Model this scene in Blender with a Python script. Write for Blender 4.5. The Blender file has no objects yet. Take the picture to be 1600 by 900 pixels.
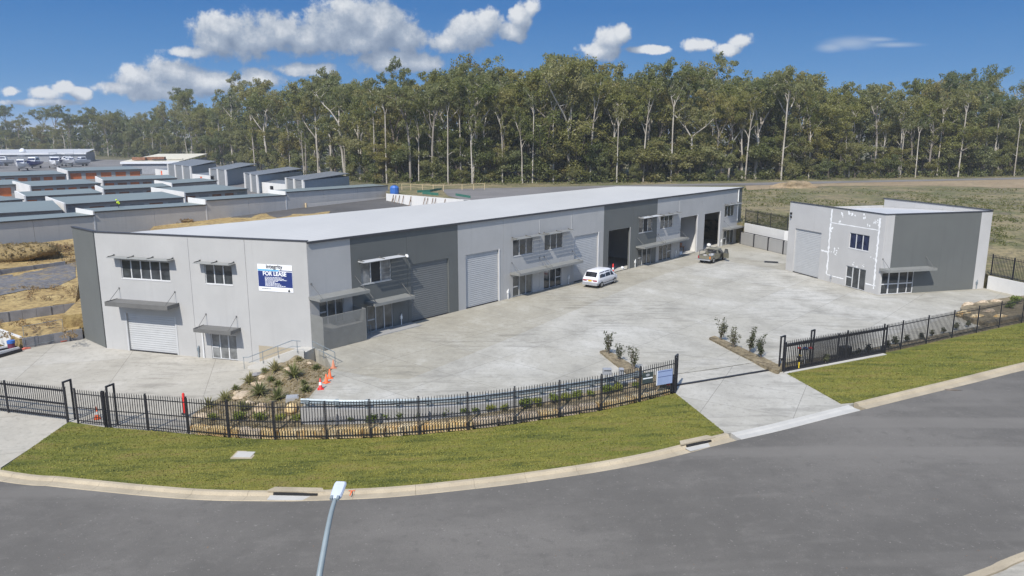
import bpy, bmesh, math, random
from mathutils import Vector, Matrix, noise as mnoise
R = math.radians
SC = bpy.context.scene
COL = SC.collection
# ------------------------------------------------------------------ camera, sky, sun, exposure
CAM_H, FPX, PITCH = 16.5, 1177.0, R(11.67)
cam = bpy.data.cameras.new('camera'); camo = bpy.data.objects.new('camera', cam); COL.objects.link(camo)
camo.location = (0, 0, CAM_H); camo.rotation_euler = (R(90) - PITCH, 0, 0)
cam.sensor_width = 36; cam.lens = 36 * FPX / 1600; cam.clip_start = 0.5; cam.clip_end = 12000
SC.camera = camo
SUN_AZ, SUN_EL = 203.0, 48.0          # compass from +Y clockwise: where the sun stands
SKY_STRENGTH, SUN_STRENGTH = 0.15, 3.6
SC.view_settings.view_transform = 'Standard'; SC.view_settings.look = 'None'
SC.view_settings.gamma = 1; SC.view_settings.use_curve_mapping = False
SC.view_settings.exposure = 0.53
sun = bpy.data.lights.new('sun', 'SUN'); sun.energy = SUN_STRENGTH; sun.angle = R(0.53); sun.color = (1, .955, .88)
suno = bpy.data.objects.new('sun', sun); COL.objects.link(suno)
_sd = Vector((math.sin(R(SUN_AZ)) * math.cos(R(SUN_EL)), math.cos(R(SUN_AZ)) * math.cos(R(SUN_EL)), math.sin(R(SUN_EL))))
suno.rotation_euler = _sd.to_track_quat('Z', 'Y').to_euler()
SC.cycles.use_denoising = True
SC.cycles.max_bounces = 6; SC.cycles.transparent_max_bounces = 6
SC.cycles.sample_clamp_indirect = 6

def ray(px, py):
    a = (px - 800) / FPX; b = (py - 450) / FPX
    return Vector((a, math.cos(PITCH) - b * math.sin(PITCH), -math.sin(PITCH) - b * math.cos(PITCH)))
def at(px, py, z=0.0):
    """ground point at height z (number or function of x, y) seen at photo pixel px, py"""
    d = ray(px, py)
    if callable(z):
        zz = 0.0
        for _ in range(12):
            t = (zz - CAM_H) / d.z; zz = z(d.x * t, d.y * t)
        return Vector((d.x * t, d.y * t, zz))
    t = (z - CAM_H) / d.z
    return Vector((d.x * t, d.y * t, z))
def proj(p):
    z = p[2] - CAM_H; d = p[1] * math.cos(PITCH) - z * math.sin(PITCH)
    return 800 + FPX * p[0] / d, 450 - FPX * (p[1] * math.sin(PITCH) + z * math.cos(PITCH)) / d

def build_world():
    w = bpy.data.worlds.new('World'); SC.world = w; w.use_nodes = True
    nt = w.node_tree; N = nt.nodes; Lk = nt.links; N.clear()
    def nd(tree, t, **k):
        n = tree.nodes.new(t)
        for a, v in k.items(): setattr(n, a, v)
        return n
    # cloud density field: puffs at fixed directions, (u, v) = (x/y, z/y) of the direction
    g = bpy.data.node_groups.new('cloud_field', 'ShaderNodeTree')
    g.interface.new_socket('Vector', in_out='INPUT', socket_type='NodeSocketVector')
    g.interface.new_socket('Density', in_out='OUTPUT', socket_type='NodeSocketFloat')
    gi = nd(g, 'NodeGroupInput'); go = nd(g, 'NodeGroupOutput')
    PX = [(338, 66, 34, 26), (352, 46, 40, 26), (392, 62, 44, 26), (436, 50, 42, 30), (474, 62, 44, 24), (516, 48, 44, 34), (556, 30, 42, 30), (596, 40, 46, 40), (560, 62, 60, 26), (632, 60, 34, 26), (540, 10, 24, 12),
          (300, 82, 44, 9), (700, 66, 28, 16), (736, 50, 36, 24), (760, 40, 24, 22), (815, 28, 18, 22), (830, 14, 14, 14), (800, 50, 26, 14),
          (268, 114, 42, 24), (212, 124, 38, 18), (190, 138, 44, 12), (250, 140, 80, 16), (330, 130, 70, 18), (400, 124, 40, 14), (480, 108, 50, 10), (612, 94, 66, 18), (650, 98, 40, 14),
          (18, 143, 16, 8), (70, 146, 28, 10), (96, 138, 18, 9), (128, 146, 18, 9), (60, 160, 60, 6),
          (952, 62, 24, 20), (940, 80, 34, 14), (970, 54, 14, 14), (1010, 78, 40, 6), (1158, 64, 17, 13), (1140, 78, 22, 8), (1086, 70, 26, 9),
          (1500, 340, 1, 1)]
    WISP = [(1330, 68, 60, 13), (1400, 70, 60, 6), (1300, 74, 30, 10), (1370, 62, 40, 5)]
    def field(lst):
        prev = None
        for (px, py, rx, ry) in lst:
            d = ray(px, py); u0, v0 = d.x / d.y, d.z / d.y
            sub = nd(g, 'ShaderNodeVectorMath', operation='SUBTRACT'); sub.inputs[1].default_value = (u0, v0, 0)
            g.links.new(gi.outputs[0], sub.inputs[0])
            mul = nd(g, 'ShaderNodeVectorMath', operation='MULTIPLY'); mul.inputs[1].default_value = (FPX / rx, FPX / ry, 0)
            g.links.new(sub.outputs[0], mul.inputs[0])
            ln = nd(g, 'ShaderNodeVectorMath', operation='LENGTH'); g.links.new(mul.outputs[0], ln.inputs[0])
            o = nd(g, 'ShaderNodeMath', operation='SUBTRACT'); o.inputs[0].default_value = 1.0; g.links.new(ln.outputs['Value'], o.inputs[1])
            if prev is None: prev = o
            else:
                m = nd(g, 'ShaderNodeMath', operation='SMOOTH_MAX'); m.inputs[2].default_value = 0.12
                g.links.new(prev.outputs[0], m.inputs[0]); g.links.new(o.outputs[0], m.inputs[1]); prev = m
        return prev
    fc = field(PX)
    n1 = nd(g, 'ShaderNodeTexNoise'); n1.inputs['Scale'].default_value = 26; n1.inputs['Detail'].default_value = 9; n1.inputs['Roughness'].default_value = .66
    g.links.new(gi.outputs[0], n1.inputs['Vector'])
    a1 = nd(g, 'ShaderNodeMath', operation='MULTIPLY_ADD'); a1.inputs[1].default_value = 2.6; a1.inputs[2].default_value = -1.12
    g.links.new(n1.outputs[0], a1.inputs[0])
    cl = nd(g, 'ShaderNodeMath', operation='MAXIMUM'); cl.inputs[1].default_value = -1.3; g.links.new(fc.outputs[0], cl.inputs[0])
    s1 = nd(g, 'ShaderNodeMath', operation='ADD'); g.links.new(cl.outputs[0], s1.inputs[0]); g.links.new(a1.outputs[0], s1.inputs[1])
    g.links.new(s1.outputs[0], go.inputs[0])
    # main tree
    tc = nd(nt, 'ShaderNodeTexCoord'); sep = nd(nt, 'ShaderNodeSeparateXYZ'); Lk.new(tc.outputs['Generated'], sep.inputs[0])
    ymax = nd(nt, 'ShaderNodeMath', operation='MAXIMUM'); ymax.inputs[1].default_value = .02; Lk.new(sep.outputs[1], ymax.inputs[0])
    du = nd(nt, 'ShaderNodeMath', operation='DIVIDE'); Lk.new(sep.outputs[0], du.inputs[0]); Lk.new(ymax.outputs[0], du.inputs[1])
    dv = nd(nt, 'ShaderNodeMath', operation='DIVIDE'); Lk.new(sep.outputs[2], dv.inputs[0]); Lk.new(ymax.outputs[0], dv.inputs[1])
    cb = nd(nt, 'ShaderNodeCombineXYZ'); Lk.new(du.outputs[0], cb.inputs[0]); Lk.new(dv.outputs[0], cb.inputs[1])
    G1 = nd(nt, 'ShaderNodeGroup'); G1.node_tree = g; Lk.new(cb.outputs[0], G1.inputs[0])
    off = nd(nt, 'ShaderNodeVectorMath', operation='ADD'); off.inputs[1].default_value = (-.008, .018, 0); Lk.new(cb.outputs[0], off.inputs[0])
    G2 = nd(nt, 'ShaderNodeGroup'); G2.node_tree = g; Lk.new(off.outputs[0], G2.inputs[0])
    mr = nd(nt, 'ShaderNodeMapRange', interpolation_type='SMOOTHSTEP'); mr.inputs[1].default_value = -.06; mr.inputs[2].default_value = .46
    Lk.new(G1.outputs[0], mr.inputs[0])
    df = nd(nt, 'ShaderNodeMath', operation='SUBTRACT'); Lk.new(G1.outputs[0], df.inputs[0]); Lk.new(G2.outputs[0], df.inputs[1])
    sh = nd(nt, 'ShaderNodeMapRange'); sh.inputs[1].default_value = -.75; sh.inputs[2].default_value = 1.25; Lk.new(df.outputs[0], sh.inputs[0])  # sunlit and shaded sides of the clouds are painted into their colour
    cr = nd(nt, 'ShaderNodeValToRGB'); cr.color_ramp.elements[0].color = (.20, .27, .39, 1); cr.color_ramp.elements[1].color = (.74, .77, .81, 1)
    e = cr.color_ramp.elements.new(.5); e.color = (.37, .44, .55, 1)
    Lk.new(sh.outputs[0], cr.inputs[0])
    # thin wisp
    g2 = None
    wn = nd(nt, 'ShaderNodeTexNoise'); wn.inputs['Scale'].default_value = 9; wn.inputs['Detail'].default_value = 6
    wsc = nd(nt, 'ShaderNodeVectorMath', operation='MULTIPLY'); wsc.inputs[1].default_value = (1, 5, 1); Lk.new(cb.outputs[0], wsc.inputs[0]); Lk.new(wsc.outputs[0], wn.inputs['Vector'])
    prev = None
    for (px, py, rx, ry) in WISP:
        d = ray(px, py)
        sub = nd(nt, 'ShaderNodeVectorMath', operation='SUBTRACT'); sub.inputs[1].default_value = (d.x / d.y, d.z / d.y, 0); Lk.new(cb.outputs[0], sub.inputs[0])
        mul = nd(nt, 'ShaderNodeVectorMath', operation='MULTIPLY'); mul.inputs[1].default_value = (FPX / rx, FPX / ry, 0); Lk.new(sub.outputs[0], mul.inputs[0])
        ln = nd(nt, 'ShaderNodeVectorMath', operation='LENGTH'); Lk.new(mul.outputs[0], ln.inputs[0])
        o = nd(nt, 'ShaderNodeMath', operation='SUBTRACT'); o.inputs[0].default_value = 1.0; Lk.new(ln.outputs['Value'], o.inputs[1])
        if prev is None: prev = o
        else:
            m = nd(nt, 'ShaderNodeMath', operation='SMOOTH_MAX'); m.inputs[2].default_value = .2; Lk.new(prev.outputs[0], m.inputs[0]); Lk.new(o.outputs[0], m.inputs[1]); prev = m
    wa = nd(nt, 'ShaderNodeMath', operation='ADD'); Lk.new(prev.outputs[0], wa.inputs[0]); Lk.new(wn.outputs[0], wa.inputs[1])
    wm = nd(nt, 'ShaderNodeMapRange', interpolation_type='SMOOTHSTEP'); wm.inputs[1].default_value = .5; wm.inputs[2].default_value = 1.5; wm.inputs[4].default_value = .55; Lk.new(wa.outputs[0], wm.inputs[0])
    # only in front hemisphere (y>0)
    fr = nd(nt, 'ShaderNodeMath', operation='GREATER_THAN'); fr.inputs[1].default_value = .05; Lk.new(sep.outputs[1], fr.inputs[0])
    mm = nd(nt, 'ShaderNodeMath', operation='MULTIPLY'); Lk.new(mr.outputs[0], mm.inputs[0]); Lk.new(fr.outputs[0], mm.inputs[1])
    wmm = nd(nt, 'ShaderNodeMath', operation='MULTIPLY'); Lk.new(wm.outputs[0], wmm.inputs[0]); Lk.new(fr.outputs[0], wmm.inputs[1])
    sky = nd(nt, 'ShaderNodeTexSky', sky_type='NISHITA'); sky.sun_disc = False; sky.sun_elevation = R(SUN_EL); sky.sun_rotation = R(SUN_AZ)
    sky.air_density = 1.0; sky.dust_density = .15; sky.ozone_density = 3.0; sky.altitude = 30
    hs = nd(nt, 'ShaderNodeHueSaturation'); hs.inputs['Saturation'].default_value = .85; Lk.new(sky.outputs[0], hs.inputs['Color'])
    b0 = nd(nt, 'ShaderNodeBackground'); b0.inputs[1].default_value = SKY_STRENGTH; Lk.new(hs.outputs[0], b0.inputs[0])
    b1 = nd(nt, 'ShaderNodeBackground'); b1.inputs[1].default_value = 1.0; Lk.new(cr.outputs[0], b1.inputs[0])
    b2 = nd(nt, 'ShaderNodeBackground'); b2.inputs[0].default_value = (.50, .58, .70, 1); b2.inputs[1].default_value = 1.0
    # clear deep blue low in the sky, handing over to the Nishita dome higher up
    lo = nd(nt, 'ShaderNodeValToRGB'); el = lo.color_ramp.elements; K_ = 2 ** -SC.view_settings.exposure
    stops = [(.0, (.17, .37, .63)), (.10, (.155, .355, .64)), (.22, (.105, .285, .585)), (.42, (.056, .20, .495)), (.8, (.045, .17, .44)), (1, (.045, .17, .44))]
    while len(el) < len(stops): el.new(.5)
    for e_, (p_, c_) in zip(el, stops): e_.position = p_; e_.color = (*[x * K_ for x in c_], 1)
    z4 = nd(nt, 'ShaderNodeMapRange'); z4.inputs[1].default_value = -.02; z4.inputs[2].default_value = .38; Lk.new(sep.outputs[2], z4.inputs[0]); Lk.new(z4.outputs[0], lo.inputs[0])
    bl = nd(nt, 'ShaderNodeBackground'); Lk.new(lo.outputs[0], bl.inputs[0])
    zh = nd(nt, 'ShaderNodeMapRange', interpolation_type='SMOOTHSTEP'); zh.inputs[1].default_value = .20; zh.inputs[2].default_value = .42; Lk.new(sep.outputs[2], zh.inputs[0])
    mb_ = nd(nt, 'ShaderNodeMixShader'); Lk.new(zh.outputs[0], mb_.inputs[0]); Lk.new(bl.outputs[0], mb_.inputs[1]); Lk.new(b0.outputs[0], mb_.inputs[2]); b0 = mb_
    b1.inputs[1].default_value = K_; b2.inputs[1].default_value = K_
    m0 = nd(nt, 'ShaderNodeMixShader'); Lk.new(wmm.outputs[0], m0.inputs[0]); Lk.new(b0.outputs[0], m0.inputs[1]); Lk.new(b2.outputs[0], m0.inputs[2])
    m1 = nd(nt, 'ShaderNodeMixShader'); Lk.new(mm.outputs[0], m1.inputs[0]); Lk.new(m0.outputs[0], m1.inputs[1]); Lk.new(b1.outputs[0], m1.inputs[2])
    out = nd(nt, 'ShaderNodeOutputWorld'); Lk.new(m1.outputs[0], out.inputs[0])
build_world()

# ------------------------------------------------------------------ helpers
WM = {}                                           # world matrix of every object we make
def wm(o): return WM[o.name] if o is not None else Matrix.Identity(4)
def tag(o, label=None, cat=None, group=None, kind=None):
    if label: o['label'] = label
    if cat: o['category'] = cat
    if group: o['group'] = group
    if kind: o['kind'] = kind
    return o
def link(o, parent=None, M=None):
    COL.objects.link(o)
    if M is None: M = wm(parent).copy()
    WM[o.name] = M.copy()
    if parent is not None:
        o.parent = parent; o.matrix_basis = wm(parent).inverted() @ M
    else: o.matrix_basis = M
    return o
def thing(name, label, cat, M=None, group=None):
    o = bpy.data.objects.new(name, None); o.empty_display_size = .3
    if M is None: M = Matrix.Identity(4)
    elif not isinstance(M, Matrix): M = Matrix.Translation(Vector(M))
    link(o, None, M); return tag(o, label, cat, group)
class MB:
    def __init__(s): s.v = []; s.f = []; s.sm = []
    def add(s, vs, fs, smooth=False):
        o = len(s.v); s.v += [tuple(v) for v in vs]
        s.f += [tuple(i + o for i in f) for f in fs]; s.sm += [smooth] * len(fs)
    def quad(s, a, b, c, d): s.add([a, b, c, d], [(0, 1, 2, 3)])
    def poly(s, pts): s.add(pts, [tuple(range(len(pts)))])
    def box(s, x0, x1, y0, y1, z0, z1, M=None):
        vs = [Vector((x, y, z)) for z in (z0, z1) for y in (y0, y1) for x in (x0, x1)]
        if M is not None: vs = [M @ v for v in vs]
        s.add(vs, [(0, 2, 3, 1), (4, 5, 7, 6), (0, 1, 5, 4), (1, 3, 7, 5), (3, 2, 6, 7), (2, 0, 4, 6)])
    def bar(s, a, b, w, h=None, up=(0, 0, 1)):
        a, b = Vector(a), Vector(b); h = h or w; d = (b - a)
        L = d.length
        if L < 1e-6: return
        d.normalize(); upv = Vector(up)
        if abs(d.dot(upv)) > .98: upv = Vector((1, 0, 0))
        x = d.cross(upv).normalized(); y = x.cross(d)
        vs = []
        for p in (a, b):
            for sx, sy in ((-1, -1), (1, -1), (1, 1), (-1, 1)): vs.append(p + x * sx * w / 2 + y * sy * h / 2)
        s.add(vs, [(0, 1, 2, 3), (4, 7, 6, 5), (0, 4, 5, 1), (1, 5, 6, 2), (2, 6, 7, 3), (3, 7, 4, 0)])
    def tube(s, pts, radii, n=8, caps=True, smooth=True):
        pts = [Vector(p) for p in pts]
        if not isinstance(radii, (list, tuple)): radii = [radii] * len(pts)
        vs = []; ref = None
        for i, p in enumerate(pts):
            d = (pts[min(i + 1, len(pts) - 1)] - pts[max(i - 1, 0)])
            if d.length < 1e-9: d = Vector((0, 0, 1))
            d.normalize()
            if ref is None: ref = d.orthogonal().normalized()
            x = (ref - d * ref.dot(d))
            x = x.normalized() if x.length > 1e-6 else d.orthogonal().normalized()
            ref = x; y = d.cross(x)
            for k in range(n):
                a = 2 * math.pi * k / n; vs.append(p + (x * math.cos(a) + y * math.sin(a)) * radii[i])
        fs = []
        for i in range(len(pts) - 1):
            for k in range(n): fs.append((i * n + k, i * n + (k + 1) % n, (i + 1) * n + (k + 1) % n, (i + 1) * n + k))
        s.add(vs, fs, smooth)
        if caps:
            s.add(vs[:n], [tuple(reversed(range(n)))]); s.add(vs[-n:], [tuple(range(n))])
    def cyl(s, a, b, r, n=16): s.tube([a, b], r, n)
    def lathe(s, prof, c=(0, 0, 0), n=16, smooth=True):
        vs = []; c = Vector(c)
        for r, z in prof:
            for k in range(n):
                t = 2 * math.pi * k / n; vs.append(c + Vector((r * math.cos(t), r * math.sin(t), z)))
        fs = []
        for i in range(len(prof) - 1):
            for k in range(n): fs.append((i * n + k, i * n + (k + 1) % n, (i + 1) * n + (k + 1) % n, (i + 1) * n + k))
        s.add(vs, fs, smooth)
    def prism(s, pts, z0, z1):
        n = len(pts); vs = [Vector((p[0], p[1], z0)) for p in pts] + [Vector((p[0], p[1], z1)) for p in pts]
        s.add(vs, [tuple(reversed(range(n))), tuple(range(n, 2 * n))] + [(i, (i + 1) % n, n + (i + 1) % n, n + i) for i in range(n)])
    def blob(s, c, r, rng, sq=(1, 1, 1), rough=.25, sub=2, smooth=True):
        bm = bmesh.new(); bmesh.ops.create_icosphere(bm, subdivisions=sub, radius=1)
        o = Vector((rng.uniform(-50, 50), rng.uniform(-50, 50), rng.uniform(-50, 50)))
        vs = []
        for v in bm.verts:
            k = 1 + rough * mnoise.noise(v.co * 1.3 + o) * 2
            vs.append(Vector(c) + Vector((v.co.x * sq[0], v.co.y * sq[1], v.co.z * sq[2])) * r * k)
        s.add(vs, [tuple(v.index for v in f.verts) for f in bm.faces], smooth); bm.free()
    def mesh(s, name, mat):
        me = bpy.data.meshes.new(name); me.from_pydata(s.v, [], s.f); me.update()
        me.polygons.foreach_set('use_smooth', s.sm)
        if mat: me.materials.append(mat)
        return me
    def build(s, name, mat, parent=None, M=None, world=False):
        """verts in the frame M (default: the parent's own frame); world=True: verts given in world coordinates"""
        if M is None: M = wm(parent).copy()
        if world:
            inv = M.inverted(); s.v = [tuple(inv @ Vector(v)) for v in s.v]
        o = bpy.data.objects.new(name, s.mesh(name, mat))
        return link(o, parent, M)
KIDS = {}
def children(o): return [c for c in bpy.data.objects if c.parent == o]
def copy_tree(o, parent=None, M=None):
    c = o.copy(); rel = wm(o)
    link(c, parent, M)
    for ch in list(children(o)):
        copy_tree(ch, c, M @ rel.inverted() @ wm(ch))
    return c
def T(x, y, z, rz=0.0): return Matrix.Translation((x, y, z)) @ Matrix.Rotation(rz, 4, 'Z')
def frame(A, B, z=0.0):
    """wall frame: x along A->B, y into the wall, z up (A is the left end seen from outside)"""
    d = Vector((B[0] - A[0], B[1] - A[1], 0)).normalized()
    M = Matrix(((d.x, -d.y, 0, A[0]), (d.y, d.x, 0, A[1]), (0, 0, 1, z), (0, 0, 0, 1)))
    return M
ORD = 'first second third fourth fifth sixth seventh eighth ninth tenth eleventh twelfth thirteenth fourteenth fifteenth sixteenth seventeenth eighteenth nineteenth twentieth'.split()
TENS = {20: 'twenty', 30: 'thirty', 40: 'forty', 50: 'fifty', 60: 'sixty', 70: 'seventy', 80: 'eighty', 90: 'ninety'}
TENTH = {30: 'thirtieth', 40: 'fortieth', 50: 'fiftieth', 60: 'sixtieth', 70: 'seventieth', 80: 'eightieth', 90: 'ninetieth'}
def ordinal(i):
    if i <= 20: return ORD[i - 1]
    if i % 10 == 0: return TENTH[i]
    return TENS[i // 10 * 10] + '-' + ORD[i % 10 - 1]
def lerp(a, b, t): return a + (b - a) * t
def interp(x, pts):
    if x <= pts[0][0]: return pts[0][1]
    for (x0, y0), (x1, y1) in zip(pts, pts[1:]):
        if x <= x1: return lerp(y0, y1, (x - x0) / (x1 - x0))
    return pts[-1][1]
def sstep(a, b, x):
    t = max(0, min(1, (x - a) / (b - a))); return t * t * (3 - 2 * t)
def inside(x, y, poly):
    r = False; n = len(poly); j = n - 1
    for i in range(n):
        if (poly[i][1] > y) != (poly[j][1] > y) and x < (poly[j][0] - poly[i][0]) * (y - poly[i][1]) / (poly[j][1] - poly[i][1]) + poly[i][0]: r = not r
        j = i
    return r
def smooth_poly(pts, n=8):
    """Catmull-Rom through 2D/3D points"""
    P = [Vector(p) for p in pts]; out = []
    for i in range(len(P) - 1):
        p0, p1, p2, p3 = P[max(i - 1, 0)], P[i], P[i + 1], P[min(i + 2, len(P) - 1)]
        for k in range(n):
            t = k / n
            out.append(.5 * ((2 * p1) + (p2 - p0) * t + (2 * p0 - 5 * p1 + 4 * p2 - p3) * t * t + (3 * p1 - p0 - 3 * p2 + p3) * t ** 3))
    out.append(P[-1]); return out
def sheet(name, pts, zf, mat, step=2.0, skirt=1.0, kind='structure', parent=None, label=None):
    bm = bmesh.new()
    vs = [bm.verts.new((p[0], p[1], 0)) for p in pts]
    bm.faces.new(vs)
    x0, x1 = min(p[0] for p in pts), max(p[0] for p in pts); y0, y1 = min(p[1] for p in pts), max(p[1] for p in pts)
    if step:
        for ax, lo, hi in ((0, x0, x1), (1, y0, y1)):
            c = math.floor(lo / step) * step + step
            while c < hi:
                no = (1, 0, 0) if ax == 0 else (0, 1, 0); co = (c, 0, 0) if ax == 0 else (0, c, 0)
                bmesh.ops.bisect_plane(bm, geom=bm.verts[:] + bm.edges[:] + bm.faces[:], plane_co=co, plane_no=no, dist=1e-5)
                c += step
    bmesh.ops.triangulate(bm, faces=[f for f in bm.faces if len(f.verts) > 4])
    for v in bm.verts: v.co.z = zf(v.co.x, v.co.y) if callable(zf) else zf
    for f in bm.faces:
        f.normal_update()
        if f.normal.z < 0: f.normal_flip()
    if skirt:
        be = [e for e in bm.edges if len(e.link_faces) == 1]
        r = bmesh.ops.extrude_edge_only(bm, edges=be)
        for v in [g for g in r['geom'] if isinstance(g, bmesh.types.BMVert)]: v.co.z -= skirt
    me = bpy.data.meshes.new(name); bm.to_mesh(me); bm.free(); me.materials.append(mat)
    o = bpy.data.objects.new(name, me); link(o, parent)
    if parent is None: tag(o, label=label, kind=kind)
    return o
def wall_mesh(mb, s0, s1, z0, z1, holes, th=.2, M=None, reveal=True):
    """upright slab in a wall frame with rectangular holes (s0, s1, z0, z1)"""
    M = M or Matrix.Identity(4)
    xs = sorted({s0, s1, *[h[0] for h in holes], *[h[1] for h in holes]}); zs = sorted({z0, z1, *[h[2] for h in holes], *[h[3] for h in holes]})
    xs = [x for x in xs if s0 <= x <= s1]; zs = [z for z in zs if z0 <= z <= z1]
    P = lambda x, y, z: M @ Vector((x, y, z))
    def hole(x, z): return any(h[0] < x < h[1] and h[2] < z < h[3] for h in holes)
    cells = {}
    for i in range(len(xs) - 1):
        for j in range(len(zs) - 1): cells[i, j] = not hole((xs[i] + xs[i + 1]) / 2, (zs[j] + zs[j + 1]) / 2)
    for (i, j), f in cells.items():
        if not f: continue
        a, b, c, d = xs[i], xs[i + 1], zs[j], zs[j + 1]
        mb.quad(P(a, 0, c), P(b, 0, c), P(b, 0, d), P(a, 0, d))
        mb.quad(P(a, th, c), P(a, th, d), P(b, th, d), P(b, th, c))
        if not cells.get((i - 1, j)): mb.quad(P(a, 0, c), P(a, 0, d), P(a, th, d), P(a, th, c))
        if not cells.get((i + 1, j)): mb.quad(P(b, 0, c), P(b, th, c), P(b, th, d), P(b, 0, d))
        if not cells.get((i, j - 1)): mb.quad(P(a, 0, c), P(a, th, c), P(b, th, c), P(b, 0, c))
        if not cells.get((i, j + 1)): mb.quad(P(a, 0, d), P(b, 0, d), P(b, th, d), P(a, th, d))

# ------------------------------------------------------------------ materials
class NT:
    def __init__(s, name):
        s.m = bpy.data.materials.new(name); s.m.use_nodes = True; s.t = s.m.node_tree
        s.b = s.t.nodes['Principled BSDF']; s.out = s.t.nodes['Material Output']
        s.pos = s.n('ShaderNodeNewGeometry').outputs['Position']
    def n(s, t, **k):
        x = s.t.nodes.new(t)
        for a, v in k.items(): setattr(x, a, v)
        return x
    def l(s, a, b): s.t.links.new(a, b)
    def noise(s, scale, detail=4, rough=.55, vec=None, stretch=None):
        x = s.n('ShaderNodeTexNoise'); x.inputs['Scale'].default_value = scale; x.inputs['Detail'].default_value = detail; x.inputs['Roughness'].default_value = rough
        v = vec if vec is not None else s.pos
        if stretch:
            m = s.n('ShaderNodeMapping'); m.inputs['Scale'].default_value = stretch[:3]
            if len(stretch) > 3: m.inputs['Rotation'].default_value = (0, 0, stretch[3])
            s.l(v, m.inputs[0]); v = m.outputs[0]
        s.l(v, x.inputs['Vector']); return x.outputs[0]
    def ramp(s, fac, stops):
        r = s.n('ShaderNodeValToRGB'); el = r.color_ramp.elements
        while len(el) < len(stops): el.new(.5)
        for e, (p, c) in zip(el, stops): e.position = p; e.color = (*c, 1) if len(c) == 3 else c
        s.l(fac, r.inputs[0]); return r.outputs[0]
    def mix(s, a, b, fac, mode='MIX'):
        m = s.n('ShaderNodeMix', data_type='RGBA', blend_type=mode)
        for sock, v in ((m.inputs[6], a), (m.inputs[7], b), (m.inputs[0], fac)):
            if isinstance(v, (int, float)): sock.default_value = v
            elif isinstance(v, (tuple, list)): sock.default_value = (*v, 1) if len(v) == 3 else v
            else: s.l(v, sock)
        return m.outputs[2]
    def mrange(s, v, a, b, c=0., d=1.):
        m = s.n('ShaderNodeMapRange')
        for i, x in enumerate((a, b, c, d)): m.inputs[i + 1].default_value = x
        s.l(v, m.inputs[0]); return m.outputs[0]
    def bump(s, h, strength=.3, dist=.02):
        b = s.n('ShaderNodeBump'); b.inputs['Strength'].default_value = strength; b.inputs['Distance'].default_value = dist
        s.l(h, b.inputs['Height']); s.l(b.outputs[0], s.b.inputs['Normal'])
    def base(s, c):
        if isinstance(c, tuple): s.b.inputs['Base Color'].default_value = (*c, 1)
        else: s.l(c, s.b.inputs['Base Color'])
    def rough(s, r): s.b.inputs['Roughness'].default_value = r
def sc(c, k): return tuple(min(1, x * k) for x in c)
def plain(name, c, rough=.6, var=.12, scale=1.5, metal=0., bump=0., bscale=20, fine=0.):
    t = NT(name)
    a = t.noise(scale, 5)
    col = t.mix(sc(c, 1 - var), sc(c, 1 + var), t.mrange(a, .3, .7))
    if fine:
        f = t.noise(bscale, 3); col = t.mix(col, sc(c, 1 - fine), t.mrange(f, .55, .8), 'MIX')
    t.base(col); t.rough(rough); t.b.inputs['Metallic'].default_value = metal
    if bump: t.bump(t.noise(bscale, 4), bump, .02)
    return t.m
MAT = {}
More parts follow.
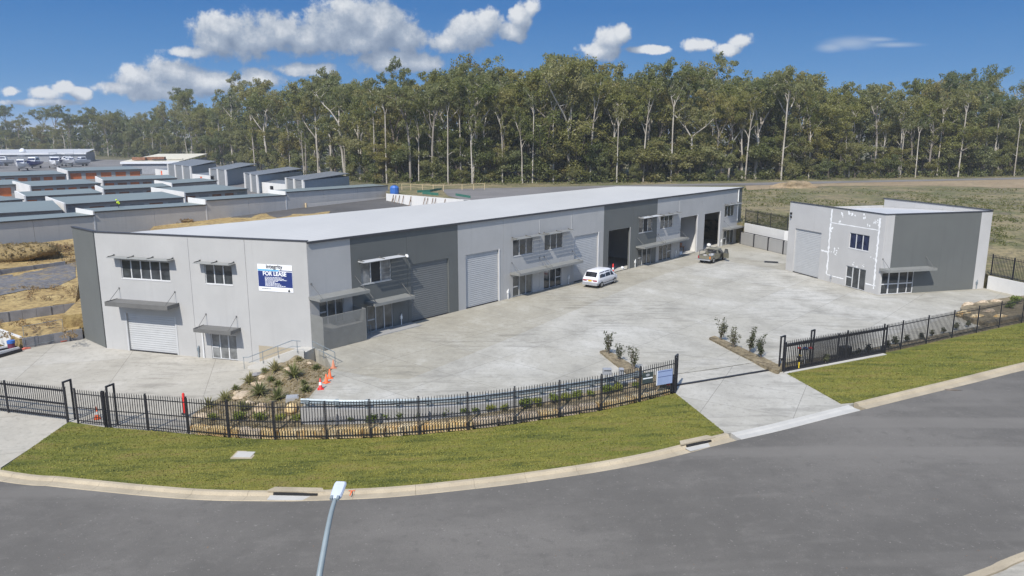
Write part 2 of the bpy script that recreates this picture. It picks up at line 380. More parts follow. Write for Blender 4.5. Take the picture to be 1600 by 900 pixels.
def mats():
    M = MAT
    # painted precast wall: broad tonal drift, faint vertical rain streaks
    def precast(name, c, streak=.10):
        t = NT(name); a = t.noise(.35, 5, .6); s = t.noise(1.0, 4, .6, stretch=(2.2, 2.2, .12)); f = t.noise(6, 4, .6)
        col = t.mix(sc(c, .93), sc(c, 1.05), t.mrange(a, .3, .7))
        col = t.mix(col, sc(c, 1 - streak), t.mrange(s, .56, .78, 0, .8))
        col = t.mix(col, sc(c, .9), t.mrange(f, .6, .8, 0, .45))
        # dusty splash band close to the slab
        t.base(col); t.rough(.75); t.bump(t.noise(9, 5, .6), .10, .02); return t.m
    M['light'] = precast('light_grey_paint', (.412, .407, .395)); M['dark'] = precast('charcoal_paint', (.118, .124, .118), .14)
    M['light_b'] = precast('pale_grey_render', (.465, .455, .44)); M['white'] = precast('white_render', (.66, .65, .63))
    M['grey_wall'] = precast('raw_precast', (.50, .475, .44), .16)
    M['low_wall'] = precast('grey_retaining', (.33, .325, .315), .2)
    M['beige'] = precast('waterproofed_footing', (.36, .31, .23), .2)
    M['patch'] = plain('filler_patch', (.80, .80, .79), .8, .05)
    # concrete paving
    def concrete(name, c1, c2, c3, slab=(6.0, 5.0), rot=41, stains=.5, jw=.022):
        t = NT(name)
        mp = t.n('ShaderNodeMapping'); mp.inputs['Rotation'].default_value = (0, 0, R(rot)); t.l(t.pos, mp.inputs[0])
        br = t.n('ShaderNodeTexBrick'); br.offset = 0; br.inputs['Scale'].default_value = 1; br.inputs['Mortar Size'].default_value = jw; br.inputs['Mortar Smooth'].default_value = .3
        br.inputs['Brick Width'].default_value = slab[0]; br.inputs['Row Height'].default_value = slab[1]; br.inputs['Bias'].default_value = 0
        br.inputs['Color1'].default_value = (0, 0, 0, 1); br.inputs['Color2'].default_value = (1, 1, 1, 1); br.inputs['Mortar'].default_value = (.5, .5, .5, 1)
        t.l(mp.outputs[0], br.inputs[0])
        big = t.noise(.045, 4, .6); mid = t.noise(.30, 7, .68, stretch=(1, .62, 1, R(35))); med = t.noise(1.1, 6, .7); fine = t.noise(3.2, 6, .7); grit = t.noise(14, 4, .7)
        col = t.mix(c1, c2, t.mrange(big, .42, .58))
        col = t.mix(col, c3, t.mrange(br.outputs['Color'], 0, 1, 0, .75))
        col = t.mix(col, sc(c1, .70), t.mrange(mid, .50, .66, 0, stains))
        col = t.mix(col, sc(c2, 1.14), t.mrange(mid, .46, .32, 0, .6))
        col = t.mix(col, sc(c1, .76), t.mrange(med, .52, .70, 0, .4)); col = t.mix(col, sc(c2, 1.12), t.mrange(med, .47, .32, 0, .3))
        col = t.mix(col, sc(c1, .60), t.mrange(fine, .53, .68, 0, .6))
        col = t.mix(col, sc(c1, .72), t.mrange(grit, .52, .75, 0, .5))
        # dark wheel scuffs drawn out in the direction of travel
        sf = t.noise(.8, 5, .65, stretch=(.35, 1.9, 1, R(48))); pl = t.noise(.08, 3)
        mul = t.n('ShaderNodeMath', operation='MULTIPLY'); t.l(t.mrange(sf, .50, .60), mul.inputs[0]); t.l(t.mrange(pl, .45, .55), mul.inputs[1])
        col = t.mix(col, sc(c1, .42), t.mrange(mul.outputs[0], 0, 1, 0, .42))
        col = t.mix(col, sc(c1, .40), t.mrange(br.outputs['Fac'], 0, 1, 0, .75))
        t.base(col); t.rough(.85); t.bump(fine, .12, .01); return t.m
    M['yard'] = concrete('yard_concrete', (.355, .330, .268), (.42, .402, .352), (.315, .288, .225), stains=.65)
    M['yard_pale'] = concrete('pale_yard_concrete', (.385, .366, .315), (.47, .455, .415), (.36, .338, .283), stains=.7)
    M['apron'] = concrete('apron_concrete', (.405, .375, .315), (.45, .425, .375), (.37, .34, .28), (7, 6), -16, .4)
    M['drive'] = concrete('driveway_concrete', (.385, .365, .318), (.44, .424, .385), (.358, .34, .292), (5.2, 4.2), 28, .5)
    M['kerb'] = plain('kerb_concrete', (.385, .325, .232), .85, .16, .7, bump=.25, bscale=14, fine=.3)
    M['layback'] = plain('pale_kerb_concrete', (.46, .445, .41), .85, .1, .8, bump=.2, bscale=14, fine=.15)
    # asphalt
    def asphalt(name, c):
        t = NT(name); big = t.noise(.06, 4); mid = t.noise(.5, 5, .6, stretch=(.35, 1, 1, R(-14))); fine = t.noise(28, 3, .7); sp = t.noise(7, 2, .5)
        blot = t.noise(1.3, 6, .7); col = t.mix(sc(c, .84), sc(c, 1.16), t.mrange(big, .42, .58))
        col = t.mix(col, sc(c, 1.30), t.mrange(mid, .54, .66, 0, .55)); col = t.mix(col, sc(c, .78), t.mrange(mid, .46, .34, 0, .5))
        col = t.mix(col, sc(c, .72), t.mrange(blot, .54, .68, 0, .5)); col = t.mix(col, sc(c, 1.25), t.mrange(blot, .46, .34, 0, .4))
        col = t.mix(col, sc(c, .55), t.mrange(fine, .46, .66, 0, .55))
        col = t.mix(col, sc(c, 2.2), t.mrange(sp, .68, .74, 0, .5))
        # worn centre lines of wheel travel show as faint pale streaks
        lt = t.noise(.22, 3, .5, stretch=(.12, 1.6, 1, R(-20))); col = t.mix(col, sc(c, 1.32), t.mrange(lt, .54, .64, 0, .5))
        t.base(col); t.rough(.9); t.bump(fine, .35, .01); return t.m
    M['road'] = asphalt('road_asphalt', (.132, .122, .108)); M['gravel'] = asphalt('gravel_grey', (.165, .155, .148))
    M['back_asphalt'] = asphalt('dark_asphalt', (.085, .08, .075))
    # lawn
    t = NT('lawn'); big = t.noise(.10, 4, .6); mid = t.noise(.9, 5, .65, stretch=(.3, 1.5, 1, R(-8))); fine = t.noise(9, 5, .75); hair = t.noise(38, 3, .8)
    col = t.mix((.138, .148, .014), (.198, .182, .026), t.mrange(big, .40, .60))
    col = t.mix(col, (.055, .072, .006), t.mrange(mid, .49, .62, 0, .9)); col = t.mix(col, (.215, .165, .045), t.mrange(mid, .48, .36, 0, .8))
    wv = t.n('ShaderNodeTexWave'); wv.inputs['Scale'].default_value = .30; wv.inputs['Distortion'].default_value = 1.2; wv.inputs['Detail'].default_value = 2
    mp = t.n('ShaderNodeMapping'); mp.inputs['Rotation'].default_value = (0, 0, R(70)); t.l(t.pos, mp.inputs[0]); t.l(mp.outputs[0], wv.inputs[0])
    col = t.mix(col, (.15, .155, .026), t.mrange(wv.outputs[1], .35, 1, 0, .45))
    col = t.mix(col, (.040, .050, .008), t.mrange(fine, .52, .72, 0, .75)); col = t.mix(col, (.26, .22, .08), t.mrange(hair, .56, .75, 0, .6))
    t.base(col); t.rough(.95); t.bump(hair, .9, .05); M['lawn'] = t.m
    t = NT('grass_blades'); n_ = t.noise(.6, 5, .7, stretch=(.35, 1.4, 1, R(-8))); r_ = t.noise(9, 3, .9); col = t.mix((.132, .146, .014), (.218, .204, .032), t.mrange(n_, .4, .6)); col = t.mix(col, (.24, .21, .07), t.mrange(r_, .52, .70, 0, .55)); col = t.mix(col, (.07, .09, .010), t.mrange(r_, .46, .34, 0, .7)); t.base(col); t.rough(.8); M['grass'] = t.m
    # bare ground
    def dirt(name, a, b, c, s=1.):
        t = NT(name); n1 = t.noise(.12 * s, 6, .62); n2 = t.noise(.55 * s, 6, .65); n3 = t.noise(4, 5, .7)
        n4 = t.noise(1.5 * s, 6, .75); col = t.mix(a, b, t.mrange(n1, .40, .60)); col = t.mix(col, c, t.mrange(n2, .49, .62, 0, .9)); col = t.mix(col, sc(a, .5), t.mrange(n4, .51, .64, 0, .8)); col = t.mix(col, sc(b, 1.25), t.mrange(n4, .47, .36, 0, .7)); col = t.mix(col, sc(a, .40), t.mrange(n3, .52, .72, 0, .7))
        t.base(col); t.rough(.97); t.bump(n3, .6, .08); return t.m
    M['dirt'] = dirt('straw_dirt', (.34, .235, .09), (.42, .31, .13), (.17, .11, .045), 1.6)
    M['field'] = dirt('scrub_field', (.098, .105, .032), (.25, .20, .105), (.120, .100, .066), .9)
    M['mixed_gravel'] = dirt('patchy_gravel', (.115, .112, .118), (.155, .150, .152), (.25, .19, .10), 1.4)
    M['sand'] = dirt('sandy_track', (.32, .245, .15), (.27, .195, .115), (.22, .17, .10))
    M['mulch'] = dirt('garden_mulch', (.20, .16, .095), (.265, .215, .135), (.12, .092, .052), 3)
    M['ground'] = dirt('far_ground', (.09, .085, .035), (.16, .135, .07), (.06, .065, .025))
    M['stone'] = dirt('sandstone', (.58, .41, .18), (.62, .51, .33), (.50, .28, .08), 4)
    M['pale_stone'] = dirt('pale_sandstone', (.46, .36, .24), (.50, .41, .30), (.34, .25, .16), 3)
    M['sleeper'] = plain('grey_sleepers', (.22, .215, .22), .85, .2, 1.3, bump=.3, bscale=8)
    M['straw'] = dirt('straw_mound', (.22, .16, .07), (.30, .22, .10), (.10, .07, .03), 4)
    # metals, plastics
    M['fence'] = plain('black_powder_coat', (.018, .018, .022), .45, .1)
    M['charcoal'] = plain('charcoal_metal', (.13, .128, .122), .5, .1)
    M['awning'] = plain('awning_grey', (.22, .222, .21), .45, .08, 2)
    M['trim'] = plain('dark_trim', (.05, .05, .055), .5, .1)
    M['white_metal'] = plain('white_aluminium', (.60, .60, .60), .45, .04)
    M['frame'] = plain('window_aluminium', (.46, .465, .465), .4, .05)
    M['galv'] = plain('galvanised_steel', (.215, .255, .28), .42, .16, 3, metal=.25)
    M['pvc'] = plain('white_pipe', (.78, .78, .76), .4, .03)
    M['lampgrey'] = plain('lamp_grey', (.21, .25, .265), .42, .1, 2)
    M['lampwhite'] = plain('lamp_head_white', (.50, .54, .62), .4, .06, 4)
    # ribbed roof sheet
    def ribbed(name, c, rot, metal=.0, rough=.42):
        t = NT(name); mp = t.n('ShaderNodeMapping'); mp.inputs['Rotation'].default_value = (0, 0, R(rot)); t.l(t.pos, mp.inputs[0])
        wv = t.n('ShaderNodeTexWave'); wv.inputs['Scale'].default_value = .26; t.l(mp.outputs[0], wv.inputs[0])
        a = t.noise(.15, 5, .6, stretch=(1, .3, 1, R(rot))); col = t.mix(sc(c, .92), sc(c, 1.05), t.mrange(a, .3, .7)); col = t.mix(col, sc(c, .84), t.mrange(wv.outputs[1], .8, 1, 0, .6))
        t.base(col); t.rough(rough); t.b.inputs['Metallic'].default_value = metal; t.bump(wv.outputs[1], .35, .03); return t.m
    M['roof'] = ribbed('pale_roof_sheet', (.57, .55, .51), 41)
    M['roof_small'] = ribbed('pale_roof_sheet_small', (.57, .56, .545), -17)
    M['roof_green'] = ribbed('grey_green_roof_sheet', (.185, .215, .205), 65, rough=.5)
    M['roof_shed'] = ribbed('charcoal_roof_sheet', (.16, .17, .18), -10, rough=.5)
    M['roof_white'] = ribbed('white_roof_sheet', (.52, .52, .52), 10)
    M['roller'] = plain('roller_shutter', (.44, .445, .445), .45, .05)
    M['roller_dark'] = plain('charcoal_shutter', (.155, .16, .155), .45, .05)
    M['roller_orange'] = plain('orange_shutter', (.46, .12, .028), .5, .15)
    M['shed_wall'] = plain('blue_grey_sheet', (.27, .32, .37), .5, .06)
    M['shed_dark'] = plain('grey_door_sheet', (.21, .22, .225), .5, .1)
    # glass: dark, mirror-like panes over unlit rooms
    def glass(name, c, r=.04):
        t = NT(name); n = t.noise(1.2, 3); t.base(t.mix(sc(c, .6), sc(c, 1.5), t.mrange(n, .35, .65))); t.rough(r); t.b.inputs['Specular IOR Level'].default_value = .7; t.bump(t.noise(.8, 1), .02, .05); return t.m
    M['glass'] = glass('dark_window_glass', (.040, .045, .048)); M['blue_glass'] = glass('blue_window_glass', (.022, .028, .06))
    M['car_glass'] = glass('car_glass', (.02, .022, .028)); M['door_glass'] = glass('door_glass', (.085, .09, .088))
    M['grey_glass'] = glass('screened_glass', (.16, .165, .165), .2)
    # vehicle and small-object paints
    def paint(name, c, rough=.3, coat=.4):
        t = NT(name); n = t.noise(2, 3); t.base(t.mix(sc(c, .93), sc(c, 1.05), n)); t.rough(rough); t.b.inputs['Coat Weight'].default_value = coat; t.b.inputs['Coat Roughness'].default_value = .08; return t.m
    M['car_white'] = paint('white_car_paint', (.72, .72, .75)); M['car_gold'] = paint('champagne_car_paint', (.17, .16, .12), .35); M['car_dark'] = paint('dark_green_car_paint', (.012, .017, .016))
    M['bumper'] = plain('grey_bumper', (.30, .31, .33), .6); M['tyre'] = plain('tyre_rubber', (.012, .012, .012), .85); M['rim'] = plain('wheel_alloy', (.42, .43, .44), .35, metal=.7)
    M['red_lens'] = paint('red_lens', (.28, .012, .03), .2); M['amber_lens'] = paint('amber_lens', (.55, .18, .02), .2); M['plate'] = plain('yellow_plate', (.75, .50, .02), .5)
    M['black'] = plain('black_plastic', (.012, .012, .013), .55); M['orange'] = plain('cone_orange', (.80, .13, .03), .5, .08); M['red'] = plain('safety_red', (.62, .03, .025), .5); M['white_p'] = plain('white_plastic', (.78, .78, .77), .5)
    M['faded_orange'] = plain('faded_orange_plastic', (.52, .20, .11), .7); M['pink_foot'] = plain('fence_foot_plastic', (.55, .16, .11), .7)
    M['blue'] = plain('blue_plastic', (.035, .13, .42), .5); M['maroon'] = plain('maroon_plastic', (.14, .03, .06), .5); M['yellow'] = plain('hi_vis_yellow', (.62, .78, .03), .7); M['yellow_p'] = plain('yellow_paint', (.75, .55, .02), .5); M['skin'] = plain('skin', (.45, .27, .18), .6); M['navy'] = plain('navy_cloth', (.02, .025, .05), .85)
    M['sign_blue'] = plain('sign_navy', (.018, .035, .16), .45, .06); M['sign_white'] = plain('sign_white', (.80, .81, .83), .45, .02); M['sign_sky'] = plain('sign_sky_blue', (.13, .42, .66), .45, .02); M['ink'] = plain('sign_ink', (.03, .03, .035), .5); M['board_blue'] = plain('board_pale_blue', (.27, .34, .52), .45, .05); M['board_dark'] = plain('board_dark', (.035, .05, .05), .5)
    M['timber'] = plain('brown_timber', (.20, .12, .07), .8); M['pine'] = plain('pale_timber', (.55, .43, .26), .8); M['mesh_green'] = plain('green_silt_cloth', (.03, .14, .10), .8); M['hull_white'] = paint('boat_white', (.74, .75, .77)); M['hull_blue'] = paint('boat_blue', (.03, .05, .22)); M['hull_grey'] = paint('boat_grey', (.35, .37, .41)); M['rust'] = plain('rusty_sheet', (.25, .12, .07), .8, .3); M['cream'] = plain('cream_sheet', (.60, .56, .45), .7, .12)
    M['bundle'] = plain('wrapped_goods', (.42, .40, .37), .7, .3)
    # foliage
    def leaf(name, a, b, rnd=.5, dry=None):
        t = NT(name); oi = t.n('ShaderNodeObjectInfo'); n = t.noise(.16, 3, .6); n2 = t.noise(1.1, 3, .7)
        col = t.mix(a, b, t.mrange(n, .35, .65)); col = t.mix(col, sc(a, .75), t.mrange(n2, .5, .75, 0, .6))
        if dry: col = t.mix(col, dry, t.mrange(t.noise(.09, 2), .58, .70, 0, .7))
        hv = t.n('ShaderNodeHueSaturation'); t.l(col, hv.inputs['Color']); t.l(t.mrange(oi.outputs['Random'], 0, 1, .472, .522), hv.inputs['Hue']); t.l(t.mrange(oi.outputs['Random'], 0, 1, 1.45, .9), hv.inputs['Value'])
        t.base(hv.outputs[0]); t.rough(.42); t.b.inputs['Specular IOR Level'].default_value = .5
        tr = t.n('ShaderNodeBsdfTranslucent'); t.l(hv.outputs[0], tr.inputs[0]); mx = t.n('ShaderNodeMixShader'); mx.inputs[0].default_value = .5
        t.l(t.b.outputs[0], mx.inputs[1]); t.l(tr.outputs[0], mx.inputs[2]); t.l(mx.outputs[0], t.out.inputs[0]); return t.m
    M['gum'] = leaf('gum_leaves', (.172, .184, .044), (.236, .228, .068), dry=(.20, .15, .055)); M['gum_grey'] = leaf('grey_gum_leaves', (.165, .182, .064), (.222, .224, .088)); M['bush'] = leaf('bush_leaves', (.130, .148, .042), (.180, .182, .062))
    M['shrub'] = leaf('shrub_leaves', (.15, .20, .03), (.22, .26, .06)); M['dkshrub'] = leaf('dark_shrub_leaves', (.085, .095, .045), (.13, .13, .075)); M['spiky'] = leaf('spiky_leaves', (.19, .205, .075), (.26, .25, .11))
    M['dry'] = leaf('dry_straw', (.25, .185, .085), (.33, .255, .13))
    M['scrub'] = leaf('scrub_leaves', (.14, .15, .04), (.21, .19, .07))
    def bark(name, a, b):
        t = NT(name); n = t.noise(.6, 5, .65, stretch=(1, 1, .3)); t.base(t.mix(a, b, t.mrange(n, .38, .62))); t.rough(.9); t.bump(n, .3, .05); return t.m
    M['pale_bark'] = bark('pale_gum_bark', (.50, .46, .40), (.30, .26, .21)); M['bark'] = bark('brown_bark', (.20, .165, .135), (.11, .085, .065)); M['grey_bark'] = bark('grey_bark', (.30, .27, .235), (.17, .145, .12))
mats()

# ------------------------------------------------------------------ ground levels of the place
def zs(x):                                        # street level along the front fence
    return interp(x, [(-45, -1.8), (-30, -1.76), (-20, -1.7), (-11, -1.45), (0, -.95), (6, -.6), (11, -.28), (20, -.12), (45, .1), (80, .3)])
FENCE_L = [(165, 668), (232, 673), (295, 678.5), (358, 684), (430, 687.5), (510, 687), (579, 684.5), (655, 679.5), (731, 672.5), (804, 663), (873.6, 652.6), (938.7, 642), (999, 628.5), (1055, 614.5)]
FENCE_R = [(1222, 581), (1268, 573), (1321, 563.5), (1378, 552), (1407, 546), (1447, 537), (1487, 528), (1525.5, 520), (1560.5, 512), (1596, 504.5)]
zst = lambda x, y: zs(x)
fenceL = [at(px, py, zst) for px, py in FENCE_L]; fenceR = [at(px, py, zst) for px, py in FENCE_R]
d = (fenceR[-1] - fenceR[-2]).normalized()
fenceR += [fenceR[-1] + d * 3, fenceR[-1] + d * 6]
for p in fenceR: p.z = zs(p.x)
KERB = [(0, 734), (100, 745), (200, 755), (320, 764.5), (430, 766.5), (520, 765), (620, 760), (740, 748), (830, 737), (920, 724), (1000, 709.5), (1070, 693), (1134, 676.5), (1200, 662), (1265, 646), (1335, 629), (1400, 613.5), (1500, 590), (1600, 566)]
zk = lambda x, y: zs(x) - .25
kp = [at(px, py, zk) for px, py in KERB]
d0 = (kp[0] - kp[2]).normalized(); d1 = (kp[-1] - kp[-3]).normalized()
kp = [kp[0] + d0 * 40 + Vector((0, 9, 0)), kp[0] + d0 * 18 + Vector((0, 2, 0))] + kp + [kp[-1] + d1 * 20 + Vector((0, -.3, 0)), kp[-1] + d1 * 45 + Vector((0, -2, 0))]
kerb = smooth_poly([(p.x, p.y, 0) for p in kp], 8)
for p in kerb: p.z = zk(p.x, p.y)
def curve_y(c, x): return interp(x, [(p.x, p.y) for p in c])
fence_all = [Vector((-60, fenceL[0].y + 6, 0))] + fenceL + fenceR + [Vector((75, 75, 0))]
def yk(x): return curve_y(kerb, x)
def yf(x): return curve_y(fence_all, x)
def zlawn(x, y):
    t = (yf(x) - y) / max(.5, yf(x) - yk(x)); return zs(x) - .25 * max(0, min(1.1, t))
def zroad(x, y): return zs(x) - .40
def zdrive(x, y):
    a, b = yf(x), yk(x)
    if y >= a: return lerp(zs(x), 0.0, sstep(0, 3.6, y - a))
    return lerp(zs(x), zs(x) - .33, max(0, min(1, (a - y) / (a - b))))
# outline corners of the two factory buildings
U = Vector((math.sin(R(41)), math.cos(R(41)), 0)); NB = Vector((-U.y, U.x, 0))      # along / into the long building
K = Vector((-15.68, 56.95, 0)); E_ = K + U * 77.4; LW = Vector((-34.93, 62.56, 0)); WL = LW + NB * 4.87
BR = E_ + NB * 22.5; BL = K + NB * 22.5 + U * -5.87
ZL = -1.72                                        # level of the lower forecourt
SN = Vector((37.93, 76.28, 0)); SL = Vector((33.49, 90.82, 0)); SR = Vector((50.86, 79.63, 0)); SB = SL + (SR - SN)

def build_setting():
    M = MAT
    # --- wide ground: low under the site, field level to the right and behind, storage level to the left
    dip = [(-500, -200), (500, -200), (500, 60), (82, 78), (66, 92), (50, 112), (26, 140), (-8, 158), (-26, 180), (-38, 208), (-80, 112), (-135, 0), (-500, -150)]
    def G(x, y):
        if inside(x, y, dip): return -2.9
        return -.12 + 3.0 * sstep(-70, -20, x + (y - 170) * .12) * sstep(60, 104, y)
    xs = [-6000, -3000, -1500, -900, -700, -560, -440, -360, -300, -260] + [-230 + 4 * i for i in range(116)] + [250, 300, 380, 500, 700, 1200, 3000, 6000]
    ys = [-1500, -400, -150, -60] + [-40 + 4 * i for i in range(91)] + [340, 380, 440, 520, 620, 800, 1200, 2500, 6000, 9000]
    mb = MB(); n = len(xs)
    mb.v = [(x, y, G(x, y)) for y in ys for x in xs]
    mb.f = [(j * n + i, j * n + i + 1, (j + 1) * n + i + 1, (j + 1) * n + i) for j in range(len(ys) - 1) for i in range(n - 1)]; mb.sm = [True] * len(mb.f)
    tag(mb.build('ground', M['ground']), kind='structure')
    global zfield
    def zfield(x, y): return 1.3 + 1.6 * sstep(76, 106, y) + .10
    # --- road
    gut = []
    for i, p in enumerate(kerb):
        t = (kerb[min(i + 1, len(kerb) - 1)] - kerb[max(i - 1, 0)]); t.z = 0; t.normalize(); nrm = Vector((t.y, -t.x, 0))
        gut.append((p, nrm))
    outer = [p + nn * .86 for p, nn in gut]
    near = smooth_poly([(-70, 37, 0), (-30, 22.5, 0), (-5, 19.6, 0), (8, 22.6, 0), (18.2, 26.9, 0), (21.3, 28.4, 0), (36, 35.0, 0), (90, 54, 0)], 8)
    sheet('road', [(p.x, p.y) for p in outer] + [(p.x, p.y) for p in reversed(near)], lambda x, y: zroad(x, y) + .004, M['road'], 2.0, .8)
    mb = MB(); prof = [(0, .15), (.15, .15), (.2, .03), (.55, .0), (.55, -.4), (0, -.4)]
    for i, p in enumerate(near):
        t = near[min(i + 1, len(near) - 1)] - near[max(i - 1, 0)]; t.z = 0; t.normalize(); nn = Vector((t.y, -t.x, 0))
        z = zroad(p.x, p.y)
        mb.v += [tuple(p - nn * .05 + nn * (.55 - a) + Vector((0, 0, z + b))) for a, b in prof]
    k = len(prof)
    for i in range(len(near) - 1):
        for j in range(k): mb.f.append((i * k + j, (i + 1) * k + j, (i + 1) * k + (j + 1) % k, i * k + (j + 1) % k)); mb.sm.append(False)
    tag(mb.build('kerb', M['kerb']), kind='structure')
    sheet('footpath', [(p.x + .2, p.y - .5) for p in near] + [(90, 20), (-70, 10)], lambda x, y: zs(x) - .3, M['apron'], 4, .5)
    # --- kerb and gutter on the site side, laid in bays; flat pale layback across the driveway
    def run(name, mat, sel, prof):
        mb = MB(); pts = [(p, nn) for p, nn in gut if sel(p.x)]
        # dense resample with bay joints
        L = 0; bays = []; cur = [pts[0]]
        for a, b in zip(pts, pts[1:]):
            cur.append(b); L += (b[0] - a[0]).length
            if L > 2.6: bays.append(cur); cur = [b]; L = 0
        if len(cur) > 1: bays.append(cur)
        k = len(prof)
        for bay in bays:
            o = len(mb.v)
            q = [list(x) for x in bay]
            dd = (q[-1][0] - q[-2][0]).normalized() * .012; q[-1] = [q[-1][0] - dd, q[-1][1]]
            for p, nn in q: mb.v += [tuple(p + nn * a + Vector((0, 0, b))) for a, b in prof]
            for i in range(len(q) - 1):
                for j in range(k): mb.f.append((o + i * k + j, o + i * k + (j + 1) % k, o + (i + 1) * k + (j + 1) % k, o + (i + 1) * k + j)); mb.sm.append(False)
            mb.f += [tuple(o + j for j in reversed(range(k))), tuple(o + (len(q) - 1) * k + j for j in range(k))]; mb.sm += [False, False]
        tag(mb.build(name, mat), kind='structure')
    x0, x1 = kp[14].x, kp[17].x
    prof = [(-.02, 0.0), (.02, .02), (.22, .02), (.28, -.01), (.36, -.125), (.86, -.11), (.88, -.145), (.88, -.5), (-.02, -.5)]
    run('kerb', M['kerb'], lambda x: x <= x0 + .3, prof); run('kerb', M['kerb'], lambda x: x >= x1 - .3, prof)
    run('kerb_layback', M['layback'], lambda x: x0 < x < x1, [(-.02, -.075), (.30, -.085), (.45, -.125), (.86, -.11), (.88, -.145), (.88, -.5), (-.02, -.5)])
    # --- lawns between fence and kerb
    kL = [p for p in kerb if p.x <= x0 - .1]; gl = at(108, 659, zst)
    kl2 = [p for p in kL if p.x > kp[2].x - .6]
    sheet('lawn', [(p.x, p.y + .01) for p in kl2] + [(at(1131, 675, zk).x, at(1131, 675, zk).y)] + [(p.x, p.y) for p in reversed(fenceL)] + [(gl.x, gl.y)], lambda x, y: zlawn(x, y) + .012, M['lawn'], 1.0, .5)
    kR = [p for p in kerb if p.x >= x1 + .1]
    fr = [p for p in fenceR] + [Vector((75, 75, 0))]
    sheet('lawn', [(p.x, p.y + .01) for p in kR] + [(p.x + .1, p.y) for p in reversed(fr)] + [(at(1314, 630, zk).x, at(1314, 630, zk).y)], lambda x, y: zlawn(x, y) + .012, M['lawn'], 1.0, .5)
    rg = random.Random(9); mb = MB()
    polyL = [(p.x, p.y) for p in kl2] + [(at(1131, 675, zk).x, at(1131, 675, zk).y)] + [(p.x, p.y) for p in reversed(fenceL)] + [(gl.x, gl.y)]
    polyR = [(p.x, p.y) for p in kR] + [(p.x + .1, p.y - .5) for p in reversed(fr)] + [(at(1314, 630, zk).x, at(1314, 630, zk).y)]
    pit = at(382, 711, zlawn)
    for _ in range(60000):
        x = rg.uniform(-29, 50); y = rg.uniform(yk(x), yf(x))
        if not inside(x, y, polyL if x < 14 else polyR) or (abs(x - pit.x) < .8 and abs(y - pit.y) < .7): continue
        z = zlawn(x, y) + .008; t_ = rg.uniform(0, 6.28); h_ = rg.uniform(.022, .055); w_ = rg.uniform(.016, .034); dx, dy = math.cos(t_) * w_, math.sin(t_) * w_; lx, ly = rg.gauss(0, .035), rg.gauss(0, .035)
        mb.add([(x - dx, y - dy, z), (x + dx, y + dy, z), (x + dx * .7 + lx, y + dy * .7 + ly, z + h_), (x - dx * .7 + lx, y - dy * .7 + ly, z + h_)], [(0, 1, 2, 3)])
    tag(mb.build('grass', M['grass']), 'short mown grass blades over both street lawns', kind='stuff')
    # --- driveway from gate line to kerb
    pL, pR = fenceL[-1], fenceR[0]
    g = lambda px, py: at(px, py, zdrive)
    kd = [p for p in kerb if x0 - .1 < p.x < x1 + .1]
    sheet('driveway', [(p.x, p.y + .02) for p in kd] + [(pR.x + .15, pR.y - .1), (pR.x + 1.4, pR.y + 5), (pL.x + 1.6, pL.y + 6), (pL.x, pL.y)], lambda x, y: zdrive(x, y) + .012, M['drive'], 1.0, .5)
    # --- main yard (level 0) running under the buildings
    rail = [at(px, py, 0) for px, py in ((471, 637), (540, 639.5), (600, 639), (680, 636.5), (750, 631), (810, 624), (860, 616.5), (910, 609), (960, 601), (1003, 592))]
    yard = [K + U * .1 - NB * .05] + [at(508, 553, 0), at(519, 577, 0), at(500, 600, 0), at(483, 621, 0)] + rail + [Vector((pL.x - .8, pL.y + 3, 0)), Vector((pL.x + .3, pL.y + 4.6, 0)), Vector((pR.x, pR.y + 4.2, 0))]
    fr2 = [p + Vector((-.35, .9, 0)) for p in fenceR[1:]]
    yard += fr2 + [Vector((60, 72, 0)), SR + Vector((.25, -.3, 0)) + (SR - SN).normalized() * .15, SB + Vector((.6, 2, 0)), Vector((44.0, 97, 0)), Vector((37.8, 103.7, 0)), Vector((35.2, 113.2, 0)), E_ + U * .6, BR + U * .6, BR + NB * 1, BL + NB * 1 + U * 16, K + U * .1 + NB * .3]
    sheet('yard', [(p.x, p.y) for p in yard], lambda x, y: .0 - .22 * sstep(15, 0, x) * sstep(4, 0, abs(y - yf(x) - 4)) * 0, M['yard'], 4.0, 2.0)
    q = [at(a, b, 0) for a, b in ((521, 578), (600, 592), (640, 592), (700, 568), (800, 527), (900, 484), (1010, 438), (1110, 404), (1226.5, 422.5), (1371, 462.5), (1536, 453), (1585, 466), (1500, 485), (1440, 511), (1330, 538), (1232, 558), (1110, 577), (1030, 588), (1003, 586), (960, 596.5), (910, 604.5), (860, 612), (810, 619.5), (750, 626.5), (680, 632), (600, 634.5), (540, 635), (487, 622), (503, 600))]
    sheet('yard_slab', [(p.x, p.y) for p in q], .004, M['yard_pale'], 4.0, 0)
    # --- lower forecourt and its drive out to the street
    ap = [K + Vector((.3, .3, 0)), LW + NB * .2, WL + U * .2, at(126, 531, ZL), at(34, 544, ZL), at(-60, 556, ZL), at(-120, 600, ZL), at(-150, 720, zst) , at(0, 736, zk), at(0, 723, zst), gl, fenceL[0] + Vector((0, .1, 0)), fenceL[2] + Vector((0, .5, 0)), at(305, 655, -1.6), at(339, 624, ZL), at(375, 603, ZL), at(409, 581, ZL), at(480, 575, ZL)]
    def zap(x, y):
        return min(-1.71, lerp(ZL, zs(x) - .3, sstep(yf(x) + 2, yk(x), y) if y < yf(x) + 2 else 0) + .0)
    sheet('forecourt', [(p.x, p.y) for p in ap], zap, M['apron'], 3.0, .8)
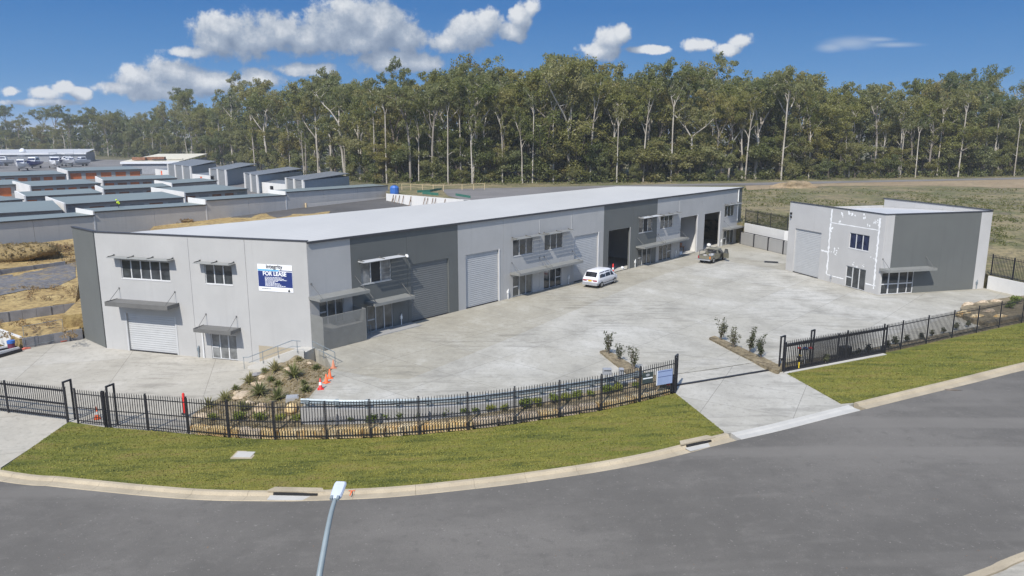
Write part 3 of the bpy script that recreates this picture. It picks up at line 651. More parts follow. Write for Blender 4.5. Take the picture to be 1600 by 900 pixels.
    # --- sloping garden between the two levels
    CP = [(339, 624, -1.7), (375, 603, -1.68), (409, 581, -1.6), (425, 574, -1.25), (440, 566, -.75), (466, 555, -.1), (495, 566, -.05), (519, 577, -.04), (500, 600, -.04), (483, 621, -.06), (470, 639, -.5), (470, 660, -.8), (430, 668, -.95), (380, 668, -1.05), (320, 664, -1.2), (300, 655, -1.35), (305, 645, -1.6), (430, 610, -.95), (400, 630, -1.15), (470, 590, -.35)]
    cpw = [at(a, b, c) for a, b, c in CP]
    global zgarden
    def zgarden(x, y):
        sw = sz = 0
        for p in cpw:
            w = 1 / ((p.x - x) ** 2 + (p.y - y) ** 2 + .05) ** 1.6; sw += w; sz += w * p.z
        return sz / sw + .10 * mnoise.noise(Vector((x * .9, y * .9, 3)))
    sheet('garden_bed', [(p.x, p.y) for p in cpw[:17]], zgarden, M['mulch'], .5, 1.2)
    # mulch strip behind the sandstone edge
    def fl_off(off, a=2, b=14): return [p + Vector((-.12, off, 0)) for p in fenceL[a:b]]
    global zmul
    def zmul(x, y): return zs(x) + interp(x, [(-20, .42), (-10, .50), (0, .42), (6, .38), (11, .26)]) + .1 * sstep(.8, 2.5, y - yf(x)) + .04 * mnoise.noise(Vector((x * 1.5, y * 1.5, 0)))
    back = [at(300, 655, -1.35), at(380, 668, -1.05), at(430, 668, -.95)] + [p + Vector((0, .12, 0)) for p in rail]
    sheet('garden_bed', [(p.x, p.y) for p in fl_off(.62)] + [(fenceL[-1].x - .3, fenceL[-1].y + 2.6), (rail[-1].x + .5, rail[-1].y + .9)] + [(p.x, p.y) for p in reversed(back)], zmul, M['mulch'], .5, .5)
    # two planted islands beside the driveway
    for pts in ([(937, 551.5), (944, 549.5), (952, 551), (1000, 580), (1018, 592), (1040, 600), (1046, 606), (1010, 600), (985, 589)], [(1108, 530.5), (1114, 528), (1122, 529.5), (1170, 551), (1219, 574), (1219, 579), (1209, 580), (1160, 558)]):
        q = smooth_poly([at(a, b, 0) for a, b in pts] + [at(*pts[0], 0)], 4)[:-1]
        sheet('garden_bed', [(p.x, p.y) for p in q], lambda x, y: max(.05, zdrive(x, y) + .06) + .09 + .03 * mnoise.noise(Vector((x * 2, y * 2, 1))), M['mulch'], .5, .7)
    # bed behind the right-hand fence
    q = [p + Vector((.12, .1, 0)) for p in fenceR[:11]]; q2 = [p + Vector((-.35, 1.0, 0)) for p in fenceR[:11]]
    sheet('garden_bed', [(p.x, p.y) for p in q] + [(p.x, p.y) for p in reversed(q2)], lambda x, y: max(.02, zs(x)) + .07 + .03 * mnoise.noise(Vector((x * 2, y * 2, 1))), M['mulch'], .6, .6)
    q = [at(1500, 487, 0), at(1522, 479, 0), at(1570, 471.5, 0), at(1600, 468, 0), at(1640, 470, 0), at(1640, 492, 0), at(1596, 502, 0), at(1545, 512, 0), at(1520, 506, 0), at(1505, 499, 0)]
    sheet('garden_bed', [(p.x, p.y) for p in q], lambda x, y: .42 + .05 * mnoise.noise(Vector((x, y, 1))), M['mulch'], 1, .6)
    # white mowing strip under the sliding gate
    a, b = fenceR[0], fenceR[3]; dd = (b - a).normalized(); nn = Vector((dd.y, -dd.x, 0))
    sheet('edge_strip', [(p.x, p.y) for p in (a + nn * .05, b + nn * .05, b + nn * .42, a + nn * .42)], lambda x, y: zlawn(x, y) + .045, M['layback'], 1, .3)
    # --- the raised field on the right and behind, held by walls along the yard
    fld = [Vector((-28.2, 169.6, 0)), Vector((18.3, 130.3, 0)), Vector((35.2, 113.5, 0)), Vector((37.9, 103.9, 0)), Vector((46, 99, 0)), Vector((53.6, 93, 0)), Vector((51.32, 79.72, 0)), Vector((52.58, 75.0, 0)), Vector((56.4, 61.6, 0)), Vector((75, 76, 0)), Vector((190, 90, 0)), Vector((230, 330, 0)), Vector((-30, 330, 0)), Vector((-33, 200, 0))]
    sheet('field', [(p.x, p.y) for p in fld], zfield, M['field'], 4.0, 5.0)
    zf2 = lambda o: (lambda x, y: zfield(x, y) + o)
    def strip(name, px, mat, off):
        pts = [at(a, b, zf2(off)) for a, b in px]; sheet(name, [(p.x, p.y) for p in pts], zf2(off), mat, 4.0, 0)
    strip('sandy_track', [(1165, 289.5), (1240, 287), (1330, 285), (1420, 283.5), (1530, 281.5), (1640, 279.5), (1640, 294), (1560, 293.5), (1480, 290), (1400, 290), (1300, 290.5), (1230, 294), (1165, 297)], M['sand'], .03)
    strip('gravel_road', [(735, 315), (812, 309), (900, 300), (960, 293.5), (1060, 290.5), (1165, 289.8), (1240, 288.0), (1330, 285.4), (1500, 282), (1640, 279.2), (1640, 276.2), (1480, 279.8), (1330, 282.4), (1240, 284.0), (1165, 285.8), (1060, 287.4), (960, 289.5), (880, 291.5), (760, 294), (690, 296), (700, 306)], M['gravel'], .06)
    # --- bare terraces left of the building, up to the long wall
    W0, W1 = at(0, 387, 0), at(604, 307, 1.7); W1.z = 0; wd = (W1 - W0).normalized(); WLEN = (W1 - W0).length
    def terr(px, zf, mat=None, name='bare_terrace'):
        pts = [at(a, b, c) for a, b, c in px]; return sheet(name, [(p.x, p.y) for p in pts], zf, mat or M['dirt'], 3.0, 1.6)
    def zt1(x, y): return -.93 + .30 * sstep(66, 80, y) + .1 * mnoise.noise(Vector((x * .4, y * .4, 0)))
    terr([(30, 530, -.93), (124, 513, -.93), (128, 470, -.6), (114, 470, -.6), (0, 497, -.6), (-90, 515, -.6), (-90, 500, -.93), (-20, 505, -.93)], zt1)
    def zt2(x, y): return -.10 + .25 * sstep(80, 95, y) + .12 * mnoise.noise(Vector((x * .3, y * .3, 2)))
    terr([(-90, 507, -.10), (0, 489, -.10), (118, 472.5, -.10), (128, 400, .1), (95, 413, .1), (0, 426, .1), (-90, 440, .1)], zt2)
    terr([(-90, 436, .40), (0, 420.5, .40), (98, 410, .40), (128, 402, .4), (128, 371, .4), (60, 380, .4), (0, 388, .4), (-90, 402, .4)], lambda x, y: .42 + .12 * mnoise.noise(Vector((x * .2, y * .2, 5))))
    strip2 = [at(a, b, .17) for a, b in ((-60, 436), (60, 422), (118, 409), (118, 432), (84, 446), (40, 450), (-60, 470))]
    sheet('gravel_path', [(p.x, p.y) for p in strip2], lambda x, y: zt2(x, y) + .05, M['mixed_gravel'], 2.0, 0)
    # dirt and dark asphalt between the long wall and the back of the building
    q = [W0 + wd * 24, W0 + wd * 66, BL + NB * 14 + U * 30, BL + NB * .5 + U * 34, BL + NB * 1.5 + U * 20, BL + U * 2 + NB * .5, WL + NB * 2 - U * 1]
    sheet('bare_terrace', [(p.x, p.y) for p in q], lambda x, y: .30 + 1.1 * max(0, min(1, (Vector((x, y, 0)) - W0).dot(wd) / WLEN)) + .2 * mnoise.noise(Vector((x * .2, y * .2, 5))), M['dirt'], 4.0, 2.0)
    q = [W0 + wd * 40, W1 + wd * 3, Vector((-28.2, 169.6, 0)), Vector((18.3, 130.3, 0)), BR + NB * .5, BL + NB * .6 + U * 20, BL + NB * 18 + U * 8]
    sheet('back_yard', [(p.x, p.y) for p in q], lambda x, y: .05 + 1.65 * max(0, min(1, (Vector((x, y, 0)) - W0).dot(wd) / WLEN)) * sstep(26, 4, (Vector((x, y, 0)) - W0).cross(wd).z), M['back_asphalt'], 4.0, 2.0)
    q = [W0 - wd * 40, W1 + wd * 20, Vector((-60, 420, 0)), Vector((-420, 520, 0)), Vector((-330, 150, 0))]
    sheet('storage_yard', [(p.x, p.y) for p in q], .02, M['gravel'], 6.0, 1.0)
    return rail, (W0, W1, wd)
RAIL, WALLLINE = build_setting()

# ------------------------------------------------------------------ building pieces (wall frames: x along, y inward, z up)
def window(parent, F, s, z, w, h, n=3, fm='frame', gm='glass', open_pane=None, label=None):
    """aluminium window set 70 mm back in its opening; frame mesh with one pane child per light"""
    M = F @ Matrix.Translation((s, .07, z)); mb = MB(); b = .055
    for x0, x1, z0, z1 in ((0, w, 0, b), (0, w, h - b, h), (0, b, b, h - b), (w - b, w, b, h - b)): mb.box(x0, x1, 0, .08, z0, z1)
    for i in range(1, n): x = w * i / n; mb.box(x - .045, x + .045, -.004, .082, b, h - b)
    mb.box(-.05, w + .05, -.10, -.002, -.05, -.002)
    o = mb.build('window', MAT[fm], parent, M)
    if label: o['label'] = label
    for i in range(n):
        g = MB(); g.box(w * i / n + .03, w * (i + 1) / n - .03, .035, .05, .03, h - .03)
        g.build('pane', MAT['black' if i == open_pane else gm], o, M)
    return o
def entry_door(parent, F, s, z, w, h, kind='left', gm='door_glass', fm='frame', lights=3, midrails=(0,)):
    M = F @ Matrix.Translation((s, .06, z)); mb = MB(); b = .07
    for x0, x1, z0, z1 in ((0, w, h - b, h), (0, b, 0, h - b), (w - b, w, 0, h - b), (b, w - b, 0, .05)): mb.box(x0, x1, 0, .09, z0, z1)
    for i in range(1, lights): x = w * i / lights; mb.box(x - .05, x + .05, -.004, .094, .05, h - b)
    for i in midrails: mb.box(w * i / lights + .05, w * (i + 1) / lights - .05, -.003, .093, h * .44, h * .44 + .1)
    o = mb.build('entry_door', MAT[fm], parent, M)
    for i in range(lights):
        g = MB(); g.box(w * i / lights + .04, w * (i + 1) / lights - .04, .04, .055, .03, h - .04); g.build('pane', MAT[gm], o, M)
    hd = MB(); hx = w / lights * (.88 if kind == 'left' else 2.12); hd.box(hx, hx + .03, -.06, -.006, .95, 1.15); hd.build('handle', MAT['galv'], o, M)
    return o
def roller_door(parent, F, s, z, w, h, mat='roller'):
    M = F @ Matrix.Translation((s, .12, z)); mb = MB(); p = .19; n = int(h / p)
    for i in range(n):
        z0 = h * i / n; z1 = h * (i + 1) / n; zm = z0 + (z1 - z0) * .16
        mb.quad((0, .048, z0), (w, .048, z0), (w, 0, zm), (0, 0, zm)); mb.quad((0, 0, zm), (w, 0, zm), (w, .02, z1), (0, .02, z1)); mb.quad((0, .02, z1), (w, .02, z1), (w, .048, z1), (0, .048, z1))
    o = mb.build('roller_door', MAT[mat], parent, M)
    e = MB(); e.box(0.02, w - .02, -.02, .04, .003, .09); e.build('bottom_rail', MAT['trim'], o, M)
    return o
def awning(parent, F, s, z, w, depth=1.25, mat='awning', rod_h=1.0, fascia=.22, label=None):
    """flat steel canopy: soffit, fascia and two hanging rods"""
    M = F @ Matrix.Translation((s, 0, z)); mb = MB()
    vs = [(0, -.005, .03), (w, -.005, .03), (w, -depth, -.05), (0, -depth, -.05)]
    lo = [(a, b, c - .06) for a, b, c in vs]
    mb.add([*vs, *lo], [(0, 3, 2, 1), (4, 5, 6, 7), (0, 1, 5, 4), (1, 2, 6, 5), (2, 3, 7, 6), (3, 0, 4, 7)])
    mb.box(-.03, w + .03, -depth - .04, -depth - .002, -.05 - fascia * .75, -.05 + fascia * .35)
    mb.box(-.034, -.003, -depth, -.008, -.05 - fascia * .6, .06); mb.box(w + .003, w + .034, -depth, -.008, -.05 - fascia * .6, .06)
    o = mb.build('awning', MAT[mat], parent, M)
    if label: o['label'] = label
    for x in (.28, w - .28):
        r = MB(); r.tube([(x, -depth + .08, .03), (x, -.02, rod_h)], .022, 6); r.box(x - .06, x + .06, -.03, -.004, rod_h - .08, rod_h + .06); r.build('rod', MAT['charcoal'], o, M)
    return o
def hood(parent, F, s, z, w, depth=.75, mat='awning', n=4):
    """louvred sun hood over an upper window"""
    M = F @ Matrix.Translation((s, 0, z)); mb = MB()
    for i in range(7):
        y = -.06 - i * (depth - .08) / 6; mb.add([(0, y, .03), (w, y, .03), (w, y - .07, -.03), (0, y - .07, -.03), (0, y, .012), (w, y, .012), (w, y - .07, -.048), (0, y - .07, -.048)], [(0, 3, 2, 1), (4, 5, 6, 7), (0, 1, 5, 4), (2, 3, 7, 6), (0, 4, 7, 3), (1, 2, 6, 5)])
    o = mb.build('sun_hood', MAT[mat], parent, M)
    for i in range(n):
        br = MB(); x = lerp(.12, w - .12, i / (n - 1)); br.bar((x, -.004, .07), (x, -depth, .05), .05, .06); br.bar((x, -.02, .14), (x, -.24, .07), .05, .05)
        br.build('bracket', MAT['charcoal'], o, M)
    return o
def meter_pipe(parent, F, s, z, h=1.0, mat='pvc', k='riser_pipe'):
    mb = MB(); mb.tube([(s, -.08, z), (s, -.08, z + h), (s + .05, -.08, z + h + .1), (s + .05, -.08, z + h - .08)], .045, 8); mb.box(s - .09, s + .09, -.14, -.005, z + h * .62, z + h * .62 + .25)
    return mb.build(k, MAT[mat], parent, F)
def wall_panel(parent, F, s0, s1, z0, z1, holes, mat, gap=.012, th=.2):
    mb = MB(); wall_mesh(mb, s0 + gap, s1 - gap, z0, z1, holes, th); return mb.build('wall_panel', MAT[mat], parent, F)

def long_building():
    root = thing('factory_building', 'long two storey grey and charcoal factory unit block with pale sheet roof', 'building', (K.x, K.y, 0))
    F1 = frame(K, E_); F2 = frame(LW, K); F0 = frame(WL, LW)
    H = 8.22
    W2 = (K - LW).length; mats1 = [(0, 4.07, 'light'), (4.07, 10.0, 'dark'), (10.0, 16.24, 'dark'), (16.24, 22.6, 'light'), (22.6, 28.3, 'light'), (28.3, 34.0, 'light'), (34.0, 40.2, 'light'), (40.2, 46.6, 'dark'), (46.6, 52.28, 'dark'), (52.28, 58, 'light'), (58, 64.4, 'light'), (64.4, 71.0, 'light'), (71.0, 76.4, 'light'), (76.4, 77.4, 'dark')]
    doors = [(10.4, 15.0, 0, 5.2), (17.25, 21.9, 0, 5.2), (34.45, 39.1, 0, 5.2), (41.25, 45.85, 0, 5.15), (58.55, 63.3, 0, 5.25), (65.45, 70.3, 0, 5.2)]
    wins = [(5.0, 8.2, 4.2, 5.98), (24.05, 27.25, 4.2, 5.87), (29.15, 32.35, 4.2, 5.87), (47.95, 51.2, 4.2, 5.95), (53.15, 56.4, 4.2, 5.85), (71.75, 74.9, 4.2, 5.87)]
    ents = [(.84, 3.2, 1.5, 3.8), (5.5, 8.25, 0, 2.3), (24.05, 27.2, 0, 2.22), (29.1, 32.2, 0, 2.28), (47.9, 51.2, 0, 2.2), (53.05, 56.3, 0, 2.28), (71.7, 75.2, 0, 2.2)]
    # wall bays of the yard front
    allh = doors + wins + ents
    for a, b, m in mats1:
        z0 = -2.4 if a == 0 else -.05
        wall_panel(root, F1, a, b, z0, H, [h for h in allh if a <= h[0] < b], m)
    # street end
    H2 = 8.32
    h2 = [(2.45, 7.3, ZL, 1.55), (2.4, 7.25, 4.55, 6.15), (10.65, 13.2, 4.55, 6.15), (10.7, 13.15, ZL, .42)]
    for a, b in ((0, 9.25), (9.25, 14.53), (14.53, W2)): wall_panel(root, F2, a, b, -2.4, H2, [h for h in h2 if a <= h[0] < b], 'light')
    wall_panel(root, F0, 0, (LW - WL).length - .21, -2.4, H2 + .02, [], 'dark')
    mb = MB(); mb.box(15.2, W2 - .02, -.012, -.003, -2.3, -.25); mb.build('footing', MAT['beige'], root, F2)
    # back and far end walls, party walls
    mb = MB()
    for A, B, z0, z1 in ((BL, BR, -2.4, 7.3), (E_, BR, -.5, 7.2), (WL, BL, -2.4, 7.3)):
        dv = (B - A).normalized(); nn = Vector((-dv.y, dv.x, 0)); mb.prism([A + dv * .02, B - dv * .02, B - dv * .02 + nn * .18, A + dv * .02 + nn * .18], z0, z1)
    mb.build('rear_wall', MAT['grey_wall'], root, world=True)
    mb = MB()
    for s in (16.24, 28.3, 40.2, 52.28, 64.4):
        a = K + U * s + NB * .25; b = K + U * s + NB * 22; mb.prism([a - U * .08, a + U * .08, b + U * .08, b - U * .08], 0, 7.35)
    mb.build('party_wall', MAT['white'], root, world=True)
    mb = MB()
    a, b = K + U * .3 + NB * .25, E_ - U * .3 + NB * .25
    mb.prism([a, b, b + NB * 21.9, a + NB * 21.9 - U * 2], -.02, .012); mb.build('floor_slab', MAT['layback'], root, world=True)
    # roof: single fall to the back, capped edges
    sl = (8.40 - 7.48) / 22.5
    zr = lambda p: 8.36 - sl * (Vector((p.x, p.y, 0)) - K).dot(NB)
    pts = [K - NB * .06 - U * .06, E_ - NB * .06 + U * .14, BR + NB * .2 + U * .14, WL + NB * .0 + U * .22 + NB * .15, LW + U * .22 + NB * .2]
    mb = MB(); top = [Vector((p.x, p.y, zr(p))) for p in pts]
    if True:
        # keep the sheet 0.12 below the street-end capping
        dirn = (K - LW).normalized(); inn = Vector((-dirn.y, dirn.x, 0))
        top[0] = Vector((K.x, K.y, 0)) + U * .12 - NB * .06; top[0].z = 8.36
        top[4] = LW + inn * .24; top[4].z = zr(top[4])
    bot = [p - Vector((0, 0, .14)) for p in top]; n = len(top)
    mb.add(top + bot, [tuple(range(n)), tuple(reversed(range(n, 2 * n)))] + [(i, n + i, n + (i + 1) % n, (i + 1) % n) for i in range(n)])
    rf = mb.build('roof', MAT['roof'], root, world=True)
    mb = MB(); mb.box(-.02, 77.5, -.15, -.065, 8.18, 8.345); mb.build('gutter', MAT['trim'], rf, F1)
    mb = MB(); mb.box(-.05, W2 + .03, -.05, .24, H2 + .003, H2 + .10); mb.build('capping', MAT['trim'], rf, F2)
    mb = MB(); mb.box(-.05, (LW - WL).length - .06, -.06, .24, H2 + .024, H2 + .12); mb.build('capping', MAT['trim'], rf, F0)
    # openings of the street end
    roller_door(root, F2, 2.45, ZL, 4.85, 3.27, 'roller')
    for a in (2.28, 7.31): mb = MB(); mb.box(a, a + .15, -.03, .1, ZL, 1.6); mb.build('door_guide', MAT['frame'], root, F2)
    window(root, F2, 2.4, 4.55, 4.85, 1.6, 5, 'white_metal'); window(root, F2, 10.65, 4.55, 2.55, 1.6, 3, 'white_metal')
    entry_door(root, F2, 10.7, ZL + .02, 2.45, 2.12, gm='grey_glass', fm='white_metal')
    awning(root, F2, 1.72, 2.74, 6.15, 1.35, 'charcoal', .95, .34); awning(root, F2, 10.15, 1.06, 3.45, 1.25, 'charcoal', .95, .28)
    hood(root, F2, 1.75, 6.42, 6.1, .75, 'awning', 4); hood(root, F2, 10.2, 6.36, 3.4, .75, 'awning', 3)
    mb = MB(); mb.box(9.9, 10.02, -.10, -.004, ZL, 1.0); mb.build('downpipe', MAT['white_metal'], root, F2)
    meter_pipe(root, F2, 9.45, ZL, .9, 'galv')
    # yard front
    for i, (a, b, z0, z1) in enumerate(doors):
        if i == 0: roller_door(root, F1, a, z0, b - a, z1, 'roller_dark')
        elif i in (1, 2): roller_door(root, F1, a, z0, b - a, z1, 'roller')
        if i > 0:
            mb = MB(); mb.box(b + .004, b + .12, -.05, .1, 0.004, z1 + .05); mb.build('door_guide', MAT['white_metal' if i not in (3,) else 'low_wall'], root, F1)
    for i, (a, b, z0, z1) in enumerate(wins):
        window(root, F1, a, z0, b - a, z1 - z0, 3, gm='grey_glass' if i == 0 else 'glass', open_pane=1 if i in (0, 3) else None)
        hood(root, F1, a - .3, z1 + .22, b - a + 1.3, .75, 'awning' if i not in (0, 3) else 'frame', 3)
    for i, (a, b, z0, z1) in enumerate(ents):
        entry_door(root, F1, a, z0 + .02, b - a, z1 - z0 - .02, gm='door_glass' if i not in (3, 5) else 'glass', midrails=(0,) if i not in (3, 5) else (2,))
    aws = [(-.05, 4.02, 4.75, 1.45), (5.3, 2.72, 4.3, 1.3), (23.6, 2.62, 5.0, 1.25), (28.8, 2.62, 5.6, 1.25), (47.4, 2.62, 5.1, 1.25), (52.4, 2.62, 6.3, 1.25), (71.4, 2.66, 5.6, 1.2)]
    for a, z, w, dp in aws: awning(root, F1, a, z, w, dp, 'awning')
    mb = MB(); mb.tube([(75.9, -.10, 8.1), (75.9, -.10, 3.4)], .07, 8); mb.build('downpipe', MAT['pvc'], root, F1)
    for s, m in ((9.1, 'pvc'), (23.2, 'pvc'), (33.4, 'pvc'), (47.2, 'pvc'), (57.4, 'pvc'), (71.0, 'pvc')): meter_pipe(root, F1, s, 0, .95, m)
    for s in (28.3, 33.9, 58.0): mb = MB(); mb.box(s - .03, s + .03, -.03, -.003, 6.0, 7.6); mb.build('conduit', MAT['frame'], root, F1)
    # corner porch: raised landing inside a perforated charcoal screen
    mb = MB(); mb.box(.05, 4.05, -1.5, -.01, -.3, 1.48); mb.build('porch_landing', MAT['low_wall'], root, F1)
    mb = MB(); hgt = 2.66
    for s0, s1, y in ((0, 4.12, -1.62),):
        n = 42
        for i in range(n): x = lerp(s0 + .03, s1 - .03, i / (n - 1)); mb.box(x - .03, x + .03, y, y + .03, .02, hgt)
        for z in (.02, 1.3, hgt - .06): mb.box(s0, s1, y + .032, y + .07, z, z + .06)
    n = 20
    for i in range(n): y = lerp(-1.58, -.04, i / (n - 1)); mb.box(0, .03, y - .033, y + .033, .02, hgt)
    mb.box(.032, .06, -1.6, -.02, hgt - .06, hgt); mb.box(4.08, 4.12, -1.58, -.02, .02, hgt)
    sc_ = mb.build('porch_screen', MAT['awning'], root, F1)
    mb = MB(); mb.tube([(4.5, -.9, 0), (4.5, -.9, .95), (5.1, -.9, .95), (5.1, -.9, 0)], .025, 8); mb.build('handrail', MAT['galv'], root, F1)
    mb = MB(); mb.box(4.2, 10.2, -1.45, -.02, .0, .06); mb.build('porch_landing', MAT['low_wall'], root, F1)
    # security camera on the charcoal bay
    c = thing('security_camera', 'small white dome security camera on the charcoal wall above a shutter', 'camera', F1 @ Matrix.Translation((9.9, 0, 6.08)))
    mb = MB(); mb.box(-.07, .07, -.2, -.003, -.05, .1); mb.build('mount', MAT['white_p'], c); mb = MB(); mb.blob((0, -.2, -.07), .12, random.Random(1), (1, 1, .9), 0); mb.build('dome', MAT['white_p'], c)
    # lease board
    Fs = F2 @ Matrix.Translation((15.6, -.03, 4.28)); w, h = 3.08, 2.14
    s = thing('lease_sign', 'white and navy FOR LEASE board on the upper street wall', 'sign', Fs)
    mb = MB(); mb.box(0, w, 0, .025, 0, h); mb.build('board', MAT['sign_white'], s)
    mb = MB(); mb.box(.02, w - .02, -.006, -.002, .36, 1.60); mb.build('panel', MAT['sign_blue'], s)
    mb = MB(); mb.box(.02, 1.9, -.006, -.002, 1.62, 1.75); mb.build('stripe', MAT['sign_sky'], s)
    mb = MB(); mb.box(1.93, w - .02, -.006, -.002, 1.66, 1.72); mb.build('stripe', MAT['sign_blue'], s)
    def text(body, x, z, size, mat, bold=0.0, name='lettering'):
        cu = bpy.data.curves.new(name, 'FONT'); cu.body = body; cu.size = size; cu.extrude = .002; cu.offset = bold; cu.align_x = 'CENTER'; cu.materials.append(mat)
        tmp = bpy.data.objects.new('tmp', cu); COL.objects.link(tmp); bpy.context.view_layer.update()
        me = bpy.data.meshes.new_from_object(tmp.evaluated_get(bpy.context.evaluated_depsgraph_get())); bpy.data.objects.remove(tmp)
        if not me.materials: me.materials.append(mat)
        o = bpy.data.objects.new(name, me); link(o, s, Fs @ Matrix.Translation((x, -.010, z)) @ Matrix.Rotation(R(90), 4, 'X')); return o
    text('integrity', 1.5, 1.84, .44, MAT['ink'], .010); text('FOR LEASE', 1.5, 1.27, .44, MAT['sign_white'], .014)
    rng = random.Random(4); mb = MB()
    for i, L in enumerate((1.5, 1.7, 1.95, 1.15, .9, 1.3, 1.45, 1.8)):
        x = .62; z = 1.12 - i * .095
        while x < .62 + L:
            l = rng.uniform(.07, .26); mb.box(x, min(x + l, .62 + L), -.008, -.004, z - .026, z + .022); x += l + .035
    mb.build('small_print', MAT['sign_white'], s)
    mb = MB()
    x = .3
    while x < 1.1: l = rng.uniform(.05, .14); mb.box(x, x + l, -.006, -.002, .17, .22); x += l + .03
    mb.add([(2.6, -.006, .06), (2.84, -.006, .06), (2.72, -.006, .28)], [(0, 1, 2)]); mb.add([(2.64, -.0065, .03), (2.8, -.0065, .03), (2.8, -.0065, .1), (2.64, -.0065, .1)], [(0, 1, 2, 3)])
    mb.build('small_print', MAT['ink'], s)
    # concrete stair with landings beside the street wall
    st = thing('concrete_stair', 'pale concrete stair climbing along the street wall to the yard', 'stairs', F2 @ Matrix.Translation((15.3, 0, ZL)))
    mb = MB(); n = 10
    for i in range(n): mb.box(.42 * i, .42 * (i + 1) - .001, -1.45, -.02, -.3, 1.70 * (i + 1) / n)
    mb.box(.42 * n, .42 * n + .8, -1.6, -.02, -.3, 1.715); mb.build('treads', MAT['layback'], st)
    mb = MB(); mb.add([(-.1, -1.62, -.3), (.42 * n + .8, -1.62, -.3), (.42 * n + .8, -1.62, 1.85), (.42 * n - .1, -1.62, 1.85), (-.1, -1.62, .2), (-.1, -1.46, -.3), (.42 * n + .8, -1.46, -.3), (.42 * n + .8, -1.46, 1.85), (.42 * n - .1, -1.46, 1.85), (-.1, -1.46, .2)],
        [(0, 1, 2, 3, 4), (9, 8, 7, 6, 5), (0, 5, 6, 1), (1, 6, 7, 2), (2, 7, 8, 3), (3, 8, 9, 4), (4, 9, 5, 0)]); mb.build('stringer', MAT['layback'], st)
    def handrail(name, label, pts, posts, M=None):
        t = thing(name, label, 'handrail', pts[0]); I = Matrix.Identity(4)
        mb = MB(); mb.tube(pts, .03, 8); mb.build('rail', MAT['galv'], t, world=True)
        mb = MB(); mb.tube([Vector(p) - Vector((0, 0, .45)) for p in pts[1:]], .02, 8); mb.build('rail', MAT['galv'], t, world=True)
        for p, h in posts: mb = MB(); mb.tube([p, Vector(p) + Vector((0, 0, h))], .024, 8); mb.build('post', MAT['galv'], t, world=True)
    Fp = lambda s_, y, z: F2 @ Vector((s_, y, z))
    handrail('handrail', 'sloping galvanised handrail on the outer side of the concrete stair', [Fp(14.9, -1.7, ZL + .95), Fp(15.4, -1.7, ZL + 1.0), Fp(19.4, -1.7, .95), Fp(20.1, -1.7, .95)], [(Fp(14.95, -1.7, ZL), .95), (Fp(16.7, -1.7, -1.1), 1.0), (Fp(18.1, -1.7, -.55), 1.0), (Fp(19.8, -1.7, 0), .95)])
    a, b = at(489, 552, 0), at(524, 570, 0); c = lerp(a, b, .5)
    handrail('handrail', 'short level galvanised handrail between garden top and screened porch', [a + Vector((0, 0, .95)), a + Vector((0, 0, .96)), b + Vector((0, 0, .95))], [(a, .95), (c, .95), (b, .95)])
    return root, F1, F2

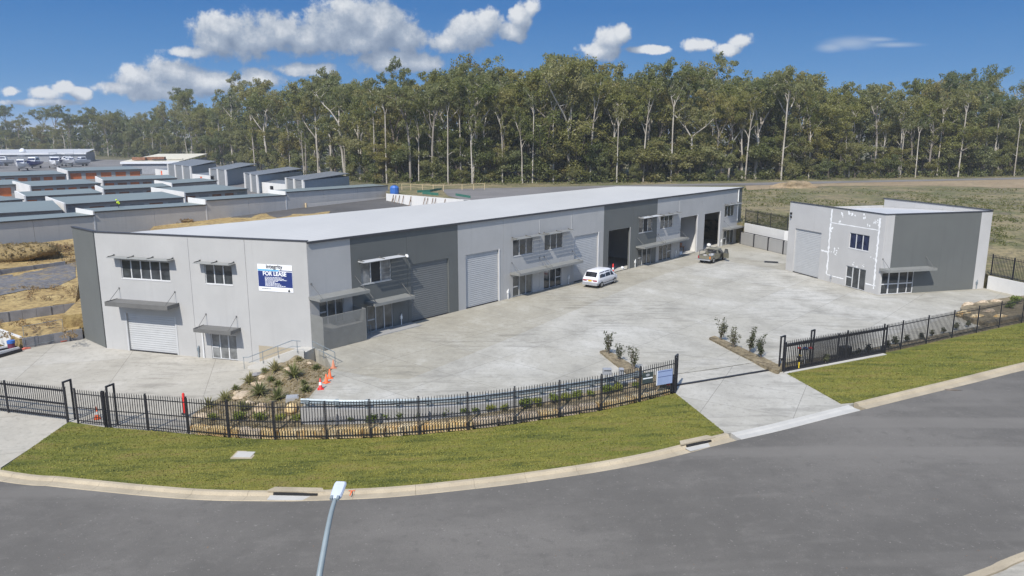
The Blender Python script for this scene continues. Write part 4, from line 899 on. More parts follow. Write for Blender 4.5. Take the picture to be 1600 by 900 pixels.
def small_building():
    root = thing('corner_warehouse', 'smaller detached grey warehouse with charcoal side, standing alone in yard', 'building', (SN.x, SN.y, 0))
    F1 = frame(SL, SN); F2 = frame(SN, SR); L1 = (SN - SL).length; L2 = (SR - SN).length; H = 8.30
    # frame F1 runs from the far corner to the near corner: convert distance from the near corner
    def h1(a, b, z0, z1): return (L1 - b, L1 - a, z0, z1)
    ho = [h1(9.3, 13.9, 0, 5.3), h1(1.95, 4.85, 4.25, 5.92), h1(2.0, 4.95, 0, 2.3)]
    for a, b in ((0, L1 - 8.0), (L1 - 8.0, L1)): wall_panel(root, F1, a, b, -.05, H, [h for h in ho if a <= h[0] < b], 'light_b')
    d2 = [(.2, 4.2, 0, 2.35)]
    wall_panel(root, F2, .21, 1.12, 2.36, H, [], 'light_b', .006)
    wall_panel(root, F2, .006, .205, -.05, H, [], 'light_b', .002)
    wall_panel(root, F2, 1.12, 11.95, -.05, H, [(1.0, 4.2, -.1, 2.35)], 'dark', .006); wall_panel(root, F2, 11.95, L2, -.05, H, [], 'light_b', .006)
    mb = MB()
    for A, B, z1 in ((SR, SB, 8.42), (SB, SL, 7.6)):
        dv = (B - A).normalized(); nn = Vector((-dv.y, dv.x, 0)); mb.prism([A + dv * .2, B - dv * .2, B - dv * .2 + nn * .18, A + dv * .2 + nn * .18], -.5, z1)
    mb.build('rear_wall', MAT['light_b'], root, world=True)
    d = (SL - SN).normalized(); e = (SR - SN).normalized()
    zz = lambda p: 8.16 - .055 * (p - SN).dot(d)
    pts = [SN + d * .22 + e * .22, SR + d * .22 - e * .22, SB - d * .22 - e * .22, SL - d * .22 + e * .22]
    top = [Vector((p.x, p.y, zz(p))) for p in pts]; bot = [p - Vector((0, 0, .2)) for p in top]; mb = MB()
    mb.add(top + bot, [(0, 1, 2, 3), (7, 6, 5, 4), (0, 4, 5, 1), (1, 5, 6, 2), (2, 6, 7, 3), (3, 7, 4, 0)]); rf = mb.build('roof', MAT['roof_small'], root, world=True)
    for Fr, L in ((F1, L1), (F2, L2), (frame(SR, SB), (SB - SR).length)):
        z = H + (.123 if Fr is not F1 and Fr is not F2 else .003); mb = MB(); mb.box(-.04, L + .04 - (.1 if Fr is F1 else 0), -.05, .24, z, z + (.09 if Fr is not F2 else .085)); mb.build('capping', MAT['trim'], rf, Fr)
    roller_door(root, F1, L1 - 13.9, 0, 4.6, 5.3, 'roller'); window(root, F1, L1 - 4.85, 4.25, 2.9, 1.67, 3, 'white_metal', 'blue_glass')
    entry_door(root, F1, L1 - 4.95, .02, 2.95, 2.28, gm='glass', fm='white_metal')
    # glazed corner entrance on the charcoal side
    M = F2 @ Matrix.Translation((.22, .05, .02)); w, h = 3.97, 2.32; mb = MB(); b = .07
    for x0, x1, z0, z1 in ((0, w, h - b, h), (0, w, 0, .06)): mb.box(x0, x1, 0, .09, z0, z1)
    for x in (0, .85, 2.1, 3.2, w - b): mb.box(x, x + (.14 if x in (.85, 2.1) else .08), -.003, .092, .06, h - b)
    mb.box(.08, w - b, .002, .088, 1.02, 1.13); o = mb.build('entry_door', MAT['white_metal'], root, M); g = MB(); g.box(.05, w - .05, .04, .055, .04, h - .04); g.build('pane', MAT['glass'], o, M)
    awning(root, F2, -.15, 2.78, 5.9, 1.3, 'awning', 1.0)
    meter_pipe(root, F1, L1 - 7.1, 0, .8, 'bumper'); meter_pipe(root, F2, 12.35, 0, .9, 'galv')
    # unpainted filler along joints and around fixings of the front bay
    rng = random.Random(12); mb = MB()
    def ragged(a, b, wd, n, j):
        a, b = Vector((a[0], 0, a[1])), Vector((b[0], 0, b[1])); dr = (b - a).normalized(); q = Vector((-dr.z, 0, dr.x))
        up, lo = [], []
        for i in range(n + 1):
            c = a.lerp(b, i / n); k1, k2 = wd * rng.uniform(.5, 1 + j), wd * rng.uniform(.5, 1 + j); up.append(c + q * k1); lo.append(c - q * k2)
        for i in range(n): mb.quad(*[Vector((p.x, -.004, p.z)) for p in (lo[i], lo[i + 1], up[i + 1], up[i])])
    X = lambda t: L1 - t
    ragged((X(7.93), .8), (X(7.93), 8.15), .075, 34, 1.7); ragged((X(.75), .5), (X(.75), 7.9), .065, 34, 1.7)
    ragged((X(7.95), 6.65), (X(.7), 6.65), .05, 20, .4); ragged((X(7.9), .75), (X(5.2), .75), .05, 12, .6); ragged((X(1.9), .85), (X(.5), .85), .06, 8, .8); ragged((X(9.1), 3.35), (X(8.0), 3.3), .07, 6, .8)
    for cx, cz, sp, k in ((4.9, 7.75, .5, 9), (6.2, 7.7, .3, 4), (2.9, 7.8, .3, 4), (1.2, 7.4, .45, 9), (6.9, 3.6, .6, 12), (3.6, 2.6, .3, 4), (6.6, 6.9, .2, 3), (2.2, 6.95, .2, 3), (7.7, 6.0, .3, 6), (2.4, 2.9, .3, 3), (1.3, 3.7, .2, 3)):
        for _ in range(k):
            x, z, r = X(cx + rng.gauss(0, sp * .6)), cz + rng.gauss(0, sp * .5), rng.uniform(.05, .15); n = 7
            mb.add([(x + r * math.cos(t * 2 * math.pi / n) * rng.uniform(.6, 1.3), -.0045 - .0004 * _ - .00004 * k, min(8.2, z + r * math.sin(t * 2 * math.pi / n) * rng.uniform(.6, 1.3))) for t in range(n)], [tuple(range(n))])
    mb.build('filler_patch', MAT['patch'], root, F1)
    mb = MB(); mb.box(.35, .5, -.22, -.003, 6.85, 7.1); mb.box(.36, .49, -.2, -.003, 6.45, 6.65); mb.build('wall_lamp', MAT['black'], root, F1)
    return root
FACT, F1W, F2W = long_building()
small_building()

# ------------------------------------------------------------------ fences, walls and gates
def picket_panel(mb, L, h, M, gap=.17, w=.042, base=.08, rails=(.22, -.25), pts=True, rise=0.0, railw=.055):
    """L long panel in frame M (x along, z up); rise = level change of the far end"""
    n = max(2, int(round(L / gap)))
    P = lambda x, y, z: M @ Vector((x, y, z + rise * x / L))
    for i in range(n):
        x = L * (i + .5) / n
        vs = [P(x + a, b, c) for c in (base, h - .05) for a, b in ((-w / 2, -.012), (w / 2, -.012), (w / 2, .012), (-w / 2, .012))] + [P(x, 0, h + .05)]
        mb.add(vs, [(0, 1, 5, 4), (1, 2, 6, 5), (2, 3, 7, 6), (3, 0, 4, 7), (4, 5, 8), (5, 6, 8), (6, 7, 8), (7, 4, 8)])
    for r in rails:
        z = r if r > 0 else h + r
        mb.add([P(x, y, zz) for x in (0, L) for y, zz in ((.014, z - railw / 2), (.05, z - railw / 2), (.05, z + railw / 2), (.014, z + railw / 2))], [(0, 1, 5, 4), (1, 2, 6, 5), (2, 3, 7, 6), (3, 0, 4, 7), (0, 3, 2, 1), (4, 5, 6, 7)])
def palisade(name, label, cat, pts, h, group=None, post=.075, rails=(.22, -.25), ph=None, mat='fence', **kw):
    t = thing(name, label, cat, pts[0], group)
    for a, b in zip(pts, pts[1:]):
        dv = Vector((b.x - a.x, b.y - a.y, 0)); L = dv.length; M = Matrix.Translation(a) @ Matrix.Rotation(math.atan2(dv.y, dv.x), 4, 'Z')
        mb = MB(); picket_panel(mb, L, h, M, rise=b.z - a.z, rails=rails, **kw); mb.build('panel', MAT[mat], t, world=True)
    for p in pts:
        mb = MB(); mb.box(p.x - post / 2, p.x + post / 2, p.y - post / 2, p.y + post / 2, p.z - .3, p.z + (ph or h + .06)); mb.box(p.x - post * .75, p.x + post * .75, p.y - post * .75, p.y + post * .75, p.z + (ph or h + .06) + .001, p.z + (ph or h + .06) + .02); mb.build('post', MAT[mat], t, world=True)
    return t
def gate_frame(label, p, dv, h=2.75, w=.55):
    """tall guide frame that holds a sliding gate upright"""
    t = thing('gate_guide', label, 'gate frame', p); dv = dv.normalized(); a, b = p, p + dv * w; b.z = p.z; z = Vector((0, 0, h))
    for q in (a, b): mb = MB(); mb.bar(q - Vector((0, 0, .2)), q + z, .10); mb.build('post', MAT['fence'], t, world=True)
    mb = MB(); mb.bar(a + z - Vector((0, 0, .05)) + dv * .052, b + z - Vector((0, 0, .05)) - dv * .052, .10); mb.build('top_bar', MAT['fence'], t, world=True)
def front_fences():
    palisade('palisade_fence', 'black spear top palisade fence curving along the lawn in front of the sandstone edge', 'fence', fenceL, 2.35, rails=(.22, 1.12, -.30))
    r = [p.copy() for p in fenceR]
    palisade('palisade_fence', 'black palisade fence along the striped lawn right of the open driveway', 'fence', r, 2.25, rails=(.22, -.25))
    # street gates
    a, b = at(-75, 634, zst), at(107, 657, zst)
    t = palisade('sliding_gate', 'closed black sliding gate across the lower drive at left end of fence', 'gate', [a, lerp(a, b, .5), b], 2.25, rails=(.20, 1.1, -.25), railw=.13, ph=2.25)
    g0 = at(112, 661, zst); dv = (fenceL[1] - g0)
    palisade('palisade_fence', 'short black fence length between the two tall frames by the orange cone', 'fence', [g0 + dv.normalized() * .5, at(168, 667, zst)], 2.3, rails=(.22, 1.1, -.28))
    gate_frame('tall black gate frame at the end of the closed sliding gate', at(106, 660, zst), Vector((.35, 1, 0)))
    gate_frame('tall black gate frame between orange cone and first fence post', at(173, 668, zst), Vector((.35, 1, 0)))
    gate_frame('tall black gate frame at driveway end of curved fence beside blue board', at(1053, 614, zst), Vector((.55, 1, 0)), 2.55, .5)
    gate_frame('tall black gate frame at the right edge of the driveway opening', at(1221, 580, zst) + Vector((-.1, .25, 0)), Vector((.75, .6, 0)), 2.5, .5)
    gate_frame('tall black gate frame partway along the parked sliding gate', at(1267, 572, zst) + Vector((0, .35, 0)), Vector((.75, .6, 0)), 2.6, .4)
    p0, p1 = at(1222, 581, zst), at(1380, 551, zst); dv = (p1 - p0).normalized(); nn = Vector((dv.y, -dv.x, 0))
    q = [p0 + nn * .16, lerp(p0, p1, .5) + nn * .16, p1 + nn * .16]
    t = palisade('sliding_gate', 'open black sliding gate parked along the right fence above a white strip', 'gate', q, 2.15, rails=(.26, -.22), railw=.16, ph=2.2, base=.22)
    mb = MB()
    for k in range(2): mb.bar(q[k] + Vector((0, 0, .1)), q[k + 1] + Vector((0, 0, .1)), .06, .14)
    mb.build('bottom_beam', MAT['fence'], t, world=True)
    m = at(1320, 563, zst) + Vector((.2, .5, 0)); t = thing('gate_motor', 'dark gate motor box behind the parked sliding gate', 'gate motor', m)
    mb = MB(); mb.box(-.35, .35, -.25, .25, 0, .85, T(0, 0, 0, .5)); mb.build('housing', MAT['fence'], t); mb = MB(); mb.box(-.4, .4, -.3, .3, .851, .93, T(0, 0, 0, .5)); mb.build('lid', MAT['trim'], t)
    # steel track across the driveway
    a, b = at(1056, 603, zdrive), at(1218, 576.5, zdrive)
    mb = MB(); n = 8
    for i in range(n):
        p, q2 = lerp(a, b, i / n), lerp(a, b, (i + 1) / n); p.z, q2.z = zdrive(p.x, p.y) + .05, zdrive(q2.x, q2.y) + .05; mb.bar(p, q2, .16, .09)
    tag(mb.build('gate_track', MAT['fence']), 'black steel gate track lying across the concrete driveway', 'gate track')
    # boards hung on the fence
    p, q = fenceL[-2], fenceL[-1]; M = Matrix.Translation(p) @ Matrix.Rotation(math.atan2(q.y - p.y, q.x - p.x), 4, 'Z')
    t = thing('notice_board', 'dark square notice board on the fence left of the pale blue board', 'sign', M @ Matrix.Translation((.12, -.06, 1.22)))
    mb = MB(); mb.box(0, .85, 0, .02, 0, .72); mb.build('board', MAT['board_dark'], t); mb = MB(); mb.box(.05, .8, -.004, -.002, .30, .38); mb.build('stripe', MAT['sign_white'], t)
    mb = MB(); mb.add([(.42 + .16 * math.cos(a * .6283), -.004, .55 + .09 * math.sin(a * .6283)) for a in range(10)], [tuple(range(10))]); mb.build('emblem', MAT['bumper'], t)
    t = thing('notice_board', 'pale blue rectangular board on the fence beside the driveway', 'sign', M @ Matrix.Translation((1.3, -.06, .95)))
    mb = MB(); mb.box(0, 1.2, 0, .02, 0, .98); mb.build('board', MAT['board_blue'], t); mb = MB(); mb.box(.05, 1.15, -.004, -.002, .52, .55); mb.build('stripe', MAT['sign_blue'], t)
    mb = MB(); mb.box(.05, 1.15, -.004, -.002, .87, .90); mb.build('stripe', MAT['sign_blue'], t); mb = MB(); mb.box(-.05, -.002, -.005, .03, 0, .98); mb.build('edge', MAT['sign_white'], t)
    for k, (s_, lb) in enumerate(((948, 'grey steel letterbox on a post behind fence, left of the other letterbox'), (970, 'grey steel letterbox on a post behind fence, nearest the dark notice board'))):
        c = at(s_, 606, .1); t = thing('letterbox', lb, 'letterbox', c, 'letterboxes behind the front fence')
        mb = MB(); mb.bar((0, 0, -.2), (0, 0, .95), .07); mb.build('post', MAT['galv'], t); w = .28 if k == 0 else .15
        mb = MB(); mb.box(-w, w, -.2, .2, .951, 1.32); mb.build('box', MAT['bumper'], t); mb = MB(); mb.box(-w * .8, w * .8, -.206, -.202, 1.2, 1.26); mb.build('slot', MAT['black'], t)
front_fences()

def low_walls():
    # retaining wall with guard rail
    t = thing('retaining_wall', 'long low pale concrete retaining wall under the galvanised guard rail', 'retaining wall', RAIL[0])
    mb = MB(); rp = smooth_poly(RAIL, 3); up = []
    for i, p in enumerate(rp):
        d = (rp[min(i + 1, len(rp) - 1)] - rp[max(i - 1, 0)]).normalized(); nn = Vector((d.y, -d.x, 0)); up.append((p, nn))
    for i, (p, nn) in enumerate(up): mb.v += [tuple(p + nn * .16 + Vector((0, 0, -2))), tuple(p + nn * .16 + Vector((0, 0, .04))), tuple(p - nn * .18 + Vector((0, 0, .04))), tuple(p - nn * .18 + Vector((0, 0, -2)))]
    for i in range(len(up) - 1):
        for j in range(3): mb.f.append((i * 4 + j, (i + 1) * 4 + j, (i + 1) * 4 + j + 1, i * 4 + j + 1)); mb.sm.append(False)
    n = (len(up) - 1) * 4; mb.f += [(0, 1, 2, 3), (n + 3, n + 2, n + 1, n)]; mb.sm += [False] * 2
    mb.build('wall', MAT['low_wall'], t, world=True)
    g = thing('guard_rail', 'galvanised W-beam guard rail along the yard edge above low wall', 'guard rail', RAIL[0])
    prof = [(0, .50), (.035, .54), (.07, .58), (.07, .62), (.02, .66), (.02, .70), (.07, .74), (.07, .78), (.035, .82), (0, .86)]; mb = MB(); k = len(prof)
    for p, nn in up: mb.v += [tuple(p + nn * (.03 + a) + Vector((0, 0, b - .25))) for a, b in prof]
    for i in range(len(up) - 1):
        for j in range(k - 1): mb.f.append((i * k + j, (i + 1) * k + j, (i + 1) * k + j + 1, i * k + j + 1)); mb.sm.append(False)
    mb.build('rail', MAT['galv'], g, world=True)
    L = 0; last = None
    tot = sum((a - b).length for a, b in zip(rp, rp[1:])); nposts = 13
    for i in range(nposts):
        s_ = .4 + (tot - .8) * i / (nposts - 1); acc = 0
        for (a, na), (b, nb) in zip(up, up[1:]):
            l = (b - a).length
            if acc + l >= s_: p = lerp(a, b, (s_ - acc) / l); nn = na; break
            acc += l
        mb = MB(); ang = math.atan2(nn.y, nn.x); mb.box(-.13, .02, -.09, .09, .042, .60, T(p.x, p.y, 0, ang)); mb.box(.105, .15, -.16, .16, .30, .56, T(p.x, p.y, 0, ang)); mb.build('post', MAT['galv'], g, world=True)
    # sandstone edging boulders
    rng = random.Random(5); acc = []; pts = [p for p in smooth_poly(fenceL[2:], 6)]
    s_ = 0; spots = []
    for a, b in zip(pts, pts[1:]):
        l = (b - a).length; s_ += l
        acc.append((s_, b, (b - a).normalized()))
    x = .0; total = s_
    def on(s):
        for q, b, dd in acc:
            if q >= s: return b - dd * (q - s), dd
        return acc[-1][1], acc[-1][2]
    i = 0
    while x < total - .6:
        w = rng.uniform(.95, 1.6); p, dd = on(x + w / 2); nn = Vector((-dd.y, dd.x, 0)); hh = interp(p.x, [(-20, .52), (-10, .62), (0, .52), (6, .46), (11, .34)])
        bm = bmesh.new(); bmesh.ops.create_cube(bm, size=1); bmesh.ops.subdivide_edges(bm, edges=bm.edges[:], cuts=3, use_grid_fill=True)
        o = Vector((rng.uniform(0, 99), 0, 0)); mb = MB()
        for v in bm.verts:
            c = v.co.copy(); q = Vector((c.x * (w - .03), c.y * rng.uniform(.6, .64), c.z * hh)); q -= c * (c.length ** 2) * .10 * Vector((1, 1, 1)).length / 1.7
            q += Vector((mnoise.noise(c * 2 + o), mnoise.noise(c * 2 + o + Vector((7, 0, 0))), mnoise.noise(c * 2 + o + Vector((0, 9, 0))))) * .05; mb.v.append(tuple(q))
        mb.f = [tuple(v.index for v in f.verts) for f in bm.faces]; mb.sm = [False] * len(mb.f); bm.free()
        M = T(p.x + nn.x * .38, p.y + nn.y * .38, zs(p.x) + hh / 2 - .02, math.atan2(dd.y, dd.x) + rng.uniform(-.03, .03)) @ Matrix.Rotation(rng.uniform(-.04, .04), 4, 'X')
        o = mb.build('sandstone_block', MAT['stone' if rng.random() < .62 else 'pale_stone'], None, M); i += 1
        tag(o, f'rough sandstone block at the curved fence foot, {ordinal(i)} from left end', 'stone block', 'sandstone blocks along the curved fence'); x += w
    # white and grey walls behind the site
    def wall(name, label, pts, z0, z1, mat, th=.2, joints=None):
        t = thing(name, label, 'wall', Vector((pts[0].x, pts[0].y, 0)))
        for a, b in zip(pts, pts[1:]):
            dv = Vector((b.x - a.x, b.y - a.y, 0)); L = dv.length; F = frame(a, b); n = max(1, int(L / (joints or L)))
            for i in range(n): mb = MB(); mb.box(L * i / n + .006, L * (i + 1) / n - .006, 0, th, z0, z1); mb.build('wall_panel', MAT[mat], t, F)
        return t
    A, B = Vector((35.0, 113.0, 0)), Vector((37.75, 103.8, 0)); C = Vector((46, 98.6, 0))
    wall('boundary_wall', 'white rendered boundary wall between long block and corner warehouse', [A, B, C], 0, 3.15, 'white')
    t = thing('slatted_fence', 'grey panel screen with dark posts in front of the white boundary wall', 'fence', A + (B - A).normalized() * .3)
    F = frame(A, B); L = (B - A).length + 4.2
    for i in range(4):
        mb = MB()
        mb.box(L * i / 4 + .10, L * (i + 1) / 4 - .10, -.55, -.51, .05, 1.8); mb.build('panel', MAT['low_wall'], t, F)
    for i in range(5): mb = MB(); mb.box(L * i / 4 - .09, L * i / 4 + .09, -.62, -.42, -.1, 1.88); mb.build('post', MAT['fence'], t, F)
    mb = MB(); mb.box(0, L, -.60, -.46, 1.882, 1.95); mb.build('top_rail', MAT['fence'], t, F)
    def up(p, z): q = p.copy(); q.z = z; return q
    nb = Vector((.96, .28, 0)) * .4
    palisade('palisade_fence', 'dark palisade fence on top of the white wall between the buildings', 'fence', [up(A + nb - (B - A) * .05, 3.1), up(lerp(A, B, .27) + nb, 3.1), up(lerp(A, B, .6) + nb, 3.1), up(B + nb, 3.1), up(C + nb, 3.1)], 2.1)
    A, B, C = SR + Vector((.28, -.15, 0)), Vector((52.4, 74.9, 0)), Vector((56.2, 61.5, 0))
    wall('boundary_wall', 'white low boundary wall running right from the corner warehouse', [A, B, C], 0, 1.42, 'white')
    pp = [up(A + nb * .8, 1.36)]; dv = (B - A).normalized()
    for k in range(1, 6): pp.append(up(A + nb * .8 + dv * 2.6 * k, 1.36))
    palisade('palisade_fence', 'dark palisade fence on top of the low white wall at the right', 'fence', pp, 2.35)
    A, B = Vector((-28.2, 169.4, 0)), Vector((18.3, 130.1, 0))
    wall('boundary_wall', 'long white rear wall propped by timbers behind the factory roof', [A, B], 0, 3.1, 'white', .25, 12)
    F = frame(A, B); rng = random.Random(3)
    for i, x in enumerate((2.6, 3.4, 4.6, 5.9, 8.3, 12.7, 13.6, 15.1, 16.0, 18.8)):
        mb = MB(); lean = rng.uniform(-.3, .5); mb.bar((x + lean * .6, -1.1, .05), (x, -.06, 2.95), .10, .10)
        if i in (0, 4): mb.bar((x - .4, -1.0, .05), (x, -.07, 2.2), .09, .09)
        o = mb.build('timber_prop', MAT['timber'], None, F); tag(o, f'brown timber prop on the white rear wall, {ordinal(i + 1)} from the blue tank', 'timber prop', 'timber props against the rear wall')
    # raw concrete kerb wall in the back yard + dark timber end
    a, b = at(480, 331.5, 0.2), at(608, 319, .2)
    wall('block_wall', 'low raw concrete wall in the back yard with a yellow end post', [a, b], 0, 1.9, 'grey_wall')
    mb = MB(); mb.box(a.x - .35, a.x - .03, a.y - .2, a.y + .2, 0, 2.1); tag(mb.build('marker_post', MAT['pine']), 'pale timber post at the left end of the low back yard wall', 'post')
    p = at(590, 319, .2); mb = MB(); mb.bar(p, p + Vector((-1.2, .6, 3.0)), .22, .22); tag(mb.build('timber_beam', MAT['pine']), 'pale timber beam leaning in the dark back yard', 'beam')
    # left: white panel wall and grey sleeper walls
    a, b = at(-40, 515, ZL), at(32.5, 542, ZL)
    wall('low_wall', 'short white panel wall at the far left of the lower forecourt', [a, b], -2.2, -.82, 'white')
    def sleepers(label, A, B, z0, z1, fwd=0.0):
        F = frame(A, B); L = (B - A).length; t = thing('sleeper_wall', label, 'retaining wall', Vector((A.x, A.y, z0))); n = int(L / 1.15); rng = random.Random(int(L * 10)); mb = MB()
        for i in range(n): mb.box(L * i / n + .012, L * (i + 1) / n - .012, -.34 - fwd, -.20 - fwd, z0 - .4, z1 + .06 + rng.uniform(-.04, .04))
        mb.build('sleepers', MAT['sleeper'], t, F)
        for i in range(0, n + 1, 3): m2 = MB(); m2.box(L * i / n - .05, L * i / n + .05, -.41 - fwd, -.342 - fwd, z0 - .4, z1 + .09); m2.build('post', MAT['sleeper'], t, F)
    sleepers('grey sleeper retaining wall at the edge of the lower forecourt', at(33, 541, ZL), at(125, 525.5, ZL), ZL, ZL + .80, .62)
    sleepers('grey sleeper retaining wall between the two straw coloured banks', at(-60, 506, -.6), at(119, 481.5, -.6), -.6, .0, .25)
    sleepers('grey sleeper retaining wall beyond the grey gravel path', at(-60, 436, .05), at(98, 414.5, .05), .05, .56, .25)
low_walls()

# ------------------------------------------------------------------ street furniture and small things
def cone(label, p, h=.72, banded=False, mat='orange', rz=.3, tilt=0):
    t = thing('traffic_cone', label, 'traffic cone', T(p[0], p[1], p[2], rz) @ Matrix.Rotation(tilt, 4, 'X'), 'traffic cones')
    mb = MB(); mb.box(-.2, .2, -.2, .2, .0, .04); mb.build('foot', MAT[mat], t)
    mb = MB(); mb.lathe([(.15, .041), (.135, .06), (.03, h), (.0, h + .005)], n=16); mb.build('body', MAT[mat], t)
    if banded: mb = MB(); r = lambda z: .135 - .105 * (z - .06) / (h - .06) + .004; mb.lathe([(r(.3), .3), (r(.5), .5)], n=16); mb.build('band', MAT['white_p'], t)
def pole_cone(label, p, h=1.5, mat='red', stripes=True):
    t = thing('bollard', label, 'bollard', p); mb = MB(); mb.lathe([(.2, 0), (.2, .08), (.1, .1)], n=14); mb.build('foot', MAT['black'], t)
    mb = MB(); mb.lathe([(.1, .1), (.085, h - .05), (.05, h), (0, h)], n=14); mb.build('body', MAT[mat], t)
    if stripes: mb = MB(); mb.lathe([(.101, h * .45), (.097, h * .65)], n=14); mb.build('band', MAT['white_p'], t)
def small_things():
    cone('orange cone with white band standing by the gap in the left fence', at(152, 654, -1.72), .82, True, rz=.5)
    cone('weathered orange cone with no band highest on the garden edge', at(521, 575, 0), .62, mat='faded_orange')
    cone('plain bright orange cone second down from the weathered cone', at(515.5, 591, 0), .66); cone('plain bright orange cone third down beside garden edge', at(510, 598, 0), .62, rz=.9)
    cone('red and white banded cone lowest of the row beside garden', at(501, 608, 0), .76, True, 'red')
    pole_cone('tall red bollard behind the left fence near end of sandstone', at(289, 647, -1.55), 1.45, 'red', False)
    pole_cone('short red and white post behind fence at driveway gate', at(1044, 607, -.1), 1.1, 'red')
    pole_cone('red and white bollard standing at the first open garage door', F1W @ Vector((41.6, -.5, 0)), 1.25, 'red')
    # rubbish and objects in the garages
    for k, (x, y, r) in enumerate(((59.4, .8, .17), (60.0, .7, .19), (60.6, .9, .17))):
        t = thing('bucket', ('white bucket on garage floor nearest the door edge', 'white bucket on garage floor between two other buckets', 'white bucket on garage floor farthest along the doorway')[k], 'bucket', F1W @ Matrix.Translation((x, y, .02)), 'white buckets in the open garage')
        mb = MB(); mb.lathe([(r * .85, 0), (r, .38), (r * .93, .37), (r * .8, .03), (0, .03)], n=14); mb.build('pail', MAT['white_p'], t); mb = MB(); mb.tube([(-r, 0, .36), (-r * .7, 0, .48), (0, 0, .54), (r * .7, 0, .48), (r, 0, .36)], .012, 6); mb.build('handle', MAT['galv'], t)
    rng = random.Random(8)
    M = F1W @ Matrix.Translation((61.2, 1.9, 0)); t = thing('work_bench', 'loaded timber work bench inside the open garage beside buckets', 'bench', M); mb = MB(); mb.box(-1.4, 1.4, -.5, .5, .74, .8); mb.build('bench_top', MAT['timber'], t)
    for x in (-1.3, 1.3):
        for y in (-.4, .4): mb = MB(); mb.bar((x, y, .012), (x, y, .739), .08); mb.build('leg', MAT['timber'], t)
    for k, (x, w, h, m, lb) in enumerate(((-.9, .5, .35, 'bundle', 'grey wrapped bundle on the garage bench'), (-.1, .6, .28, 'red', 'red tool crate on the garage bench'), (.8, .5, .45, 'rust', 'brown box on the garage bench'))):
        mb = MB(); mb.box(-w / 2, w / 2, -.25, .25, 0, h); mb.box(-w / 2 - .02, w / 2 + .02, -.27, .27, h + .001, h + .05); tag(mb.build('crate', MAT[m], None, M @ Matrix.Translation((x, 0, .802))), lb, 'crate')
    for k, (s_, y, lb) in enumerate(((66.6, 1.2, 'grey wrapped bundle on the floor of the farthest open garage'), (69.0, .9, 'pale round bundle near the right jamb of the farthest open garage'))):
        mb = MB(); mb.blob((0, 0, .3), .5 if k == 0 else .4, rng, (1.3 if k == 0 else 1, .9, .65), .15); tag(mb.build('bundle', MAT['bundle' if k == 0 else 'white_p'], None, F1W @ Matrix.Translation((s_, y, 0))), lb, 'bundle')
    mb = MB(); mb.blob((0, 0, .18), .2, rng, (1, 1, .9), .1); tag(mb.build('bundle', MAT['white_p'], None, F1W @ Matrix.Translation((45.2, .5, 0))), 'small white bundle on the floor of the first open garage', 'bundle')
    # water hydrant assembly behind the parked gate
    p = at(1254, 570, 0); t = thing('hydrant', 'red and blue valved hydrant standpipe behind the parked sliding gate', 'hydrant', p)
    for x in (-.28, .12): mb = MB(); mb.tube([(x, 0, 0), (x, 0, 1.25)], .07, 10); mb.box(x - .1, x + .1, -.1, .1, .5, .62); mb.build('standpipe', MAT['black' if x < 0 else 'bumper'], t)
    mb = MB(); mb.tube([(-.28, 0, 1.15), (.12, 0, 1.15), (.5, 0, 1.15)], .06, 8); mb.build('crosspipe', MAT['bumper'], t)
    for x, m in ((-.32, 'red'), (.12, 'blue'), (.5, 'red')): mb = MB(); mb.lathe([(0, 1.22), (.16, 1.23), (.16, 1.30), (.05, 1.34), (0, 1.36)], (x, 0, 0), 12); mb.build('valve_wheel', MAT[m], t)
    mb = MB(); mb.tube([(-.28, -.1, .75), (-.28, -.24, .75)], .06, 10); mb.build('coupling', MAT['yellow_p'], t)
    for k, px in enumerate((1227, 1248)):
        q = at(px, 575, .02); mb = MB(); mb.lathe([(.03, 0), (.03, .42), (.0, .45)], n=10); tag(mb.build('marker_post', MAT['yellow_p'], None, Matrix.Translation(q)), ('yellow marker post beside the driveway gate frame', 'yellow marker post beside the hydrant standpipe')[k], 'marker post')
    # service pit lid in the lawn
    p = at(382, 711, zlawn); t = thing('pit_lid', 'pale square concrete pit lid set in the lawn', 'pit lid', T(p.x, p.y, p.z, -.05)); mb = MB(); mb.box(-.62, .62, -.5, .5, -.2, .03); mb.build('surround', MAT['kerb'], t); mb = MB(); mb.box(-.5, .5, -.38, .38, .031, .05); mb.build('lid', MAT['layback'], t)
    p = at(457, 621, -.2); t = thing('pit_lid', 'grey pit lid on the garden slope beside the guard rail', 'pit lid', T(p.x, p.y, zgarden(p.x, p.y) + .12, .2)); mb = MB(); mb.box(-.40, .40, -.36, .36, -.4, .04); mb.build('surround', MAT['low_wall'], t); mb = MB(); mb.box(-.33, .33, -.29, .29, .041, .07); mb.build('lid', MAT['bumper'], t)
    # stormwater pits in the kerb
    for px, py, w, lb in ((459, 767, 1.2, 'concrete kerb inlet with dark slot left of the street lamp head'), (1090, 688.5, .9, 'concrete kerb inlet with dark slot beside the driveway')):
        p = at(px, py, zk); i = min(range(len(kerb)), key=lambda k: (kerb[k] - p).length); dd = (kerb[i + 1] - kerb[i - 1]).normalized(); dd.z = 0; c = kerb[i]
        t = thing('kerb_inlet', lb, 'drain', T(c.x, c.y, zk(c.x, c.y), math.atan2(dd.y, dd.x)))
        mb = MB(); q = [(-w - .32, -.25), (w + .32, -.25), (w + .05, .18), (-w - .05, .18)]; mb.prism(q, .024, .10); mb.build('lintel', MAT['kerb'], t)
        mb = MB(); mb.box(-w + .05, w - .05, -.375, -.252, -.105, .02); mb.build('slot', MAT['black'], t); mb = MB(); mb.box(-w - .1, w + .1, -.84, -.38, -.13, -.09); mb.build('apron', MAT['layback'], t)
